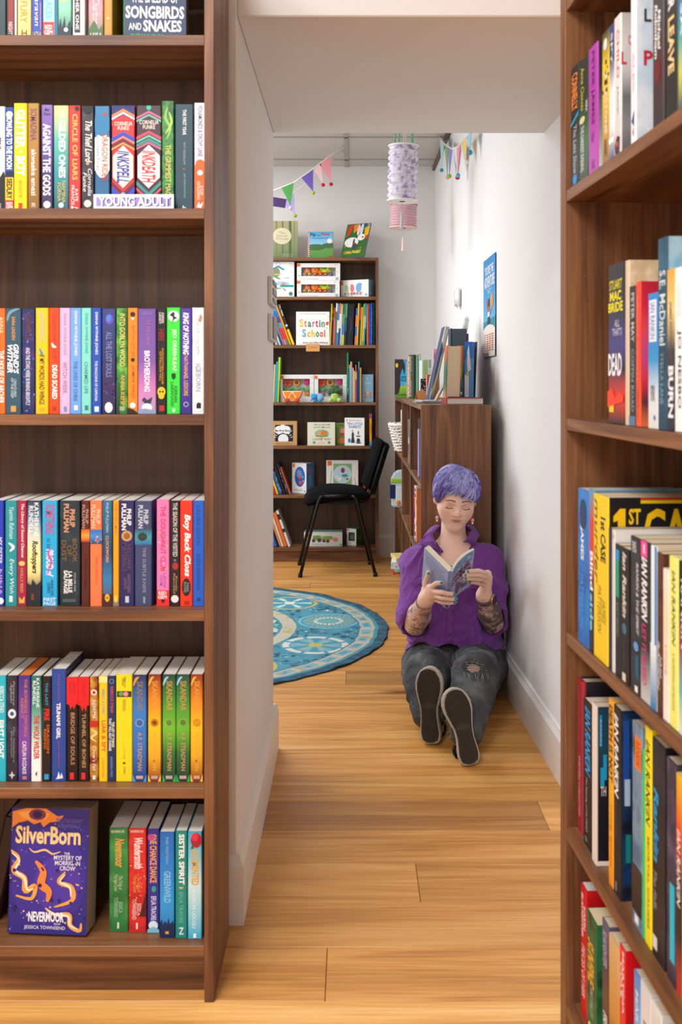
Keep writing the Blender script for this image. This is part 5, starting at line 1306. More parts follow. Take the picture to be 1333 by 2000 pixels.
# ================================================================== CHAIR
SCH = 318.5
yN, yFa = F / SCH, F / SCH + .43
ch = thing('chair', 'black fabric stacking chair with thin black steel legs before the far bookcase', 'chair', (0, yN, 0), (0, 0, R(3.5)))
steel, fab = mat('121214', .4, spec=.4), mat('0f0f11', .95, bump=.5, bscale=500, spec=.2)


def cpt(px, py, y):
    return Vector(((px - PX) / SCH, y, CAMH - (py - PY) / SCH))


def arc(p, q, r, n=5):
    return [p.lerp(q, t / n) for t in range(n + 1)]


for y in (.011, .419):
    A, B, C_, D = (cpt(587, 1127, y), cpt(625, 969, y), cpt(696, 969, y), cpt(734, 1127, y))
    A.z = D.z = .012
    pts = [A, A.lerp(B, .93), A.lerp(B, .975).lerp(B.lerp(C_, .06), .45), B.lerp(C_, .12), B.lerp(C_, .88), D.lerp(C_, .975).lerp(C_.lerp(B, .06), .45), D.lerp(C_, .93), D]
    MB().tube(pts[:4], .0105, steel, 10).build('leg', ch, True)
    MB().tube(pts[4:], .0105, steel, 10).build('leg', ch, True)
    MB().tube([pts[3], pts[4]], .0105, steel, 10).build('seat_rail', ch, True)
    for q in (A, D):
        MB().lathe([(.0, 0), (.014, 0), (.014, .02), (.011, .024)], mat('0c0c0e', .5), 10, (q.x, q.y, .0)).build('foot_cap', ch, True)
    yy = .06 if y < .2 else .37
    MB().tube([cpt(640, 985, yy), cpt(701, 985, yy), cpt(713, 984, yy), cpt(719, 980, yy), cpt(724, 970, yy), cpt(729, 955, yy), cpt(757, 872, yy)], .0095, steel, 10).build('back_tube', ch, True)
prof = [(-.283, .440), (-.262, .438), (-.2, .455), (-.1, .464), (.03, .466), (.1, .474), (.122, .488), (.118, .504), (.06, .522), (-.03, .533), (-.12, .535), (-.2, .524), (-.25, .498), (-.278, .462)]
MB().prism(prof, .018, .412, fab, 1).build('seat', ch, bevel=.012, seg=3, smooth=True)
MB().prism([(x * .96 - .003, z - .010) for x, z in prof[:6]] + [(.1, .468), (-.1, .46), (-.27, .434)][::1], .03, .4, mat('0d0d0f', .6), 1).build('seat_shell', ch)
b0, b1 = cpt(727, 960, 0), cpt(757, 863, 0)
ax = (b1 - b0).normalized()
nn = Vector((-ax.z, 0, ax.x))


def slab(o0, o1, a0, a1, name, m, bv):
    q = [b0 + ax * a0 + nn * o0, b0 + ax * a0 + nn * o1, b0 + ax * a1 + nn * o1, b0 + ax * a1 + nn * o0]
    MB().prism([(p.x, p.z) for p in q][::-1], .002, .428, m, 1).build(name, ch, bevel=bv, seg=3, smooth=True)


L_ = (b1 - b0).length
slab(.010, .046, .0, L_, 'back_cushion', fab, .014)
slab(-.024, -.006, -.02, L_ - .012, 'back_shell', fab, .008)
slab(-.0065, .0105, .02, L_ - .03, 'back_core', mat('0d0d0f', .7), .002)

# ================================================================== RUG
def build_rug():
    cx, cy, rr = -.864, 4.803, 1.043
    nr, na = 230, 960
    root = thing('rug', 'round blue patterned rug with cream bands lying on the oak floor', 'rug', (cx, cy, 0))
    rs = np.linspace(0.0, 1.0, nr)
    an = np.arange(na) * 2 * math.pi / na
    Rg, A = np.meshgrid(rs, an, indexing='ij')
    wav = 1 + .0022 * np.sin(A * 17) + .002 * np.sin(A * 41 + 1) + .0012 * np.sin(A * 67)
    X, Y = Rg * rr * wav * np.cos(A), Rg * rr * wav * np.sin(A)
    edge = np.clip((Rg - .93) / .07, 0, 1)
    Z = .006 + .0012 * np.sin(X * 9) * np.sin(Y * 7) + edge * (.004 * np.maximum(0, np.sin(A * 23 + 2 * np.sin(A * 3))))
    P = np.stack([X, Y, Z], -1).reshape(-1, 3)
    n = len(P)
    rng = np.random.RandomState(3)

    def vnoise(x, y, f, seed):
        g = np.random.RandomState(seed).rand(128, 128)
        u, v = (x * f) % 127, (y * f) % 127
        i, j = u.astype(int), v.astype(int)
        a, b = u - i, v - j
        a, b = a * a * (3 - 2 * a), b * b * (3 - 2 * b)
        return g[i, j] * (1 - a) * (1 - b) + g[i + 1, j] * a * (1 - b) + g[i, j + 1] * (1 - a) * b + g[i + 1, j + 1] * a * b
    r = Rg
    C = np.zeros(r.shape + (3,))
    H_ = lambda h: np.array(hexc(h)[:3])
    C[:] = H_('44889c')
    sx, sy = X + 5, Y + 5
    n1 = vnoise(sx, sy, 19, 1)
    n2 = vnoise(sx, sy, 46, 2)
    n3 = vnoise(sx, sy, 33, 4)

    def put(mask, h, a=1.0):
        C[mask] = C[mask] * (1 - a) + H_(h) * a
    put(n1 > .62, '559aac', .5)
    put((n2 > .66) & (n1 < .55), '24506a')
    put((n3 > .8), '3a7088')
    put((n2 < .1) & (n3 > .45), 'dfe6de', .8)
    put((n1 < .10), '9aa49e', .6)
    # medallions
    for k in range(10):
        a0 = R(11.2 + 34.6 * (k - 3)) if k < 7 else R(11.2 + 34.6 * (k - 3))
        mx, my, mr = .735 * rr * math.cos(a0), .735 * rr * math.sin(a0), .150
        d = np.hypot(X - mx, Y - my) / mr
        th = np.arctan2(Y - my, X - mx)
        typ = (k - 3) % 3
        put(d < 1.08, '4490aa')
        if typ == 0:
            put((d < 1) & (d > .93), '79bccb')
            put((d < .85) & (np.sin(th * 24) * np.sin(d * 26) > -.1), 'aaae78', .6)
            put((d < .5) & (d > .38) & (np.sin(th * 20) > -.3), 'd8e4dc')
            put(d < .3, '6aa4a4')
        elif typ == 1:
            put((d < 1) & (d > .88), 'bfae52')
            put((d < .8) & (np.cos(th * 6) > .3) & (d > .25), '8cc4bc', .8)
            put((d < .78) & (np.cos(th * 6) > .93), 'e8e8dc')
            put(d < .2, 'd8d8c8')
        else:
            put((d < 1) & (d > .8) & (np.cos(th * 8) > -.85), 'd2ccc0')
            put((d < .75) & (np.cos(th * 6) > -.2), '7ab4b4', .7)
            put((d < .6) & (np.cos(th * 6 + 1) > .6), 'a8a89c', .7)
            put(d < .22, 'b8b060')
    # bands
    put((r > .955), '284e64')
    put((r > .955) & (n2 > .6), '356178')
    put((r <= .955) & (r > .935), '4a8f9c')
    band = (r <= .935) & (r > .872)
    put(band, 'b9b3a4')
    put(band & (np.abs(((A * 46 / (2 * math.pi)) % 1) - .5) < .34) & (np.abs(r - .903) < .022), '86a6ac')
    put(band & (np.abs(((A * 46 / (2 * math.pi)) % 1) - .5) < .22) & (np.abs(r - .903) < .013) & (n2 > .4), '4a9ab0')
    put(band & (n3 > .74), 'aaa078')
    put((r <= .872) & (r > .862), '3a7c90')
    ring = (r <= .575) & (r > .508)
    put(ring, 'bdb49e')
    put(ring & (np.abs(((A * 30 / (2 * math.pi)) % 1) - .5) < .3) & (np.abs(r - .54) < .02) & (n2 > .3), 'b4b0a4')
    put(ring & (n3 > .80), 'b0a67c')
    put((r <= .585) & (r > .575), '3a8a94')
    put((r <= .508) & (r > .495), '3a8a94')
    inn = r <= .495
    put(inn, '2f6478')
    put(inn & (n2 > .62), '5fb0a8')
    put(inn & (n1 > .75), 'd0d8cc', .7)
    me = bpy.data.meshes.new('rug_pile')
    i, j = np.meshgrid(np.arange(nr - 1), np.arange(na), indexing='ij')
    q = np.stack([i * na + j, (i + 1) * na + j, (i + 1) * na + (j + 1) % na, i * na + (j + 1) % na], -1).reshape(-1, 4)
    # thin skirt down to the floor
    b = P[-na:].copy()
    b[:, 2] = .0006
    V = np.vstack([P, b])
    o = (nr - 1) * na
    k = np.arange(na)
    q2 = np.stack([o + k, n + k, n + (k + 1) % na, o + (k + 1) % na], -1)
    Q = np.vstack([q, q2])
    me.from_pydata(V.tolist(), [], Q.tolist())
    ca = me.color_attributes.new('print', 'FLOAT_COLOR', 'POINT')
    col = np.ones((len(V), 4))
    col[:n, :3] = C.reshape(-1, 3)
    col[n:, :3] = H_('24404e')
    ca.data.foreach_set('color', col.ravel())
    m, nt, bs = newmat('printed_cotton_rug')
    at_ = nt.nodes.new('ShaderNodeAttribute')
    at_.attribute_name = 'print'
    nt.links.new(at_.outputs['Color'], bs.inputs['Base Color'])
    bs.inputs['Roughness'].default_value = .95
    nz = nt.nodes.new('ShaderNodeTexNoise')
    nz.inputs['Scale'].default_value = 500
    tc = nt.nodes.new('ShaderNodeTexCoord')
    nt.links.new(tc.outputs['Object'], nz.inputs['Vector'])
    bp = nt.nodes.new('ShaderNodeBump')
    bp.inputs['Strength'].default_value = .4
    bp.inputs['Distance'].default_value = .002
    nt.links.new(nz.outputs['Fac'], bp.inputs['Height'])
    nt.links.new(bp.outputs[0], bs.inputs['Normal'])
    me.materials.append(m)
    me.polygons.foreach_set('use_smooth', [True] * len(me.polygons))
    o_ = link(bpy.data.objects.new('rug_pile', me))
    o_.parent = root


build_rug()

# ================================================================== LANTERNS
def lantern(label, px, pyt, pyb, wpx, s, col, tassel, seed, ringc, spots):
    r0 = wpx / s / 2
    zt, zb = pz(pyt, s), pz(pyb, s)
    root = thing('paper_lantern', label, 'lantern', (pxx(px, s), F / s, zb), (R(.6), R(1.5), 0), 'paper lanterns under the reading room ceiling')
    H_ = zt - zb
    nf = 9
    prof = []
    steps = nf * 6
    for i in range(steps + 1):
        t = i / steps
        prof.append((r0 * (.935 + .065 * math.cos(2 * math.pi * nf * t)), H_ * t))
    m, nt, b = newmat('lantern_paper')
    b.inputs['Roughness'].default_value = .8
    tc = nt.nodes.new('ShaderNodeTexCoord')
    vo = nt.nodes.new('ShaderNodeTexNoise')
    vo.inputs['Scale'].default_value = 44 if spots else 110
    vo.inputs['Detail'].default_value = 2
    nt.links.new(tc.outputs['Object'], vo.inputs['Vector'])
    rp = ramp(nt, [(.4, hexc(col[0])), (.52, hexc(col[1])), (.6, hexc(col[2])), (.7, hexc(col[3]))])
    nt.links.new(vo.outputs['Fac'], rp.inputs[0])
    nt.links.new(rp.outputs[0], b.inputs['Base Color'])
    b.inputs['Subsurface Weight'].default_value = 0.0
    MB().lathe(prof, m, 40).build('pleated_shade', root, True)
    wp = mat(ringc, .8)
    MB().lathe([(r0 * 1.0, 0), (r0 * .2, .001)], wp, 40).build('base_disc', root)
    MB().lathe([(r0 * 1.005, 0), (r0 * 1.005, .006), (r0 * .985, .006), (r0 * .985, 0)], wp, 40).build('rim', root)
    MB().lathe([(r0 * 1.005, H_ - .006), (r0 * 1.005, H_ + .002), (r0 * .985, H_ + .002), (r0 * .985, H_ - .006)], wp, 40).build('rim', root)
    top = TZ - zb - .002
    for sx in (-1, 1):
        MB().tube([(sx * r0 * .6, 0, H_), (sx * r0 * .42, 0, top)], .0042, mat('6ab48c', .6), 6).build('ribbon', root)
    MB().tube([(0, 0, H_ * .5), (.0, 0, H_), (0.002, 0, top)], .0025, mat('e8dccc', .7), 6).build('hanging_cord', root)
    if tassel:
        L1, c = tassel
        MB().tube([(0, 0, .03), (0, 0, -L1 * .45)], .0007, mat('b8b4b0', .3), 5).build('tassel_thread', root)
        MB().tube([(0, 0, -L1 * .4), (0, 0, -L1 * .46), (0, 0, -L1)], [.003, .0045, .0075], mat(c, .5), 8).build('tassel', root)


lantern('lilac and white floral pleated paper lantern hanging from the ceiling', 786, 286, 394, 60, 400, ('dcd8de', 'cfc8d6', 'b09cc4', 'a482b0'), (.13, 'b0b4b8'), 1, 'ece6e0', True)
lantern('pink pleated paper lantern partly hidden behind the lilac one', 788, 398, 446, 54, 340, ('dab8bc', 'd0a4ac', 'c498a2', 'dcc0c4'), (.13, 'f0c8c0'), 2, 'e8c4bc', False)

# ================================================================== BUNTING
def pennant(root, p, q, drop, col, pom, ctr=.5, tw=0.0):
    """felt triangle between two points of the cord, with a pompom at its tip"""
    p, q = Vector(p), Vector(q)
    d = (q - p)
    d.z = 0
    nrm = Vector((-d.y, d.x, 0)).normalized()
    tip = p.lerp(q, ctr) + Vector((0, 0, -drop)) + nrm * tw
    th = nrm * .0012
    vs = [p - th, q - th, tip - th, p + th, q + th, tip + th]
    mm = mat(col, .95, sheen=.2)
    mb = MB().add(vs, [(0, 2, 1), (3, 4, 5), (0, 1, 4, 3), (1, 2, 5, 4), (2, 0, 3, 5)], mm)
    f = mb.build('pennant', root)
    MB().ball(tip + Vector((0, 0, -.009)), .012, mat(pom, .95), 10, 8).build('pompom', f, True)


S1 = 312
cord_m = mat('ece4d6', .8)
bu = thing('bunting', 'felt pennant bunting with pompoms strung from ceiling to the left wall', 'bunting', (0, F / S1, 0))


def bp1(px, py, dy=0.0):
    v = at(px, py, S1)
    return Vector((v.x, dy, v.z))


cpts = [bp1(440, 395), bp1(500, 386), bp1(545, 368), bp1(575, 356), bp1(605, 335), bp1(640, 308), bp1(672, 284)]
MB().tube(cpts, .0042, cord_m, 6).build('cord', bu, True)
for (a, b, drop, c, pm, ct) in (((550, 366), (574, 357), 44, '4f9a4c', 'f4c8cc', .75), ((588, 346), (612, 330), 44, '6f5ab0', 'a8c02c', 1.0), ((612, 330), (627, 318), 44, 'f4c8cc', 'c8242c', 1.3), ((624, 320), (647, 303), 54, 'ee9ca0', 'c8242c', 1.0)):
    pennant(bu, bp1(*a), bp1(*b), drop / S1, c, pm, ct)
bu2 = thing('bunting', 'second lower pennant string with lilac flag behind the left wall edge', 'bunting', (0, F / S1 + .12, 0))
MB().tube([bp1(440, 400), bp1(500, 398), bp1(550, 385), bp1(590, 356), bp1(625, 325), bp1(672, 284)], .0036, cord_m, 6).build('cord', bu2, True)
pennant(bu2, bp1(545, 387), bp1(572, 370), 44 / S1, 'b4a4e0', '9ab82c', 1.1)
pennant(bu2, bp1(505, 398), bp1(532, 391), 50 / S1, '4a2a6a', 'c8242c', .5)
# dark purple card hanging on the string
cd_ = thing('hanging_card', 'dark purple card hanging from the bunting beside the left wall edge', 'card', tuple(at(548, 396, 318)), (0, R(9), 0))
MB().box(-.05, .034, -.001, .001, -.028, .028, mat('3c2356', .7)).build('card', cd_)
MB().tube([(0, 0, .028), (.004, .1, .08)], .0008, cord_m, 5).build('string', cd_)

bu3 = thing('bunting', 'pastel pennant bunting with pompoms along the right wall under the ceiling', 'bunting', (0, 0, 0))


def wallpt(px, py, off=.05):
    """point 'off' in front of the right wall on the ray through a photo pixel"""
    y = 5.0
    for _ in range(40):
        s = (px - PX) / (rwx(y) - off)
        y = F / s
    s = F / y
    return at(px, py, s)


W3 = [wallpt(858, 266), wallpt(870, 282), wallpt(884, 291), wallpt(896, 286), wallpt(908, 272), wallpt(924, 250), wallpt(945, 222)]
MB().tube(W3, .0042, cord_m, 6).build('cord', bu3, True)
for (a, b, drop, c, pm, ct) in (((860, 268), (868, 280), 56, 'a8d4dc', '3a9ac8', .4), ((869, 281), (876, 287), 56, '6aa860', 'e8a0b0', .8), ((876, 287), (884, 291), 52, '8a74c0', '9ab82c', .3), ((886, 291), (893, 288), 50, 'c8e0e0', '6ab8c8', 1.3),
                                ((893, 288), (900, 282), 56, 'f08a98', 'c8242c', .2), ((902, 280), (912, 266), 44, 'f0d478', 'f0ece4', .9), ((912, 266), (922, 253), 36, '8ac8dc', '3a9ac8', .7)):
    p, q = wallpt(*a), wallpt(*b)
    pennant(bu3, p, q, drop / (F / p.y), c, pm, ct)

# ================================================================== WALL ITEMS
# calendar poster on the right wall
y0, y1 = wallpt(946.5, 508, .001).y, wallpt(970, 492, .001).y
P0, P1 = Vector((rwx(y0), y0, 0)), Vector((rwx(y1), y1, 0))
dirp = (P1 - P0).normalized()
nw = Vector((-abs(dirp.y), -dirp.x if dirp.y < 0 else dirp.x, 0)).normalized()
zt, zbm = pz(492, F / y1), pz(694, F / y1)
ps = thing('poster_calendar', 'blue and cream year planner poster pinned to the white right wall', 'poster', (P0.x - .004, y0, zbm), (0, 0, math.atan2(dirp.y, dirp.x)))
W_, H_ = (P1 - P0).length, zt - zbm
mb = MB()
NB = 8
for i in range(NB):
    for zz0, zz1 in ((0, H_),):
        b0_, b1_ = [.002 + .006 * (1 - math.sin(math.pi * t)) ** 2 for t in (i / NB, (i + 1) / NB)]
        mb.add([(W_ * i / NB, -.0002, zz0), (W_ * (i + 1) / NB, -.0002, zz0), (W_ * (i + 1) / NB, -.0002, zz1), (W_ * i / NB, -.0002, zz1),
                (W_ * i / NB, .0008, zz0), (W_ * (i + 1) / NB, .0008, zz0), (W_ * (i + 1) / NB, .0008, zz1), (W_ * i / NB, .0008, zz1)],
               [(0, 1, 2, 3), (7, 6, 5, 4), (0, 4, 5, 1), (3, 2, 6, 7)], mat('1c8acc', .5))
mb.build('sheet', ps)
printed('poster_print', ps, (0, -.0002, H_), (W_, 0, 0), (0, 0, -H_), (0, -1, 0),
        'G;0;.64;1484c8,1c94d4,5ab8e4|r;.64;.76;1c8aa8|p;1c8aa8;0,.65 1,.61 1,.66 0,.68|h;YOU’RE THE;.08;.17;f0f0f4;.12;.85;B|h;ADVENTURE;.185;.3;f0f0f4;.1;.92;B|h;READING CALENDAR;.315;.33;e8f0f4;.3;.7|h;2025;.34;.36;e8f0f4;.38;.62|'
        'e;.72;.45;f0941c;.1;.08|p;d8502c;.25,.4 .3,.4 .45,.56 .4,.58|p;d8502c;.75,.5 .78,.5 .58,.58 .54,.56|e;.48;.47;4a2a24;.07;.06|e;.48;.52;c87a54;.05;.03|r;.55;.6;e8ecf0;.4;.56|p;2a2a34;.4,.6 .56,.6 .62,.67 .35,.67|e;.5;.8;f2e8dc;.62;.12|r;.8;1;f2e8dc|' +
        '|'.join('r;%.3f;%.3f;d87a5a;%.2f;%.2f' % (.775 + .022 * j, .785 + .022 * j, .1 + .22 * i, .24 + .22 * i) for i in range(4) for j in range(8)) + '|h;READ MORE;.965;.978;c84a4a;.08;.5', lift=.0004)
# thermostat-like white sensor
v = wallpt(900, 582, .001)
sn = thing('wall_sensor', 'small white rounded sensor mounted on the right wall above the books', 'sensor', (rwx(v.y) - .001, v.y, v.z), (0, 0, R(-90)))
MB().box(-.05, .05, -.03, 0, -.05, .055, mat('efeeec', .35)).build('housing', sn, bevel=.012, seg=3, smooth=True)
MB().ball((0.0, -.03, -.035), (.018, .006, .012), mat('d4d2ce', .3)).build('lens', sn, True)
# switches on the left jamb
for n, (ya_, yb_, lab) in enumerate(((534, 598, 'upper'), (607, 669, 'lower'))):
    yd0 = F * .252 / (PX - 523.0)
    s_ = F / yd0
    zc, hh = pz((ya_ + yb_) / 2, s_), (yb_ - ya_) / s_ * .84
    y0_, y1_ = yd0, YW1 - .008
    sw = thing('wall_switch', 'grey metal socket plate, %s of the pair on the left passage wall' % lab, 'switch', (-.252, (y0_ + y1_) / 2, zc), group='plates on the passage wall')
    d_ = (y1_ - y0_) / 2
    MB().box(.0004, .012, -d_, d_, -hh / 2, hh / 2, mat('d6d0ca', .45)).build('plate', sw, bevel=.002)
    if n == 0:
        for a, b in ((.26, .42), (-.12, .12), (-.4, -.24)):
            MB().box(.012, .0155, -d_ * .6, d_ * .6, hh * a, hh * b, mat('8f8884', .4)).build('rocker', sw, bevel=.001)
    else:
        MB().box(.012, .016, -d_ * .6, d_ * .6, hh * -.42, hh * .42, mat('8f8884', .4)).build('socket_face', sw, bevel=.001)
# ================================================================== LOW CABINET ALONG THE RIGHT WALL
CX, CN, CF, CH = .277, 3.935, 6.27, 1.103
CD = .278
cab = thing('low_bookcase', 'long low walnut bookcase with three bays along the right wall', 'bookcase', (CX, CF, 0), (0, 0, R(-90)))
CW = CF - CN
t = .0186
wz, wx, wy = walnut(2), walnut(0), walnut(1)
for x in (0, CW - t):
    MB().box(x, x + t, 0, CD, 0, CH, wz).build('side_panel', cab, bevel=.0008)
divs = [.83, 1.587]
for x in divs:
    MB().box(x - t, x + t, .0012, CD - .006, 0, CH - .02, wz).build('divider', cab, bevel=.0008)
MB().box(t, CW - t, .0006, CD - .006, CH - .02, CH - .0002, wx).build('top_panel', cab, bevel=.0008)
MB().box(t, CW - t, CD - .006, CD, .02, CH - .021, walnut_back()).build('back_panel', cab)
xs_ = [t] + divs + [CW - t]
for i in range(3):
    a = xs_[i] + (t if i else 0) + .0003
    b = xs_[i + 1] - (t if i < 2 else 0) - .0003
    for z in (.785, .475, .105):
        MB().box(a, b, .0018, CD - .0065, z - .02, z, wx).build('shelf', cab, bevel=.0008)
    MB().box(a, b, .03, .046, 0, .0846, wx).build('plinth', cab)


def cabbook(lab, group, y, z, w, d, h, base, spine='', side=None, **k):
    """book standing in the cabinet with its spine to the room"""
    return book(k.get('n', 'hardback_book'), lab, group, (CX + k.get('o', .012), y, z), (0, R(k.get('lean', 0)), R(-90)), w, d, h, base, spine, '', True, side, back=k.get('back'))


gC = 'books in the low bookcase'
cabbook('lavender blue hardback in the nearest upper bay of the low bookcase', gC, 4.30, .785, .03, .2, .205, '9a9ad0', 't;POEMS;.2;.6;6a6aa8;.3;.7')
cabbook('black box with orange band in the nearest upper bay', gC, 4.36, .785, .07, .22, .25, '16161a', 'r;.78;.86;e8542c', o=.02)
cabbook('slim multicoloured spine in the middle upper bay of the low bookcase', gC, 5.02, .785, .03, .2, .22, 'b8b0b8', 'r;.0;.4;8a9ab0|r;.55;.62;2a4ab0|r;.62;.78;d8502c|r;.78;1;d8b04a')
cabbook('magenta and orange picture book in the nearest lower bay', gC, 4.56, .475, .03, .22, .245, 'c02c5c', 'r;0;.1;e0582c|r;.2;.4;e8602c|r;.5;.6;8a2a6a|r;.7;.9;c8346a')
cabbook('white and multicoloured picture book beside the magenta one', gC, 4.50, .475, .045, .24, .25, 'e8e4e0', 'r;.04;.1;2a8ab0|r;.13;.2;1c6aa0|p;d82c2c;.1,.25 .9,.2 .9,.4 .3,.45|p;2a1414;.3,.5 .8,.35 .9,.55 .5,.6|p;e8b08a;.1,.6 .6,.58 .4,.7|p;2a5ac0;.1,.72 .8,.68 .7,.8|r;.82;.9;2a8a6a|r;.93;1;4ab0c8')
cabbook('orange picture book against the near end panel', gC, 4.468, .475, .010, .22, .24, 'ee8a4a', 'r;.2;.3;d8502c|r;.6;.7;f0c89a', o=.016)

# wicker basket in the far upper bay with a carton in it
bs = thing('wicker_basket', 'white woven basket sticking out of the far upper bay', 'basket', (.338, 5.86, .786))
wm = mat('e6ddd2', .85)
bk_ = MB()
for k in range(9):
    z = .012 + .0165 * k
    r_ = .072 + .034 * k / 8
    pts = []
    for i in range(49):
        a = 2 * math.pi * i / 48
        rr = r_ + .006 * (1 if (i + k) % 2 else -1)
        pts.append((rr * math.cos(a), rr * math.sin(a), z + .003 * math.sin(6 * a + k)))
    bk_.tube(pts, .0075, wm, 6)
bk_.build('weave', bs, True)['kind'] = 'stuff'
for i in range(16):
    a = 2 * math.pi * i / 16
    MB().tube([(.07 * math.cos(a), .07 * math.sin(a), .004), (.108 * math.cos(a), .108 * math.sin(a), .158)], .0045, wm, 6).build('stake', bs, True)
rim = [(.111 * math.cos(2 * math.pi * i / 40), .111 * math.sin(2 * math.pi * i / 40), .16 + .003 * math.sin(i * 2.2)) for i in range(41)]
MB().tube(rim, .011, wm, 8).build('rim', bs, True)
MB().lathe([(0, .003), (.068, .003), (.068, .008), (0, .008)], wm, 24).build('base', bs)
cb_ = thing('toy_box', 'small white carton with orange label standing in the wicker basket', 'box', (.338, 5.86, .796), (0, 0, R(12)))
MB().box(-.036, .036, -.04, .04, 0, .235, mat('d8dedb', .5)).build('carton', cb_, bevel=.0015)
printed('front_print', cb_, (.036, -.04, .235), (0, .08, 0), (0, 0, -.235), (1, 0, 0), 'r;.05;.2;ee5a1c;.3;.8')
printed('side_print', cb_, (-.036, -.04, .235), (.072, 0, 0), (0, 0, -.235), (0, -1, 0), 'r;.05;.2;ee5a1c;.5;.95|r;.62;.72;ee5a1c;.5;.95|r;.3;.5;8ab0a0;.1;.4')

# leaflets and soft books in the far lower bays
gL = 'soft books and leaflets in the far bays'
lf = thing('cloth_book', 'pale cloth book with green band and tags poking out of the far lower bay', 'soft book', (.262, 5.75, .476), (0, 0, R(-4)), gL)
MB().prism([(-.028, 0), (.09, 0), (.09, .2), (.02, .214), (-.012, .2), (-.03, .165)], -.03, .03, mat('c8d8dc', .9), 1).build('cloth_cover', lf, bevel=.008, seg=2)
MB().box(-.031, .09, -.034, .0331, .14, .165, mat('a4c83c', .9)).build('band', lf, bevel=.003)
MB().box(-.036, -.006, -.036, -.0305, .05, .13, mat('1c2a5c', .9)).build('tag', lf, bevel=.002)
MB().box(.0, .035, -.04, -.0345, .012, .12, mat('dce8ee', .7)).build('tag', lf, bevel=.002)
MB().ball((.012, -.041, .028), (.014, .003, .014), mat('f08a2c', .8)).build('flower_patch', lf, True)
mg = thing('cloth_book', 'grey soft pouch under the cloth book in the far lower bay', 'soft book', (.268, 5.78, .30), (0, 0, R(2)), gL)
bpy.data.objects.remove(mg)
st_ = [('slim red booklet at the bottom of the leaflet pile', 'd8402c', .012, 0, .000), ('pale green booklet in the leaflet pile', '9ad0b0', .018, 6, .006), ('white and blue picture leaflet in the leaflet pile', 'dce6ec', .040, -4, -.004), ('yellow picture leaflet on top of the leaflet pile', 'e8d48a', .022, 8, .006)]
z = .1058
for lab, c, h_, yw, dx in st_:
    q = thing('booklet', lab + ' in the far bottom bay', 'booklet', (.292 + dx, 5.72, z), (0, 0, R(yw)), gL)
    MB().box(-.055, .1, -.09, .09, 0, h_, mat(c, .5)).build('pages', q, bevel=.0015)
    printed('cover_print', q, (-.055, -.09, h_), (.155, 0, 0), (0, 0, -h_), (0, -1, 0), 's;10;%s;.1;.9;.03;%d' % ('2a7ab0,e8f0f4' if 'blue' in lab else 'c8842c,f4f0e8', int(z * 1000)))
    z += h_ + .0006

# ------------------------------------------------------------------ on top of the low bookcase
Z = CH + .0004
gT = 'books on top of the low bookcase'


def where(lab):
    return lab if 'low bookcase' in lab else lab + (' on the low bookcase' if len(lab.split()) < 13 else '')


def topbook(lab, px0, px1, pyt, s, d, base, spine='', side=None, lean=0, yaw=0, hard=True, cover='', z=Z, n='picture_book', pages='e2d8c4', back=None, dz=0):
    """spine (or cover when yaw=-90) towards the camera"""
    w = (px1 - px0) / s
    h = (pz(pyt, s) - z) / math.cos(R(lean))
    w = w * math.cos(R(lean)) - .0006
    return book(n, where(lab), gT, (pxx((px0 + px1) / 2, s), F / s, z + abs(math.sin(R(lean))) * w / 2 + dz), (0, R(lean), R(yaw)), w, d, h, base, spine, cover, hard, side, pages, back=back)


def topface(lab, px0, px1, pyt, s, th, base, items, yaw=0, lean=0, z=Z, n='picture_book', side=None):
    w = (px1 - px0) / s
    h = (pz(pyt, s) - z) / math.cos(R(lean))
    return book(n, where(lab), gT, (pxx(px0, s), F / s + th / 2, z + abs(math.sin(R(lean))) * th / 2), (0, R(-lean), R(-90 + yaw)), th, w, h, base, '', items, True, side)


topface('dark tree picture book standing face-out at the far end', 771.5, 798, 702, 322, .02, '2aa4d4',
        'G;0;.7;2a9ad4,38b4e0|G;.7;1;9ac83c,5a9a2c|p;33262a;0,0 .6,.0 .72,.1 .78,.3 .62,.24 .5,.3 .4,.45 .42,.7 .3,.9 .0,.95|p;2a1c20;.5,.02 .55,.12 .75,.2 .72,.42 .66,.36|e;.16;.16;f0c42c;.1;.06|h;LITTLE;.45;.52;14304a;.45;.95;B|h;MONSTER;.54;.58;14304a;.45;.95|r;.64;.67;f0a84a;.74;.84|r;.69;.73;f0a84a;.74;.84|h;BY HEATHER SIMPSON;.92;.955;2a4a1c;.1;.9')
topbook('tall picture book with rust leaf pattern spine', 798.5, 806, 693, 345, .2, 'n:b8583c,d8c8b0,5a7a4a,60', 'r;0;.03;5a8a4a|r;.97;1;4a8a3a')
topbook('dark bottle green picture book', 806.5, 813, 693, 348, .2, '143c34', side='1c4a3c')
topbook('green and cream striped picture book', 813.5, 818, 694, 350, .2, '5a8a64', 'r;.02;.98;c8d0b8;.35;.6')
topbook('pale green hardback beside the striped one', 818.5, 822.5, 692, 352, .2, '7aa07a', 'r;.02;.98;dfe0d0;.3;.6')
topbook('white glossy hardback behind the front books', 823, 829, 704, 362, .16, 'd8e0e8')
topbook('olive and lime hardback behind the front books', 829.5, 836, 703, 364, .16, '8aa050', 'r;.0;.5;a4b86a')
topbook('grey green hardback behind the front books', 836.5, 843, 703, 366, .16, '8a9a94', 'r;.2;.6;b8c8c4')
topface('black and white patterned card book', 822, 832.5, 740, 384, .012, '1a1a1c', 's;20;e8e8e8;.05;.95;.12;6|h;A;.0;.12;8a8a90;.3;.7')
topface('red orange card book with cream edge', 832.8, 842, 732, 386, .012, 'd8402c', 'r;0;1;e8e0d0;0;.2|e;.6;.5;c83424;.3;.3')
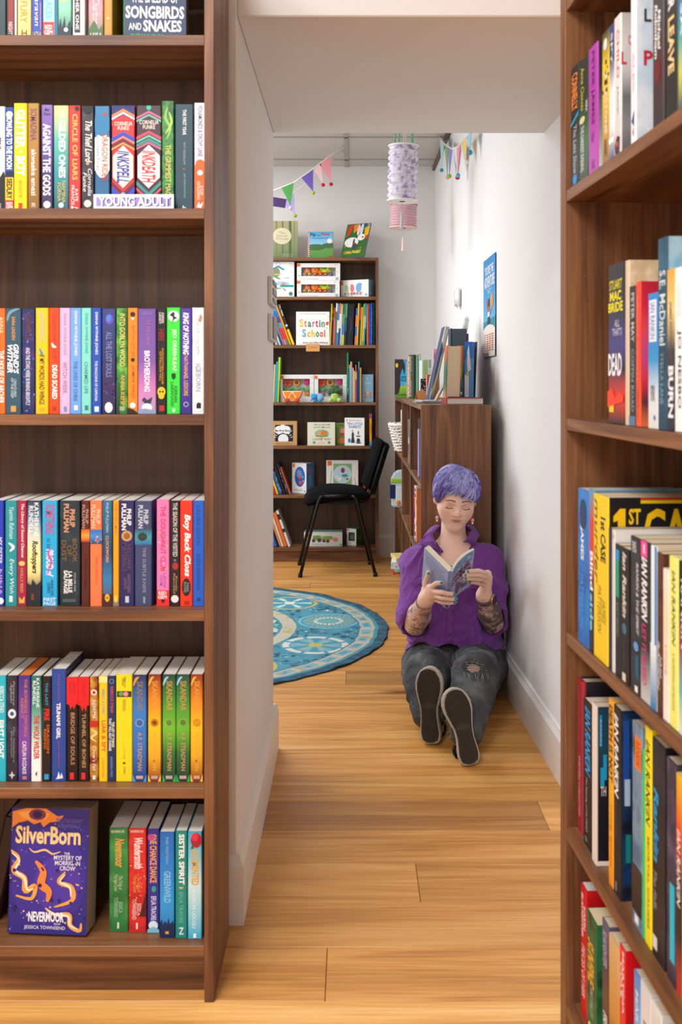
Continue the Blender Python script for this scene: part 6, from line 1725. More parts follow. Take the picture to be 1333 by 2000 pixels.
topface('pink picture book with dark block letters', 846.3, 859, 682, 400, .012, 'f0a8b8', 'h;USE;.08;.22;3a2a34;.2;.95;B|h;N;.3;.45;3a2a34;.4;.8;B|G;.5;1;f0a8b8,f0b0a0')
topbook('teal leaning card book between the red card and the large one', 836.5, 842, 735, 405, .14, '8ac0b8', '', lean=9)
topbook('large painterly picture book leaning right', 837.5, 847, 639, 425, .18, 'g:b8c0cc,e4dcc4,8a9ac0,4a5a94,c8bc6a,5a6aa8', 'p;4a5a9a;0,.2 .6,.3 .5,.55 .2,.8 0,.9|p;d8d070;.5,.4 .9,.35 .8,.7 .5,.85|p;e8e4d8;.1,.05 .9,.04 .7,.2 .2,.22', lean=12.5, side='3a4668')
topbook('bright blue picture book leaning at a slant', 849.5, 853.5, 722, 452, .1, '2a90d8', 'r;.3;.5;4aa8e8|r;.75;.9;d8a03a', lean=27, side='c8a070')
f_ = thing('box_file', 'dark slate grey box file standing behind the books', 'box file', (pxx(881, 436), F / 436, Z))
w, h = 31 / 436, pz(642, 436) - Z
MB().box(.006, w, 0, .11, 0, h, mat('525c64', .6)).build('file_body', f_, bevel=.002)
MB().box(-.001, .0056, 0, .11, 0, h + .002, mat('3c464e', .6)).build('file_spine', f_, bevel=.001)
wd = thing('white_wand', 'white speckled rounded paddle standing behind the grey box file', 'toy', (pxx(886, 421), F / 421, Z), (0, R(9), 0))
MB().lathe([(0, 0), (.014, 0), (.014, pz(634, 421) - Z), (.0135, pz(622, 421) - Z), (.009, pz(617, 421) - Z), (0, pz(616, 421) - Z)], mat('ecebe8', .4), 16).build('shaft', wd, True)
sp_ = MB()
rnd = random.Random(5)
for i in range(30):
    a, z_ = rnd.uniform(3.6, 5.8), rnd.uniform(.3, .39)
    sp_.ball((.0142 * math.cos(a), .0142 * math.sin(a), z_), .0013, mat('b8b4ae', .5), 6, 4)
sp_.build('speckle', wd)['kind'] = 'stuff'
topbook('pink and purple book edge behind the box file', 912.5, 916, 652, 434, .15, '8a4a8a', 'r;.1;.2;e85aa8|r;.3;.4;e83a7a|r;.0;.1;6a4a9a')
lb = thing('hardback_book', 'red hardback lying flat at the near end with pages to the camera', 'book', (pxx(908, 484), F / 484 + .085, Z), (0, 0, R(2)), gT)
w, h = 74 / 484, .0262
MB().box(-w / 2, w / 2, -.085, .085, 0, .002, mat('a02430', .5)).build('back_board', lb, bevel=.0005)
MB().box(-w / 2, w / 2, -.085, .085, h - .002, h, mat('a82834', .5)).build('front_board', lb, bevel=.0005)
MB().box(-w / 2, -w / 2 + .003, -.085, .085, .002, h - .002, mat('9a222e', .5)).build('spine', lb)
MB().box(-w / 2 + .003, w / 2 - .004, -.081, .081, .002, h - .002, mat('ddd6ca', .8)).build('page_block', lb)
ZL = Z + h + .0004
ob = book('hardback_book', 'thick orange and green hardback standing on the red book, fore-edge to the camera', gT, (pxx(885.5, 476), F / 476 + .13, ZL), (0, R(-2), R(180)), .060, .125, pz(675, 476) - ZL, 'd8642c', '', '', True,
          'g:d8642c,b85a2c,2f6a4a,1f5a3c,2a6a3c,c8742c', 'd8c4a4', back='g:d8642c,b85a2c,2f6a4a')
book('hardback_book', 'orange and green leaf patterned hardback turned beside the thick one', gT, (pxx(905, 470), F / 470 + .09, ZL), (0, R(-1), R(-24)), .028, .12, pz(674, 470) - ZL,
     'g:e8785a,e8805c,6a9a6a,3a7a5c,5a7a80,4a5a64', 'p;3a8a5c;0,.35 .3,.2 .8,.3 .5,.5 .6,.62 .2,.7|p;f0a84a;.4,.45 .8,.4 .7,.6 .5,.75|p;2a5a4a;.0,.6 .4,.65 .8,.9 0,1|r;.9;.95;e0e0dc;.5;.75', '', True, 'g:3a7a5c,5a6a70', pages='d8c4a4')
topface('bright blue picture book with white tower leaning by the wall', 909, 926, 668, 462, .012, '1c6ac0', 'G;0;.3;1c6ac0,2a80d0|p;e8eef4;.3,.2 .5,.05 .6,.25 .75,.5 .4,.55 .3,.4|r;.6;1;dfe4e8;.0;.5|r;.55;.62;e0c02c;.2;.5', yaw=-20, z=ZL, side='5aa0d8')
topbook('navy hardback against the right wall', 925.5, 929, 668, 452, .2, '1c2a48', lean=2)
mgz = [('grey glossy magazine lying at the front edge of the low bookcase top', '9a9ca4', 0), ('pale magazine lying on the grey one', 'c4c4c8', 4)]
z = Z
for lab, c, yw in mgz:
    q = thing('magazine', lab, 'magazine', (.325 + yw * .004, 4.42, z), (0, 0, R(yw)), gT)
    MB().box(-.045, .075, -.14, .1, 0, .005, mat(c, .3)).build('pages', q, bevel=.0008)
    z += .0056
oc = thing('folded_card', 'small folded orange card standing on the magazines', 'card', (pxx(825, 420), F / 420 - .04, z), (0, 0, R(20)))
MB().add([(-.022, 0, 0), (.022, 0, 0), (.022, .02, .04), (-.022, .02, .04), (-.022, .04, 0), (.022, .04, 0),
          (-.022, .0012, 0), (.022, .0012, 0), (.022, .02, .0382), (-.022, .02, .0382), (-.022, .0388, 0), (.022, .0388, 0)],
         [(0, 1, 2, 3), (3, 2, 5, 4), (6, 9, 8, 7), (9, 10, 11, 8), (0, 6, 7, 1), (4, 5, 11, 10), (0, 3, 9, 6), (3, 4, 10, 9), (1, 7, 8, 2), (2, 8, 11, 5)], mat('e8a05c', .7)).build('card', oc)
# ================================================================== PERSON
# ---- little signed-distance modeller: blended volumes -> one continuous skin
def VP(px, py, y):
    s = F / y
    return np.array(((px - PX) / s, y, CAMH - (py - PY) / s))


def smin(a, b, k):
    if k <= 0:
        return np.minimum(a, b)
    h = np.clip(.5 + .5 * (b - a) / k, 0, 1)
    return b + (a - b) * h - k * h * (1 - h)


class Vox:
    def __init__(s, lo, hi, h):
        s.lo, s.h = np.array(lo, float), h
        s.n = np.ceil((np.array(hi) - s.lo) / h).astype(int) + 1
        s.D = np.full(s.n, .5, np.float32)

    def win(s, lo, hi):
        a = np.maximum(np.floor((lo - s.lo) / s.h).astype(int), 0)
        b = np.minimum(np.ceil((hi - s.lo) / s.h).astype(int) + 1, s.n)
        sl = tuple(slice(i, max(j, i)) for i, j in zip(a, b))
        ax = [s.lo[i] + s.h * np.arange(sl[i].start, sl[i].stop, dtype=np.float32) for i in range(3)]
        return sl, ax

    @staticmethod
    def ev(p, ax):
        x, y, z = ax[0][:, None, None], ax[1][None, :, None], ax[2][None, None, :]
        if p[0] == 'rc':
            _, a, b, ra, rb = p
            a, b = np.asarray(a), np.asarray(b)
            d = b - a
            L2 = max(float(d @ d), 1e-12)
            t = np.clip(((x - a[0]) * d[0] + (y - a[1]) * d[1] + (z - a[2]) * d[2]) / L2, 0, 1)
            return np.sqrt((x - a[0] - t * d[0]) ** 2 + (y - a[1] - t * d[1]) ** 2 + (z - a[2] - t * d[2]) ** 2) - (ra + (rb - ra) * t)
        _, c, r, M = p
        q = [(x - c[0]) * M[i][0] + (y - c[1]) * M[i][1] + (z - c[2]) * M[i][2] for i in range(3)]
        k0 = np.sqrt(sum((q[i] / r[i]) ** 2 for i in range(3)))
        k1 = np.sqrt(sum((q[i] / r[i] ** 2) ** 2 for i in range(3)))
        return k0 * (k0 - 1) / np.maximum(k1, 1e-6)

    @staticmethod
    def bb(p):
        if p[0] == 'rc':
            r = max(p[3], p[4])
            return np.minimum(p[1], p[2]) - r, np.maximum(p[1], p[2]) + r
        r = max(p[2])
        return np.asarray(p[1]) - r, np.asarray(p[1]) + r

    def add(s, prims, k=.01, kj=.01, sub=False):
        bb = [s.bb(p) for p in prims]
        m = .02 + max(k, kj) * 1.5
        sl, ax = s.win(np.min([b[0] for b in bb], 0) - m, np.max([b[1] for b in bb], 0) + m)
        acc = None
        for p in prims:
            d = s.ev(p, ax).astype(np.float32)
            acc = d if acc is None else smin(acc, d, k)
        s.D[sl] = -smin(-s.D[sl], acc, kj) if sub else smin(s.D[sl], acc, kj)

    def cut(s, o, n):
        """remove everything on the side n points to"""
        ax = [s.lo[i] + s.h * np.arange(s.n[i], dtype=np.float32) for i in range(3)]
        d = (ax[0][:, None, None] - o[0]) * n[0] + (ax[1][None, :, None] - o[1]) * n[1] + (ax[2][None, None, :] - o[2]) * n[2]
        s.D = np.maximum(s.D, d.astype(np.float32))

    def mesh(s, smooth=1):
        D, S = s.D, s.D < 0
        c = np.zeros(tuple(s.n - 1), np.int8)
        offs = [(i, j, k) for i in (0, 1) for j in (0, 1) for k in (0, 1)]
        n = s.n
        sub_ = lambda A, o: A[o[0]:n[0] - 1 + o[0], o[1]:n[1] - 1 + o[1], o[2]:n[2] - 1 + o[2]]
        for o in offs:
            c += sub_(S, o)
        act = np.argwhere((c > 0) & (c < 8))
        ids = np.full(tuple(s.n - 1), -1, np.int32)
        ids[tuple(act.T)] = np.arange(len(act))
        vals = {o: D[tuple((act + o).T)] for o in offs}
        P, W = np.zeros((len(act), 3)), np.zeros(len(act))
        for a in offs:
            for ax_ in range(3):
                if a[ax_]:
                    continue
                b = list(a)
                b[ax_] = 1
                va, vb = vals[a], vals[tuple(b)]
                m = (va < 0) != (vb < 0)
                t = va[m] / (va[m] - vb[m])
                q = np.tile(np.array(a, float), (m.sum(), 1))
                q[:, ax_] += t
                P[m] += q
                W[m] += 1
        V = (act + P / W[:, None]) * s.h + s.lo
        Q = []
        for ax_ in range(3):
            u, v = (ax_ + 1) % 3, (ax_ + 2) % 3
            lo_ = [slice(None)] * 3
            hi_ = [slice(None)] * 3
            lo_[ax_], hi_[ax_] = slice(0, -1), slice(1, None)
            ch = np.argwhere(S[tuple(lo_)] != S[tuple(hi_)])
            ch = ch[(ch[:, u] > 0) & (ch[:, v] > 0) & (ch[:, u] < n[u] - 1) & (ch[:, v] < n[v] - 1)]
            st_in = S[tuple(ch.T)]
            eu, ev_ = np.eye(3, dtype=int)[u], np.eye(3, dtype=int)[v]
            q = np.stack([ids[tuple((ch - eu - ev_).T)], ids[tuple((ch - ev_).T)], ids[tuple(ch.T)], ids[tuple((ch - eu).T)]], -1)
            q[~st_in] = q[~st_in][:, ::-1]
            Q.append(q)
        Q = np.concatenate(Q)
        Q = Q[(Q >= 0).all(1)]
        for _ in range(smooth):
            acc, cnt = np.zeros_like(V), np.zeros(len(V))
            for i in range(4):
                np.add.at(acc, Q[:, i], V[Q[:, (i + 1) % 4]] + V[Q[:, (i + 3) % 4]])
                np.add.at(cnt, Q[:, i], 2)
            V = V * .5 + .5 * acc / np.maximum(cnt, 1)[:, None]
        return V, Q


def normals(V, Q):
    e = np.cross(V[Q[:, 2]] - V[Q[:, 0]], V[Q[:, 3]] - V[Q[:, 1]])
    N = np.zeros_like(V)
    for i in range(4):
        np.add.at(N, Q[:, i], e)
    return N / np.maximum(np.linalg.norm(N, axis=1), 1e-9)[:, None]


def rc(a, b, ra, rb):
    return ('rc', np.asarray(a, float), np.asarray(b, float), ra, rb)


I3 = np.eye(3)


def el(c, r, M=I3):
    return ('el', np.asarray(c, float), r, M)


PR = np.array((.375, 3.78, 0.0))
person = thing('person', 'person with short lavender hair in purple shirt and ripped grey jeans reading on the floor', 'person', tuple(PR))


def meshobj(name, V, Q, m, smooth=True, parent=person):
    me = bpy.data.meshes.new(name)
    me.from_pydata((V - PR).tolist(), [], Q.tolist())
    for x in (m if isinstance(m, list) else [m]):
        me.materials.append(x)
    if smooth:
        me.polygons.foreach_set('use_smooth', [True] * len(me.polygons))
    o = link(bpy.data.objects.new(name, me))
    o.parent = parent
    return o


def onp(mb, name, smooth=False, parent=None, **k):
    o = mb.build(name, person, smooth, **k)
    o.location = -Vector(PR)
    if parent:
        o.parent = parent
        o.location = (0, 0, 0) if tuple(parent.location) != (0, 0, 0) else -Vector(PR)
    return o


# ---- joints
shR, elR, wrR = VP(815, 1102, 3.83), VP(812, 1218, 3.70), VP(836, 1166, 3.515)
shL, elL, wrL = VP(955, 1094, 3.83), VP(962, 1214, 3.70), VP(948, 1163, 3.50)
neck = VP(886, 1076, 3.815)
chest, belly, pelv = VP(888, 1130, 3.81), VP(888, 1215, 3.80), VP(888, 1300, 3.79)
hipR, hipL = VP(846, 1306, 3.76), VP(928, 1304, 3.76)
knR, knL = VP(835, 1325, 3.50), VP(930, 1321, 3.41)
anR, anL = VP(838, 1392, 3.355), VP(911, 1428, 3.175)
# head frame
PHI, ROLL = R(24), R(5)
HC = VP(891, 969, 3.765)
fw = np.array((0, -math.cos(PHI), -math.sin(PHI)))
up0 = np.array((0, -math.sin(PHI), math.cos(PHI)))
rt0 = np.array((1.0, 0, 0))
hr = rt0 * math.cos(ROLL) - up0 * math.sin(ROLL)
hu = up0 * math.cos(ROLL) + rt0 * math.sin(ROLL)
HM = np.array([hr, fw, hu])


def hp(r, f, u):
    return HC + hr * r + fw * f + hu * u


# ---- open book in the hands
TH = R(40)
bu_ = np.array((0, -math.sin(TH), math.cos(TH)))
bw_ = np.array((0, math.cos(TH), math.sin(TH)))
bx_ = np.array((1.0, 0, 0))
S_t = np.array((.326, 3.333, .5585))
dirL = -.58 * bx_ + .81 * bw_
BW, BHt, SPW = .129, .198, .014
nLout = np.cross(dirL, bu_)
if nLout[1] > 0:
    nLout = -nLout
S_r = S_t + bx_ * SPW
NR = 10
angs = np.linspace(R(24), R(58), NR)
Rpts = [S_r]
for a in angs:
    Rpts.append(Rpts[-1] + (bx_ * math.sin(a) + bw_ * math.cos(a)) * BW / NR)
Rpts = np.array(Rpts)
dirR = (Rpts[-1] - Rpts[0]) / np.linalg.norm(Rpts[-1] - Rpts[0])
nRout = np.cross(bu_, dirR)
if nRout[1] > 0:
    nRout = -nRout


def onplane(px, py, O, n, off):
    d = np.array(((px - PX) / F, 1.0, -(py - PY) / F))
    c = np.array((0, 0, CAMH))
    t = ((O + n * off - c) @ n) / (d @ n)
    return c + d * t


LP = lambda px, py, off=.0115: onplane(px, py, S_t, nLout, off)
RP = lambda px, py, off=.0095: onplane(px, py, (Rpts[0] + Rpts[-1]) / 2 + nRout * .001, nRout, off)
nS = np.cross(bx_, bu_)
if nS[1] > 0:
    nS = -nS
SP = lambda px, py, off=.0095: onplane(px, py, S_t, nS, off)

fingersR = {
    'thumb': [LP(831, 1150, .024), LP(832, 1137, .017), LP(838, 1118, .011)],
    'index': [LP(841, 1148, .026), LP(853, 1139, .023), LP(864, 1138, .0115)],
    'middle': [LP(845, 1155, .028), LP(864, 1157, .026), SP(876, 1160, .014), SP(886, 1160.5, .0115)],
    'ring': [LP(846, 1163, .028), LP(865, 1168, .026), SP(880, 1170, .014), SP(890, 1169.5, .0115)],
    'little': [LP(846, 1169, .026), LP(862, 1176, .022), SP(878, 1178, .013), SP(889, 1176.5, .011)],
}
fingersL = {
    'index': [RP(953, 1121, .022), RP(935, 1115, .020), RP(922, 1115.5, .014), RP(912, 1116.5, .0115)],
    'middle': [RP(954, 1128, .024), RP(934, 1123, .022), RP(918, 1123, .014), RP(907, 1124, .0115)],
    'ring': [RP(953, 1136, .024), RP(934, 1131, .021), RP(919, 1130, .014), RP(908, 1130.5, .0115)],
    'little': [RP(950, 1144, .022), RP(934, 1139, .018), RP(924, 1137.5, .013), RP(916, 1138, .011)],
    'thumb': [RP(947, 1148, .0), RP(939, 1140, -.022), RP(931, 1134, -.028)],
}
wrR = LP(833, 1170, .036)
wrL = RP(946, 1162, .028)

body = Vox((.15, 3.06, .0), (.64, 3.97, .90), .003)
# trunk, neck
body.add([el(chest, (.145, .095, .15)), el(belly, (.132, .09, .13)), el(pelv, (.150, .09, .09)), rc(shR + np.array((.02, 0, -.012)), shL + np.array((-.02, 0, -.012)), .040, .040),
          rc(neck + np.array((0, .018, -.03)), hp(0, -.036, -.035), .051, .043), rc(neck + np.array((-.045, .01, -.02)), shR + np.array((.01, 0, -.01)), .036, .036), rc(neck + np.array((.045, .01, -.02)), shL + np.array((-.01, 0, -.01)), .036, .036)], .045, .02)
# head
body.add([el(hp(0, -.008, .022), (.0745, .094, .079), HM), el(hp(0, .026, -.026), (.0635, .062, .068), HM), el(hp(0, .048, -.058), (.051, .037, .043), HM),
          el(hp(0, .060, -.097), (.020, .019, .016), HM), el(hp(-.036, .05, -.032), (.026, .026, .028), HM), el(hp(.036, .05, -.032), (.026, .026, .028), HM),
          rc(hp(-.049, .004, -.048), hp(-.010, .060, -.091), .016, .017), rc(hp(.049, .004, -.048), hp(.010, .060, -.091), .016, .017)], .022, .018)
body.add([rc(hp(-.036, .071, .024), hp(-.012, .079, .018), .007, .008), rc(hp(.036, .071, .024), hp(.012, .079, .018), .007, .008)], .008, .014)
# eye sockets, then lowered lids
body.add([el(hp(-.031, .088, .004), (.016, .009, .009), HM), el(hp(.031, .088, .004), (.016, .009, .009), HM)], .004, .012, sub=True)
body.add([el(hp(-.031, .067, .003), (.0165, .0135, .0125), HM), el(hp(.031, .067, .003), (.0165, .0135, .0125), HM)], .004, .004)
# nose
body.add([rc(hp(0, .083, .008), hp(0, .101, -.020), .0055, .008), el(hp(0, .102, -.023), (.009, .009, .008), HM), el(hp(-.0105, .093, -.026), (.006, .007, .0055), HM), el(hp(.0105, .093, -.026), (.006, .007, .0055), HM)], .006, .008)
body.add([el(hp(-.0062, .0985, -.0315), (.0030, .0045, .0022), HM), el(hp(.0062, .0985, -.0315), (.0030, .0045, .0022), HM)], .0, .002, sub=True)
# lips
body.add([el(hp(0, .0855, -.0515), (.024, .0065, .003), HM), el(hp(0, .0845, -.057), (.020, .0072, .0038), HM)], .001, .004)
body.add([rc(hp(-.024, .087, -.0535), hp(0, .096, -.0542), .0013, .0013), rc(hp(0, .096, -.0542), hp(.024, .087, -.0535), .0013, .0013)], .001, .0015, sub=True)
# ears
for sg in (-1, 1):
    body.add([el(hp(sg * .0745, -.006, -.005), (.010, .019, .030), HM), el(hp(sg * .073, .0, -.028), (.008, .010, .011), HM)], .008, .006)
    body.add([el(hp(sg * .085, -.003, -.002), (.006, .010, .016), HM)], .004, .005, sub=True)
# arms
for sh, e_, w_ in ((shR, elR, wrR), (shL, elL, wrL)):
    body.add([rc(sh + np.array((0, 0, -.008)), e_, .040, .037), rc(e_, e_ + (w_ - e_) * .35, .040, .040), rc(e_ + (w_ - e_) * .35, w_, .040, .0265)], .02, .02)


def hand(Fg, w_, rr):
    knk = [Fg[k][0] for k in ('index', 'middle', 'ring', 'little')]
    body.add([rc(w_, k, .022, .0125) for k in knk] + [rc(knk[i], knk[i + 1], .0125, .012) for i in range(3)] + [rc(w_, Fg['thumb'][0], .020, .0135)], .010, .012)
    for nm, pts in Fg.items():
        f0 = {'thumb': 1.12, 'index': 1.0, 'middle': 1.03, 'ring': .98, 'little': .86}[nm] * rr
        n = len(pts) - 1
        body.add([rc(pts[i], pts[i + 1], f0 * (1.08 - .22 * i / n), f0 * (1.08 - .22 * (i + 1) / n)) for i in range(n)], .0015, .0025)


hand(fingersR, wrR, .0088)
hand(fingersL, wrL, .0086)
# legs inside the jeans
for h_, k_, a_ in ((hipR, knR, anR), (hipL, knL, anL)):
    body.add([rc(h_, k_, .075, .058), rc(k_, k_ + (a_ - k_) * .35, .056, .054), rc(k_ + (a_ - k_) * .35, a_, .054, .033)], .03, .03)
BV, BQ = body.mesh(1)

# skin colour, tattoo masks
m_, nt, bs = newmat('skin')
L, N = nt.links.new, nt.nodes.new
a1 = N('ShaderNodeAttribute')
a1.attribute_name = 'skin_tone'
a2 = N('ShaderNodeAttribute')
a2.attribute_name = 'ink'
tc = N('ShaderNodeTexCoord')
nz = N('ShaderNodeTexNoise')
nz.inputs['Scale'].default_value = 26
nz.inputs['Detail'].default_value = 1.5
nz.inputs['Distortion'].default_value = 1.2
L(tc.outputs['Object'], nz.inputs['Vector'])
ml = N('ShaderNodeMath')
ml.operation = 'MULTIPLY'
ml.inputs[1].default_value = 9
L(nz.outputs['Fac'], ml.inputs[0])
pp = N('ShaderNodeMath')
pp.operation = 'PINGPONG'
pp.inputs[1].default_value = .5
L(ml.outputs[0], pp.inputs[0])
lines = ramp(nt, [(.07, (.9, .9, .9, 1)), (.17, (0, 0, 0, 1))])
L(pp.outputs[0], lines.inputs[0])
n3 = N('ShaderNodeTexNoise')
n3.inputs['Scale'].default_value = 26
L(tc.outputs['Object'], n3.inputs['Vector'])
sepc = N('ShaderNodeSeparateColor')
L(a2.outputs['Color'], sepc.inputs[0])
shade = N('ShaderNodeMath')
shade.operation = 'ADD'
L(n3.outputs['Fac'], shade.inputs[0])
L(sepc.outputs[1], shade.inputs[1])
fill = ramp(nt, [(.54, (0, 0, 0, 1)), (.72, (.9, .9, .9, 1))])
L(shade.outputs[0], fill.inputs[0])
mx = N('ShaderNodeMath')
mx.operation = 'MAXIMUM'
L(lines.outputs[0], mx.inputs[0])
L(fill.outputs[0], mx.inputs[1])
mk = N('ShaderNodeMath')
mk.operation = 'MULTIPLY'
L(mx.outputs[0], mk.inputs[0])
L(sepc.outputs[0], mk.inputs[1])
mixc = N('ShaderNodeMix')
mixc.data_type = 'RGBA'
L(mk.outputs[0], mixc.inputs[0])
L(a1.outputs['Color'], mixc.inputs[6])
mixc.inputs[7].default_value = hexc('36373b')
L(mixc.outputs[2], bs.inputs['Base Color'])
bs.inputs['Roughness'].default_value = .48
bs.inputs['Subsurface Weight'].default_value = .12
bs.inputs['Subsurface Radius'].default_value = (.02, .008, .004)
bs.inputs['Subsurface Scale'].default_value = .3
body_o = meshobj('body', BV, BQ, m_)
base = np.array(hexc('eac0ac')[:3])
tone = np.tile(base, (len(BV), 1))


def tint(c, r, h, a=1.0, M=None):
    d = BV - np.asarray(c)
    if M is not None:
        d = np.stack([d @ M[i] for i in range(3)], -1)
    w = np.clip(1 - ((d / np.asarray(r)) ** 2).sum(1), 0, 1) ** .6 * a
    tone[:] = tone * (1 - w[:, None]) + np.array(hexc(h)[:3]) * w[:, None]


for sg in (-1, 1):
    tint(hp(sg * .042, .065, -.03), (.026, .03, .022), 'da8f80', .55, HM)
    tint(hp(sg * .075, 0, -.01), (.02, .025, .04), 'd99885', .5, HM)
    tint(hp(sg * .031, .08, .004), (.02, .02, .012), 'cf9a8c', .6, HM)
tint(hp(0, .105, -.023), (.018, .02, .013), 'dc9484', .55, HM)
tint(hp(0, .09, -.051), (.025, .02, .0044), 'b4605c', .95, HM)
tint(hp(0, .09, -.0575), (.020, .02, .0054), 'bc6a64', .95, HM)
ca = body_o.data.color_attributes.new('skin_tone', 'FLOAT_COLOR', 'POINT')
buf = np.ones((len(BV), 4))
buf[:, :3] = tone
ca.data.foreach_set('color', buf.ravel())
ink = np.zeros((len(BV), 4))


def segpar(a, b):
    d = b - a
    t = (BV - a) @ d / (d @ d)
    return t, np.linalg.norm(BV - a - np.clip(t, 0, 1)[:, None] * d, axis=1)


for (e_, w_, sh), dens, t1 in (((elR, wrR, shR), 0.05, .97), ((elL, wrL, shL), .2, .93)):
    t, d = segpar(e_, w_)
    wt = np.clip((t1 - t) / .06, 0, 1) * (d < .06)
    t2, d2 = segpar(e_, sh)
    wt = np.maximum(wt, (d2 < .055) * np.clip((.6 - t2) / .1, 0, 1) * (t < .3))
    ink[:, 0] = np.maximum(ink[:, 0], wt)
    ink[:, 1] = np.maximum(ink[:, 1], (wt > 0) * dens)
ca = body_o.data.color_attributes.new('ink', 'FLOAT_COLOR', 'POINT')
ca.data.foreach_set('color', ink.ravel())

from mathutils.bvhtree import BVHTree


def tree_of(V, Q):
    return BVHTree.FromPolygons([tuple(v) for v in V], [tuple(q) for q in Q])


bt = tree_of(BV, BQ)
CAM = Vector((0, 0, CAMH))


def hit(tree, px, py, off=0.0):
    d = Vector(((px - PX) / F, 1.0, -(py - PY) / F)).normalized()
    p, n, i, t = tree.ray_cast(CAM, d)
    return None if p is None else p + n * off


def drape(tree, rows, th, m, name, off=.0005, parent=None, mb=None):
    """thin sheet laid on a surface; rows of photo pixels"""
    own = mb is None
    mb = mb or MB()
    G = [[hit(tree, px, py, off + th) for px, py in r] for r in rows]
    Lw = [[hit(tree, px, py, off - .0015) for px, py in r] for r in rows]
    if any(p is None for r in G for p in r):
        return None
    nr, nc = len(rows), len(rows[0])
    vs = [p for r in G for p in r] + [p for r in Lw for p in r]
    o = nr * nc
    fs = []
    for i in range(nr - 1):
        for j in range(nc - 1):
            a = i * nc + j
            fs += [(a, a + 1, a + nc + 1, a + nc), (o + a + nc, o + a + nc + 1, o + a + 1, o + a)]
    rim = [j for j in range(nc)] + [i * nc + nc - 1 for i in range(1, nr)] + [(nr - 1) * nc + j for j in range(nc - 2, -1, -1)] + [i * nc for i in range(nr - 2, 0, -1)]
    for i in range(len(rim)):
        a, b = rim[i], rim[(i + 1) % len(rim)]
        fs.append((a, o + a, o + b, b))
    mb.add(vs, fs, m)
    return onp(mb, name, True, parent) if own else mb


def hpx(v):
    s = F / v[1]
    return PX + v[0] * s, PY + (CAMH - v[2]) * s


# brows, lashes
brow = mat('86685a', .8)
lash = mat('2c2022', .7)
for sg in (-1, 1):
    rows = []
    for t in np.linspace(0, 1, 9):
        r = sg * (.012 + .036 * t)
        u = .0215 + .0055 * math.sin(math.pi * min(1, t * 1.25) * .62) - .005 * max(0, t - .6)
        w = .0026 * (1 - t) ** .5 + .0006
        rows.append([hpx(hp(r, .08, u + w)), hpx(hp(r, .08, u - w))])
    drape(bt, rows, .0008, brow, 'eyebrow')
    rows = []
    for t in np.linspace(0, 1, 11):
        r = sg * (.0165 + .029 * t)
        u = -.0062 - .0045 * math.sin(math.pi * t) + .001 * t
        w = .0008 + .0007 * t
        rows.append([hpx(hp(r, .078, u + w)), hpx(hp(r, .078, u - w))])
    drape(bt, rows, .0012, lash, 'eyelashes')

# fingernails
teal = mat('1f8f98', .25)
nail_n = {}
for Fg, nrm in ((fingersR, None), (fingersL, None)):
    for nm, pts in Fg.items():
        if Fg is fingersL and nm == 'thumb':
            continue
        tip, d = pts[-1], pts[-1] - pts[-2]
        d = d / np.linalg.norm(d)
        vc = np.array((0, 0, CAMH)) - tip
        vc = vc / np.linalg.norm(vc)
        n = vc - d * (vc @ d)
        n /= np.linalg.norm(n)
        w = np.cross(d, n)
        c = tip + d * .001 + n * .0062
        M = Matrix(((w[0], d[0], n[0], c[0]), (w[1], d[1], n[1], c[1]), (w[2], d[2], n[2], c[2]), (0, 0, 0, 1)))
        onp(MB().ball((0, 0, 0), (.0052, .0072, .0026), teal, 10, 8, M), 'fingernail', True)

# ---- hair
H1, H2, H3, H4 = (mat(c, .55, spec=.3) for c in ('a4a4da', '8c88c8', '7262b4', 'b8bce4'))
H5 = mat('5c3c9c', .5, spec=.4)
HCn = (0, -.010, .024)
HRad = np.array((.0835, .1045, .084))


def scalp(az, elv, k=1.0):
    ce = math.cos(elv)
    return hp(HCn[0] + HRad[0] * k * math.sin(az) * ce, HCn[1] + HRad[1] * k * math.cos(az) * ce, HCn[2] + HRad[2] * k * math.sin(elv))


def hairline(az):
    a = abs(math.degrees(az))
    pts = [(0, 28), (35, 21), (52, 8), (60, -18), (78, -32), (90, -6), (110, -10), (130, -42), (180, -50)]
    for (a0, e0), (a1_, e1) in zip(pts[:-1], pts[1:]):
        if a <= a1_:
            return R(e0 + (e1 - e0) * (a - a0) / (a1_ - a0))
    return R(-50)


capV, capQ = [], []
NA, NE = 72, 22
for i in range(NA):
    az = 2 * math.pi * i / NA - math.pi
    e0 = hairline(az)
    for j in range(NE):
        e_ = e0 + (R(90) - e0) * j / (NE - 1)
        k = .955 + .045 * min(1, j / 4)
        capV.append(scalp(az, e_, k))
for i in range(NA):
    for j in range(NE - 1):
        a, b = i * NE + j, ((i + 1) % NA) * NE + j
        capQ.append((a, b, b + 1, a + 1))
hb = MB().add(capV, capQ, H2)
rnd = random.Random(11)
CRW = (R(118), R(64))


def sph(az, e_):
    return np.array((math.sin(az) * math.cos(e_), math.cos(az) * math.cos(e_), math.sin(e_)))


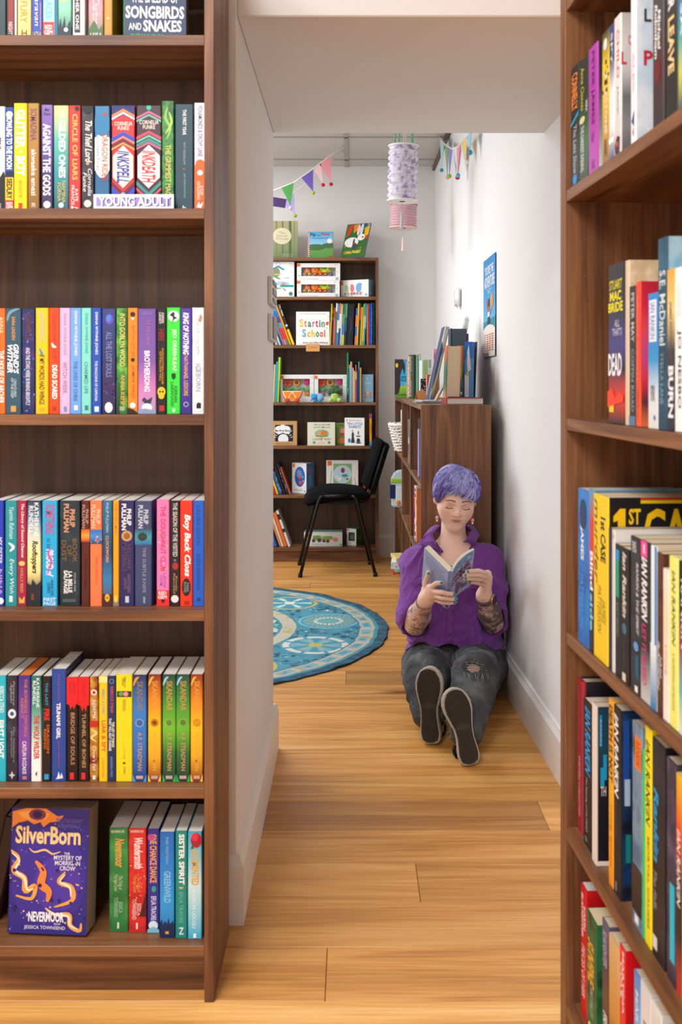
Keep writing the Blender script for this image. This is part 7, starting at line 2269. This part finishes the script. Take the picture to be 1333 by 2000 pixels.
c0 = sph(*CRW)
for n_ in range(460):
    az = rnd.uniform(-math.pi, math.pi)
    if rnd.random() < .62:
        az = rnd.gauss(-.1, .85)
    fr = abs(az) < 1.0
    tgt_e = hairline(az) + R(rnd.uniform(-12, 14) if fr else rnd.uniform(-8, 14))
    if rnd.random() < .5:
        tgt_e += R(rnd.uniform(6, 46))
    # the fringe is swept towards the left of the picture
    taz = az - (R(rnd.uniform(2, 20)) if fr else 0)
    tip = sph(taz, tgt_e)
    ln = rnd.uniform(.34, .72)
    lift0 = rnd.uniform(.995, 1.05)
    bulge = rnd.uniform(.03, .075)
    flick = rnd.uniform(-.03, .035)
    swirl = rnd.gauss(.10, .13)
    side = abs(az) > .95 and tgt_e < R(10)
    mt0 = rnd.choice([H5, H5, H3, H3]) if side else rnd.choice([H1, H1, H2, H4, H4, H3])
    for m2 in range(rnd.randint(9, 13)):
        wd = rnd.gauss(0, .075)
        P_ = []
        l2 = ln * rnd.uniform(.85, 1.1)
        for q in range(8):
            t = 1 - l2 * (1 - q / 7)
            t = max(t, .02)
            v = c0 * (1 - t) + tip * t
            v /= np.linalg.norm(v)
            sidev = np.cross(v, c0)
            sidev /= max(np.linalg.norm(sidev), 1e-6)
            taper = (1 - (q / 7) ** 1.6) * .9 + .1
            v = v + sidev * (wd * taper + swirl * math.sin(math.pi * q / 7) * .6)
            v /= np.linalg.norm(v)
            k = lift0 + bulge * math.sin(math.pi * min(1, q / 6)) + flick * (q / 7) ** 2 + .006 * rnd.random()
            if q == 0:
                k = .98
            P_.append(hp(*(np.array(HCn) + HRad * k * v)))
        mt = mt0 if rnd.random() < .7 else rnd.choice([H1, H2, H3, H4])
        hb.tube(P_, [.0008, .0013, .0015, .0015, .0014, .0012, .0009, .0002], mt, 3, caps=False)
hair_o = onp(hb, 'hair', True)

# ---- shirt
def wrinkle(V, Nn, amp, fx, fy, fz, seed, ridge=.5):
    out = np.zeros(len(V))
    for i, v in enumerate(V):
        p = Vector((v[0] * fx + seed, v[1] * fy, v[2] * fz))
        w = mnoise.noise_vector(p * .45) * .8
        a = mnoise.noise(p + w)
        b = 1 - 2 * abs(mnoise.noise(p * 1.7 + w * 1.5 + Vector((7.1, 3.3, 1.7))))
        out[i] = a * (1 - ridge) + b * ridge
    return V + Nn * (out * amp)[:, None]


sv = Vox((.13, 3.58, .15), (.64, 3.96, .68), .0035)
slR = shR + (elR - shR) * .93
slL = shL + (elL - shL) * .93
sv.add([el(chest + np.array((0, -.006, -.01)), (.172, .114, .155)), el(belly + np.array((0, -.012, -.01)), (.176, .128, .13)), el(pelv + np.array((0, -.012, .05)), (.185, .135, .10)),
        rc(shR + np.array((.02, 0, -.01)), shL + np.array((-.02, 0, -.01)), .052, .052),
        rc(neck + np.array((-.045, .015, -.01)), shR + np.array((.006, 0, .002)), .040, .050), rc(neck + np.array((.045, .015, -.01)), shL + np.array((-.006, 0, .002)), .040, .050)], .045, .01)
sv.add([rc(shR + np.array((-.004, 0, 0)), slR + np.array((-.012, .012, -.004)), .056, .060), rc(chest + np.array((-.12, -.01, .0)), slR + np.array((.0, .02, -.01)), .05, .05)], .03, .035)
sv.add([rc(shL + np.array((.0, 0, 0)), slL + np.array((.004, .008, -.002)), .055, .056), rc(chest + np.array((.12, -.01, .0)), slL + np.array((.0, .02, -.01)), .05, .05)], .03, .035)
for sl_, e_, sh in ((slR, elR, shR), (slL, elL, shL)):
    n = (e_ - sh) / np.linalg.norm(e_ - sh)
    n = n + np.array((0, -.55, -.1))
    n /= np.linalg.norm(n)
    # open sleeve end around the elbow
    sv.add([rc(e_ - n * .012, e_ + n * .10, .046, .05)], .0, .006, sub=True)
    fd = ((wrR if e_ is elR else wrL) - e_)
    sv.add([rc(e_ + fd * .1, e_ + fd, .047, .06)], .0, .006, sub=True)
# neck opening and front V
vb = VP(878, 1104, 3.70)
sv.add([rc(neck + np.array((0, -.02, .02)), hp(0, -.02, -.05), .058, .062), rc(neck + np.array((-.002, -.09, -.002)), vb + np.array((0, -.03, 0)), .052, .012), rc(neck + np.array((0, -.04, .0)), neck + np.array((0, -.12, -.01)), .054, .05)], .01, .004, sub=True)
# hem
ax = [sv.lo[i] + sv.h * np.arange(sv.n[i], dtype=np.float32) for i in range(3)]
hemz = .212 + .012 * np.sin(ax[0] * 21 + 1.0)[:, None, None] + .01 * np.sin(ax[0] * 55)[:, None, None] - .05 * np.clip((ax[1] - 3.70) / .2, 0, 1)[None, :, None]
sv.D = np.maximum(sv.D, (hemz - ax[2][None, None, :]).astype(np.float32))
SV, SQ = sv.mesh(1)
SN = normals(SV, SQ)


def folds(V, Nn):
    """long cloth folds: hanging from the shoulders, gathered above the hem and at the elbows"""
    out = np.zeros(len(V))
    for i, v in enumerate(V):
        x, y, z = v[0] - .385, v[1], v[2]
        p = Vector((x * 6, y * 6, z * 4))
        w = mnoise.noise(p) * .9 + mnoise.noise(p * 2.3 + Vector((3, 1, 7))) * .35
        side_ = max(0.0, min(1.0, (abs(x) - .07) / .08))
        sx = -.13 if x < 0 else .13
        an = math.atan2(z - .60, x - sx * .55)
        cr = lambda q: (1 - abs(math.sin(q))) ** 2.2          # narrow crests between wide smooth valleys
        f1 = cr(an * 6.5 + w * 2.2) + .6 * cr(an * 11 + w * 3.1 + 1.7)
        f2 = cr(z * 34 + x * 13 * (1 if x < 0 else -1) + w * 2.6) + .5 * cr(z * 58 - x * 20 + w * 3 + 2.0)
        g = max(0.0, min(1.0, (.40 - z) / .12))
        top = max(0.0, min(1.0, (.60 - z) / .10))
        m = max(0.0, min(1.0, .55 + 1.3 * mnoise.noise(p * 1.0 + Vector((9, 2, 4)))))
        m2 = max(0.0, min(1.0, .5 + 1.3 * mnoise.noise(p * 1.2 + Vector((1, 8, 2)))))
        out[i] = (f1 * (1 - .5 * g) * (.15 + .85 * m) * (.35 + .65 * top) + f2 * (.1 + .7 * side_ * g + .35 * g) * (.1 + .9 * m2)) * .0155 - .005
    return V + Nn * out[:, None]


SV = folds(SV, SN)
SN = normals(SV, SQ)
SV = wrinkle(SV, SN, .0030, 14, 14, 7, 3.1, .5)
SN = normals(SV, SQ)
SV = wrinkle(SV, SN, .0018, 40, 40, 18, 9.2, .7)


def clear_of_room(V):
    wx_ = np.where(V[:, 1] > 3.9, .606 + (.576 - .606) * (V[:, 1] - 3.9) / (YB - 3.9), .606 + .049 * (3.9 - V[:, 1]) / (3.9 - YW0))
    wx_ = wx_ - np.where(V[:, 2] < BH + .012, .0195, .003)
    V[:, 0] = np.minimum(V[:, 0], wx_)
    V[:, 1] = np.minimum(V[:, 1], CN - .002)
    return V


SV = clear_of_room(SV)
mS, nt, bs = newmat('purple_linen')
bs.inputs['Roughness'].default_value = .9
bs.inputs['Sheen Weight'].default_value = .15
tc = nt.nodes.new('ShaderNodeTexCoord')
nz = nt.nodes.new('ShaderNodeTexNoise')
nz.inputs['Scale'].default_value = 60
nt.links.new(tc.outputs['Object'], nz.inputs['Vector'])
rp = ramp(nt, [(.35, hexc('6f358a')), (.65, hexc('793c94'))])
nt.links.new(nz.outputs['Fac'], rp.inputs[0])
nt.links.new(rp.outputs[0], bs.inputs['Base Color'])
n2 = nt.nodes.new('ShaderNodeTexNoise')
n2.inputs['Scale'].default_value = 420
nt.links.new(tc.outputs['Object'], n2.inputs['Vector'])
bp = nt.nodes.new('ShaderNodeBump')
bp.inputs['Strength'].default_value = .25
bp.inputs['Distance'].default_value = .001
nt.links.new(n2.outputs['Fac'], bp.inputs['Height'])
nt.links.new(bp.outputs[0], bs.inputs['Normal'])
shirt = meshobj('shirt', SV, SQ, mS)
stt = tree_of(SV, SQ)


def grid(p00, p10, p11, p01, n=6, m=6):
    return [[((1 - u) * ((1 - v) * p00[0] + v * p01[0]) + u * ((1 - v) * p10[0] + v * p11[0]), (1 - u) * ((1 - v) * p00[1] + v * p01[1]) + u * ((1 - v) * p10[1] + v * p11[1]))
             for u in [i / m for i in range(m + 1)]] for v in [j / n for j in range(n + 1)]]


drape(stt, grid((874, 1185), (889, 1185), (884, 1256), (873, 1256), 12, 4), .0022, mS, 'placket', parent=shirt)
drape(stt, grid((808, 1136), (838, 1120), (842, 1128), (812, 1146), 4, 6), .003, mS, 'pocket_flap', parent=shirt)
drape(stt, grid((918, 1140), (950, 1150), (949, 1159), (918, 1150), 4, 6), .003, mS, 'pocket_flap', parent=shirt)
for px, py in ((884.5, 1193), (879, 1238)):
    p = hit(stt, px, py, .003)
    if p:
        M = Matrix.Translation(p) @ Matrix.Rotation(R(80), 4, 'X')
        onp(MB().lathe([(0, .002), (.0035, .002), (.0052, .0012), (.0052, -.001), (0, -.001)], mat('4a3540', .3), 14, M=M), 'button', parent=shirt)

# collar: stand and two folded points
def sheet(rows, th, m, name, parent):
    """solid thin sheet through a grid of 3-D points"""
    A = np.array(rows, float)
    nr, nc = A.shape[:2]
    du = np.gradient(A, axis=1)
    dv = np.gradient(A, axis=0)
    n = np.cross(du, dv)
    n /= np.maximum(np.linalg.norm(n, axis=2), 1e-9)[..., None]
    V = np.concatenate([(A + n * th / 2).reshape(-1, 3), (A - n * th / 2).reshape(-1, 3)])
    o = nr * nc
    fs = []
    for i in range(nr - 1):
        for j in range(nc - 1):
            a = i * nc + j
            fs += [(a, a + 1, a + nc + 1, a + nc), (o + a + nc, o + a + nc + 1, o + a + 1, o + a)]
    rim = list(range(nc)) + [i * nc + nc - 1 for i in range(1, nr)] + [(nr - 1) * nc + j for j in range(nc - 2, -1, -1)] + [i * nc for i in range(nr - 2, 0, -1)]
    for i in range(len(rim)):
        a, b = rim[i], rim[(i + 1) % len(rim)]
        fs.append((a, o + a, o + b, b))
    return onp(MB().add(V.tolist(), fs, m), name, True, parent)


def collar_half(pts_fold, pts_out):
    rows = []
    for (a, b) in zip(pts_fold, pts_out):
        a, b = np.array(a), np.array(b)
        mid = (a + b) / 2 + np.array((0, -.004, .006))
        rows.append([a, a * .55 + b * .45 + np.array((0, -.003, .008)), mid * .4 + b * .6 + np.array((0, 0, .003)), b])
    # densify along the fold
    R_ = []
    for i in range(len(rows) - 1):
        for t in (0, .25, .5, .75):
            R_.append([rows[i][k] * (1 - t) + rows[i + 1][k] * t for k in range(4)])
    R_.append(rows[-1])
    return R_


def front(px, py, off):
    p = hit(stt, px, py, off)
    return np.array(p) if p else VP(px, py, 3.72)


backL = VP(886, 1034, 3.885)
cl = collar_half([backL, VP(861, 1026, 3.86), VP(846, 1042, 3.79), VP(850, 1060, 3.735), front(858, 1082, .012)],
                 [backL + np.array((0, .02, -.035)), VP(838, 1034, 3.88), VP(826, 1050, 3.80), front(819, 1066, .010), front(846, 1076, .010)])
sheet(cl, .0022, mS, 'collar', shirt)
cr = collar_half([backL, VP(910, 1026, 3.86), VP(921, 1036, 3.80), VP(913, 1052, 3.735), front(898, 1072, .012)],
                 [backL + np.array((0, .02, -.035)), VP(930, 1032, 3.88), VP(937, 1046, 3.81), front(928, 1067, .010), front(905, 1066, .010)])
sheet(cr, .0022, mS, 'collar', shirt)
# rolled cuffs
for e_, sh, w_ in ((elR, shR, wrR), (elL, shL, wrL)):
    n = (e_ - sh) / np.linalg.norm(e_ - sh)
    c = e_ - n * .035 + np.array((0, .004, 0))
    zax = Vector(n + np.array((0, -.35, 0))).normalized()
    M = Matrix.Translation(c) @ zax.to_track_quat('Z', 'Y').to_matrix().to_4x4()
    prof = [(.056, -.016), (.060, -.012), (.062, 0), (.060, .014), (.056, .018), (.052, .014), (.051, -.012), (.056, -.016)]
    onp(MB().lathe(prof, mS, 36, M=M), 'rolled_cuff', True, shirt)

# ---- jeans
jv = Vox((.14, 3.10, .0), (.64, 3.97, .33), .004)
j0 = np.array((0, 0, .008))
jv.add([el(pelv + np.array((0, .0, -.005)), (.188, .135, .118)), rc(hipR + np.array((-.012, 0, .0)), hipL + np.array((.012, 0, .0)), .095, .095)], .04, .01)
for h_, k_, a_, r1 in ((hipR, knR, anR, .074), (hipL, knL, anL, .073)):
    jv.add([rc(h_, k_, .098, r1), rc(k_, k_ + (a_ - k_) * .4, r1 - .004, .064), rc(k_ + (a_ - k_) * .4, a_ + (k_ - a_) * .02, .064, .052)], .03, .018)
jv.cut((0, 0, .002), (0, 0, -1))
# rip over the left knee
kt = hit(tree_of(*jv.mesh(0)), 921, 1303)
kt = np.array(kt) if kt else knL + np.array((0, -.04, .06))
jv.add([el(kt, (.040, .036, .019))], .0, .004, sub=True)
JV, JQ = jv.mesh(1)
JN = normals(JV, JQ)
JV = wrinkle(JV, JN, .009, 12, 8, 13, 5.5, .75)
JN = normals(JV, JQ)
JV = wrinkle(JV, JN, .0032, 34, 26, 34, 2.5, .75)
JV[:, 2] = np.maximum(JV[:, 2], .001)
JV = clear_of_room(JV)
mJ, nt, bs = newmat('grey_denim')
bs.inputs['Roughness'].default_value = .92
tc = nt.nodes.new('ShaderNodeTexCoord')
nz = nt.nodes.new('ShaderNodeTexNoise')
nz.inputs['Scale'].default_value = 9
nz.inputs['Detail'].default_value = 5
nt.links.new(tc.outputs['Object'], nz.inputs['Vector'])
rp = ramp(nt, [(.32, hexc('2c2e31')), (.5, hexc('434649')), (.68, hexc('6c6e70'))])
nt.links.new(nz.outputs['Fac'], rp.inputs[0])
nt.links.new(rp.outputs[0], bs.inputs['Base Color'])
n2 = nt.nodes.new('ShaderNodeTexNoise')
n2.inputs['Scale'].default_value = 500
nt.links.new(tc.outputs['Object'], n2.inputs['Vector'])
bp = nt.nodes.new('ShaderNodeBump')
bp.inputs['Strength'].default_value = .35
bp.inputs['Distance'].default_value = .001
nt.links.new(n2.outputs['Fac'], bp.inputs['Height'])
nt.links.new(bp.outputs[0], bs.inputs['Normal'])
jeans = meshobj('jeans', JV, JQ, mJ)
jt = tree_of(JV, JQ)
thr = MB()
tm, tm2 = mat('8f9192', .9), mat('55585a', .9)
rnd = random.Random(3)
for i in range(9):
    y0_ = 1291 + i * 2.6
    a, b, c = hit(jt, 893 + rnd.uniform(-3, 4), y0_ + 3, .001), hit(jt, 921, y0_ - 2 + rnd.uniform(-1, 1)), hit(jt, 950 + rnd.uniform(-4, 3), y0_ + 6, .001)
    if a and b and c:
        m3 = (a + c) / 2 + Vector((0, -.006, .012))
        thr.tube([a, a.lerp(m3, .6), m3, m3.lerp(c, .4), c], .0008, tm if i % 2 else tm2, 4)
for (cx, cy, n_) in ((888, 1296, 16), (944, 1316, 18), (921, 1316, 10), (921, 1292, 8)):
    for i in range(n_):
        px, py = cx + rnd.gauss(0, 7), cy + rnd.gauss(0, 3.5)
        a = hit(jt, px, py, .001)
        b = hit(jt, px + rnd.uniform(-3, 3), py + rnd.uniform(4, 13), .002)
        if a and b and (a - b).length < .05:
            thr.tube([a, a.lerp(b, .5) + Vector((0, -.003, .003)), b], [.0009, .0008, .0004], rnd.choice([tm, tm, tm2]), 4)
onp(thr, 'frayed_threads', False, jeans)['kind'] = 'stuff'
# seams
seam = mat('2a2c2e', .9)
for pts in ([(888, 1270), (888.5, 1276), (889, 1282), (890, 1288)],):
    P_ = [hit(jt, *q, .001) for q in pts]
    P_ = [p for p in P_ if p]
    if len(P_) > 1:
        onp(MB().tube(P_, .0016, seam, 5), 'seam', True, jeans)

# ---- shoes: soles to the camera
RUB, MID, BLK = mat('3f372f', .75), mat('b5ab99', .7, bump=.2, bscale=300), mat('16161a', .5)


def shoe(heel, toe, nrm, mirror, nm):
    heel, toe, nrm = np.array(heel), np.array(toe), np.array(nrm, float)
    d = toe - heel
    Ln = np.linalg.norm(d)
    d /= Ln
    nrm = nrm - d * (nrm @ d)
    nrm /= np.linalg.norm(nrm)
    w = np.cross(d, nrm) * mirror
    prof = [(0, -.010, .010), (.012, -.022, .022), (.05, -.030, .030), (.12, -.034, .033), (.22, -.033, .030), (.34, -.030, .026), (.46, -.031, .027), (.58, -.037, .036), (.70, -.043, .045), (.80, -.043, .047), (.88, -.037, .043), (.94, -.027, .034), (.98, -.014, .022), (1.0, -.002, .010)]

    def outline(sc, gl):
        lo_ = [(heel + d * Ln * (.5 + (t - .5) * gl) + w * (a * sc)) for t, a, b in prof]
        hi_ = [(heel + d * Ln * (.5 + (t - .5) * gl) + w * (b * sc)) for t, a, b in prof]
        return lo_ + hi_[::-1]
    sh_ = bpy.data.objects.new(nm, None)
    link(sh_)
    sh_.parent = person

    def loft(rings, m, name):
        vs, fs = [], []
        n = len(rings[0])
        for r_ in rings:
            vs += [tuple(p) for p in r_]
        for i in range(len(rings) - 1):
            for k in range(n):
                a, b = i * n + k, i * n + (k + 1) % n
                fs.append((a, b, b + n, a + n))
        fs.append(tuple(range(n))[::-1])
        fs.append(tuple(range((len(rings) - 1) * n, len(rings) * n)))
        o = MB().add(vs, fs, m).build(name, sh_, bevel=.0)
        bm = bmesh.new()
        bm.from_mesh(o.data)
        bmesh.ops.recalc_face_normals(bm, faces=bm.faces)
        bm.to_mesh(o.data)
        bm.free()
        o.location = -Vector(PR)
        return o
    off = lambda ol, h: [p + nrm * h for p in ol]
    loft([off(outline(.96, .98), -.034), off(outline(1.0, 1.0), -.03), off(outline(1.03, 1.01), -.012), off(outline(1.0, 1.0), -.004), off(outline(.97, .985), -.002)], MID, 'midsole')
    loft([off(outline(.88, .94), -.004), off(outline(.88, .94), .0012), off(outline(.85, .925), .003)], RUB, 'outsole')
    tr = MB()
    nt_ = 40
    for i in range(nt_):
        t = .07 + .86 * i / (nt_ - 1)
        a = np.interp(t, [p[0] for p in prof], [p[1] for p in prof]) * .8
        b = np.interp(t, [p[0] for p in prof], [p[2] for p in prof]) * .8
        pts = []
        for j in range(9):
            u = j / 8
            bend = (.010 if t > .5 else -.010) * (1 - (2 * u - 1) ** 2)
            pts.append(heel + d * (Ln * t + bend) + w * (a + (b - a) * u) + nrm * .0042)
        tr.tube(pts, .0021, RUB, 5)
    o = tr.build('tread', sh_, True)
    o.location = -Vector(PR)
    o['kind'] = 'stuff'
    sd = MB()
    for sgn in (-1, 1):
        for i in range(46):
            t = .5 + .48 * i / 45
            e = np.interp(t, [p[0] for p in prof], [p[1 if sgn < 0 else 2] for p in prof]) * 1.02
            q = heel + d * Ln * t + w * e
            sd.tube([q - nrm * .028, q - nrm * .008], .0012, MID, 4)
    o = sd.build('side_ribs', sh_, True)
    o.location = -Vector(PR)
    o['kind'] = 'stuff'
    up_ = [off(outline(.93, .96), -.033), off(outline(.9, .94), -.055)]
    top = [p * .86 + (heel + d * Ln * .32) * .14 for p in outline(.74, .84)]
    loft(up_ + [off(top, -.075)], BLK, 'upper')
    hs = []
    for i in range(13):
        a = math.pi * (-.15 + 1.3 * i / 12)
        hs.append(heel + d * (Ln * .16 - .036 * math.sin(a)) + w * (.036 * math.cos(a)) - nrm * (.07 + .01 * math.sin(a)))
    o = MB().tube(hs, .006, BLK, 8).build('heel_strap', sh_, True)
    o.location = -Vector(PR)
    return sh_


hlR, toR = VP(842, 1456, 3.262), VP(835, 1303, 3.292)
hlL, toL = VP(921, 1499, 3.082), VP(887, 1344, 3.122)
hlR[2] = max(hlR[2], .006)
hlL[2] = max(hlL[2], .006)
shoe(hlR, toR, (-.30, -1, .05), 1, 'shoe')
shoe(hlL, toL, (.06, -1, .10), -1, 'shoe')

# ---- watch, ring, earrings
fd = (elL - wrL) / np.linalg.norm(elL - wrL)
wc = wrL + fd * .016
Mw = Matrix.Translation(wc) @ Vector(fd).to_track_quat('Z', 'Y').to_matrix().to_4x4()
wt_ = onp(MB().lathe([(.0300, -.010), (.0325, -.009), (.0325, .009), (.0300, .010), (.0295, 0), (.0300, -.010)], mat('6a5a66', .6), 32, M=Mw), 'watch_band', True)
vd = np.array((.62, -.75, .25))
vd = vd - fd * (vd @ fd)
vd /= np.linalg.norm(vd)
Mf = Matrix.Translation(wc + vd * .031) @ Vector(vd).to_track_quat('Z', 'Y').to_matrix().to_4x4()
onp(MB().lathe([(0, -.004), (.019, -.004), (.0205, 0), (.0205, .006), (.0185, .008), (.0178, .0075)], mat('a8847c', .3, metal=.6), 28, M=Mf), 'watch_case', True)
onp(MB().lathe([(0, .0078), (.0178, .0074), (.0178, .006)], mat('2a2c34', .08), 28, M=Mf), 'watch_glass', True)
rg0, rg1 = fingersL['ring'][0], fingersL['ring'][1]
rgc = rg0 + (rg1 - rg0) * .66
Mg = Matrix.Translation(rgc) @ Vector(rg1 - rg0).to_track_quat('Z', 'Y').to_matrix().to_4x4()
onp(MB().lathe([(.0092, -.0018), (.0106, -.0014), (.0106, .0014), (.0092, .0018)], mat('e0b050', .25, metal=1.0), 24, M=Mg), 'finger_ring', True)
for px, py, yy in ((854.6, 1003, 3.742), (923.5, 1008, 3.742)):
    a = VP(px, py - 2, yy)
    er = bpy.data.objects.new('earring', None)
    link(er)
    er.parent = person
    for nm, mb in (('hook', MB().tube([a + (0, .004, .003), a + (0, -.003, .004), a, a - (0, 0, .012)], .0008, mat('c8c4bc', .25, metal=1), 5)),
                   ('bead', MB().ball(a - (0, 0, .0195), (.0066, .0066, .0076), mat('f08aa8', .35), 12, 8)),
                   ('charm', MB().lathe([(0, -.006), (.0032, -.006), (.0042, .002), (0, .002)], mat('f0d0a8', .5), 10, tuple(a - (0, 0, .0285))))):
        o = mb.build(nm, er, True)
        o.location = -Vector(PR)

# ================================================================== THE OPEN BOOK
bk = thing('paperback_book', 'open pale blue paperback with magenta title held in both hands', 'book', tuple(S_t - bu_ * BHt))
BO = S_t - bu_ * BHt
sky = mat('a3aed6', .4)


def onb(mb, name, smooth=False):
    o = mb.build(name, bk, smooth)
    o.location = -Vector(BO)
    return o


def slabq(p0, p1, h, n0, n1, t0, t1, m, mb):
    """strip from p0 to p1 (top edge points), height h downwards, between offsets t0 and t1"""
    vs = []
    for p, n in ((p0, n0), (p1, n1)):
        for t_ in (t0, t1):
            vs += [p + n * t_, p + n * t_ - bu_ * h]
    mb.add([tuple(v) for v in vs], [(0, 1, 5, 4), (2, 6, 7, 3), (0, 4, 6, 2), (1, 3, 7, 5), (0, 2, 3, 1), (4, 5, 7, 6)], m)


cm = MB()
slabq(S_t, S_t + dirL * BW, BHt, nLout, nLout, -.0008, 0, sky, cm)
slabq(S_t, S_r, BHt, nS, nS, -.0008, 0, mat('8a9ac8', .4), cm)
Rn = []
for i in range(len(Rpts)):
    d_ = Rpts[min(i + 1, NR)] - Rpts[max(i - 1, 0)]
    n = np.cross(bu_, d_ / np.linalg.norm(d_))
    if n[1] > 0:
        n = -n
    Rn.append(n)
for i in range(NR):
    slabq(Rpts[i], Rpts[i + 1], BHt, Rn[i], Rn[i + 1], -.0008, 0, sky, cm)
onb(cm, 'cover', False)
pm = MB()
pg_ = paper('f0e6cc')
slabq(S_t - bu_ * .001, S_t + dirL * (BW - .001) - bu_ * .001, BHt - .002, nLout, nLout, -.021, -.0009, pg_, pm)
onb(pm, 'page_block')
pm = MB()
for i in range(NR):
    slabq(Rpts[i] - bu_ * .001, Rpts[i + 1] - bu_ * .001, BHt - .002, Rn[i], Rn[i + 1], -.0075 - .003 * math.sin(math.pi * i / NR), -.0009, pg_, pm)
onb(pm, 'page_block')
o = printed('back_cover_print', bk, S_t + dirL * BW - BO, -dirL * BW, -bu_ * BHt, nLout,
            '|'.join('h;%s;%.2f;%.2f;4a5480;%.2f;%.2f' % (w_, .10 + .035 * i, .122 + .035 * i, .1, .9 - .06 * (i % 3)) for i, w_ in enumerate(('When the lively and witty heroine', 'meets a proud and wealthy stranger', 'first impressions are not good', 'and pride stands in the way', 'of love and happiness in a tale', 'of manners and marriage', 'sparkling as on the day', 'that it was first published'))) + '|r;.9;.97;e8eaf4;.6;.9')
# curved front cover print
nseg = NR


def rwarp(u, v, off):
    x = min(max(u, 0), 1) * nseg
    i = min(int(x), nseg - 1)
    t = x - i
    p = Rpts[i] * (1 - t) + Rpts[i + 1] * t
    n = Rn[i] * (1 - t) + Rn[i + 1] * t
    return Vector(p - bu_ * BHt * v + n * off - BO)


printed('front_cover_print', bk, (0, 0, 0), (BW, 0, 0), (0, 0, -BHt), (0, 0, 1),
        'l;5f9fc0;.04 .2 .2 .08 .4 .06 .6 .1 .8 .05 .96 .12;.07|l;6f88b8;.1 .26 .3 .16 .5 .14 .75 .18 .95 .24;.05|s;40;5a98b8,7a86b8,4f8fae,8aa0cc;.03;.28;.05;4|l;6f88b8;.04 .3 .06 .5 .05 .7;.03|'
        'h;PRIDE;.28;.385;8a2a6a;.07;.62;B|h;&;.23;.37;8a2a6a;.66;.94;B|h;PREJUDICE;.42;.525;8a2a6a;.04;.96;B|p;8a4a6a;.3,.95 .35,.72 .5,.62 .66,.72 .75,.86 .6,.8 .5,.92|p;b06a6a;.4,.88 .5,.68 .6,.78|e;.4;.6;3a6a8a;.05;.03|l;3a7a9a;.34 .66 .4 .6 .44 .66;.05|e;.74;.84;4a5aa0;.12;.045|e;.74;.84;b0b8e0;.08;.028|s;14;6f88b8,5a98b8;.75;.98;.04;6|l;4a6a9a;.1 .94 .2 .84 .3 .9;.04', lift=.0004, step=.00006, warp=rwarp)
printed('spine_print', bk, S_t - BO, bx_ * SPW, -bu_ * BHt, nS, 't;PRIDE & PREJUDICE;.3;.62;5a5a90;.3;.7|t;AUSTEN;.68;.84;5a5a90;.3;.7|r;.92;.97;3a4a80;.25;.75')
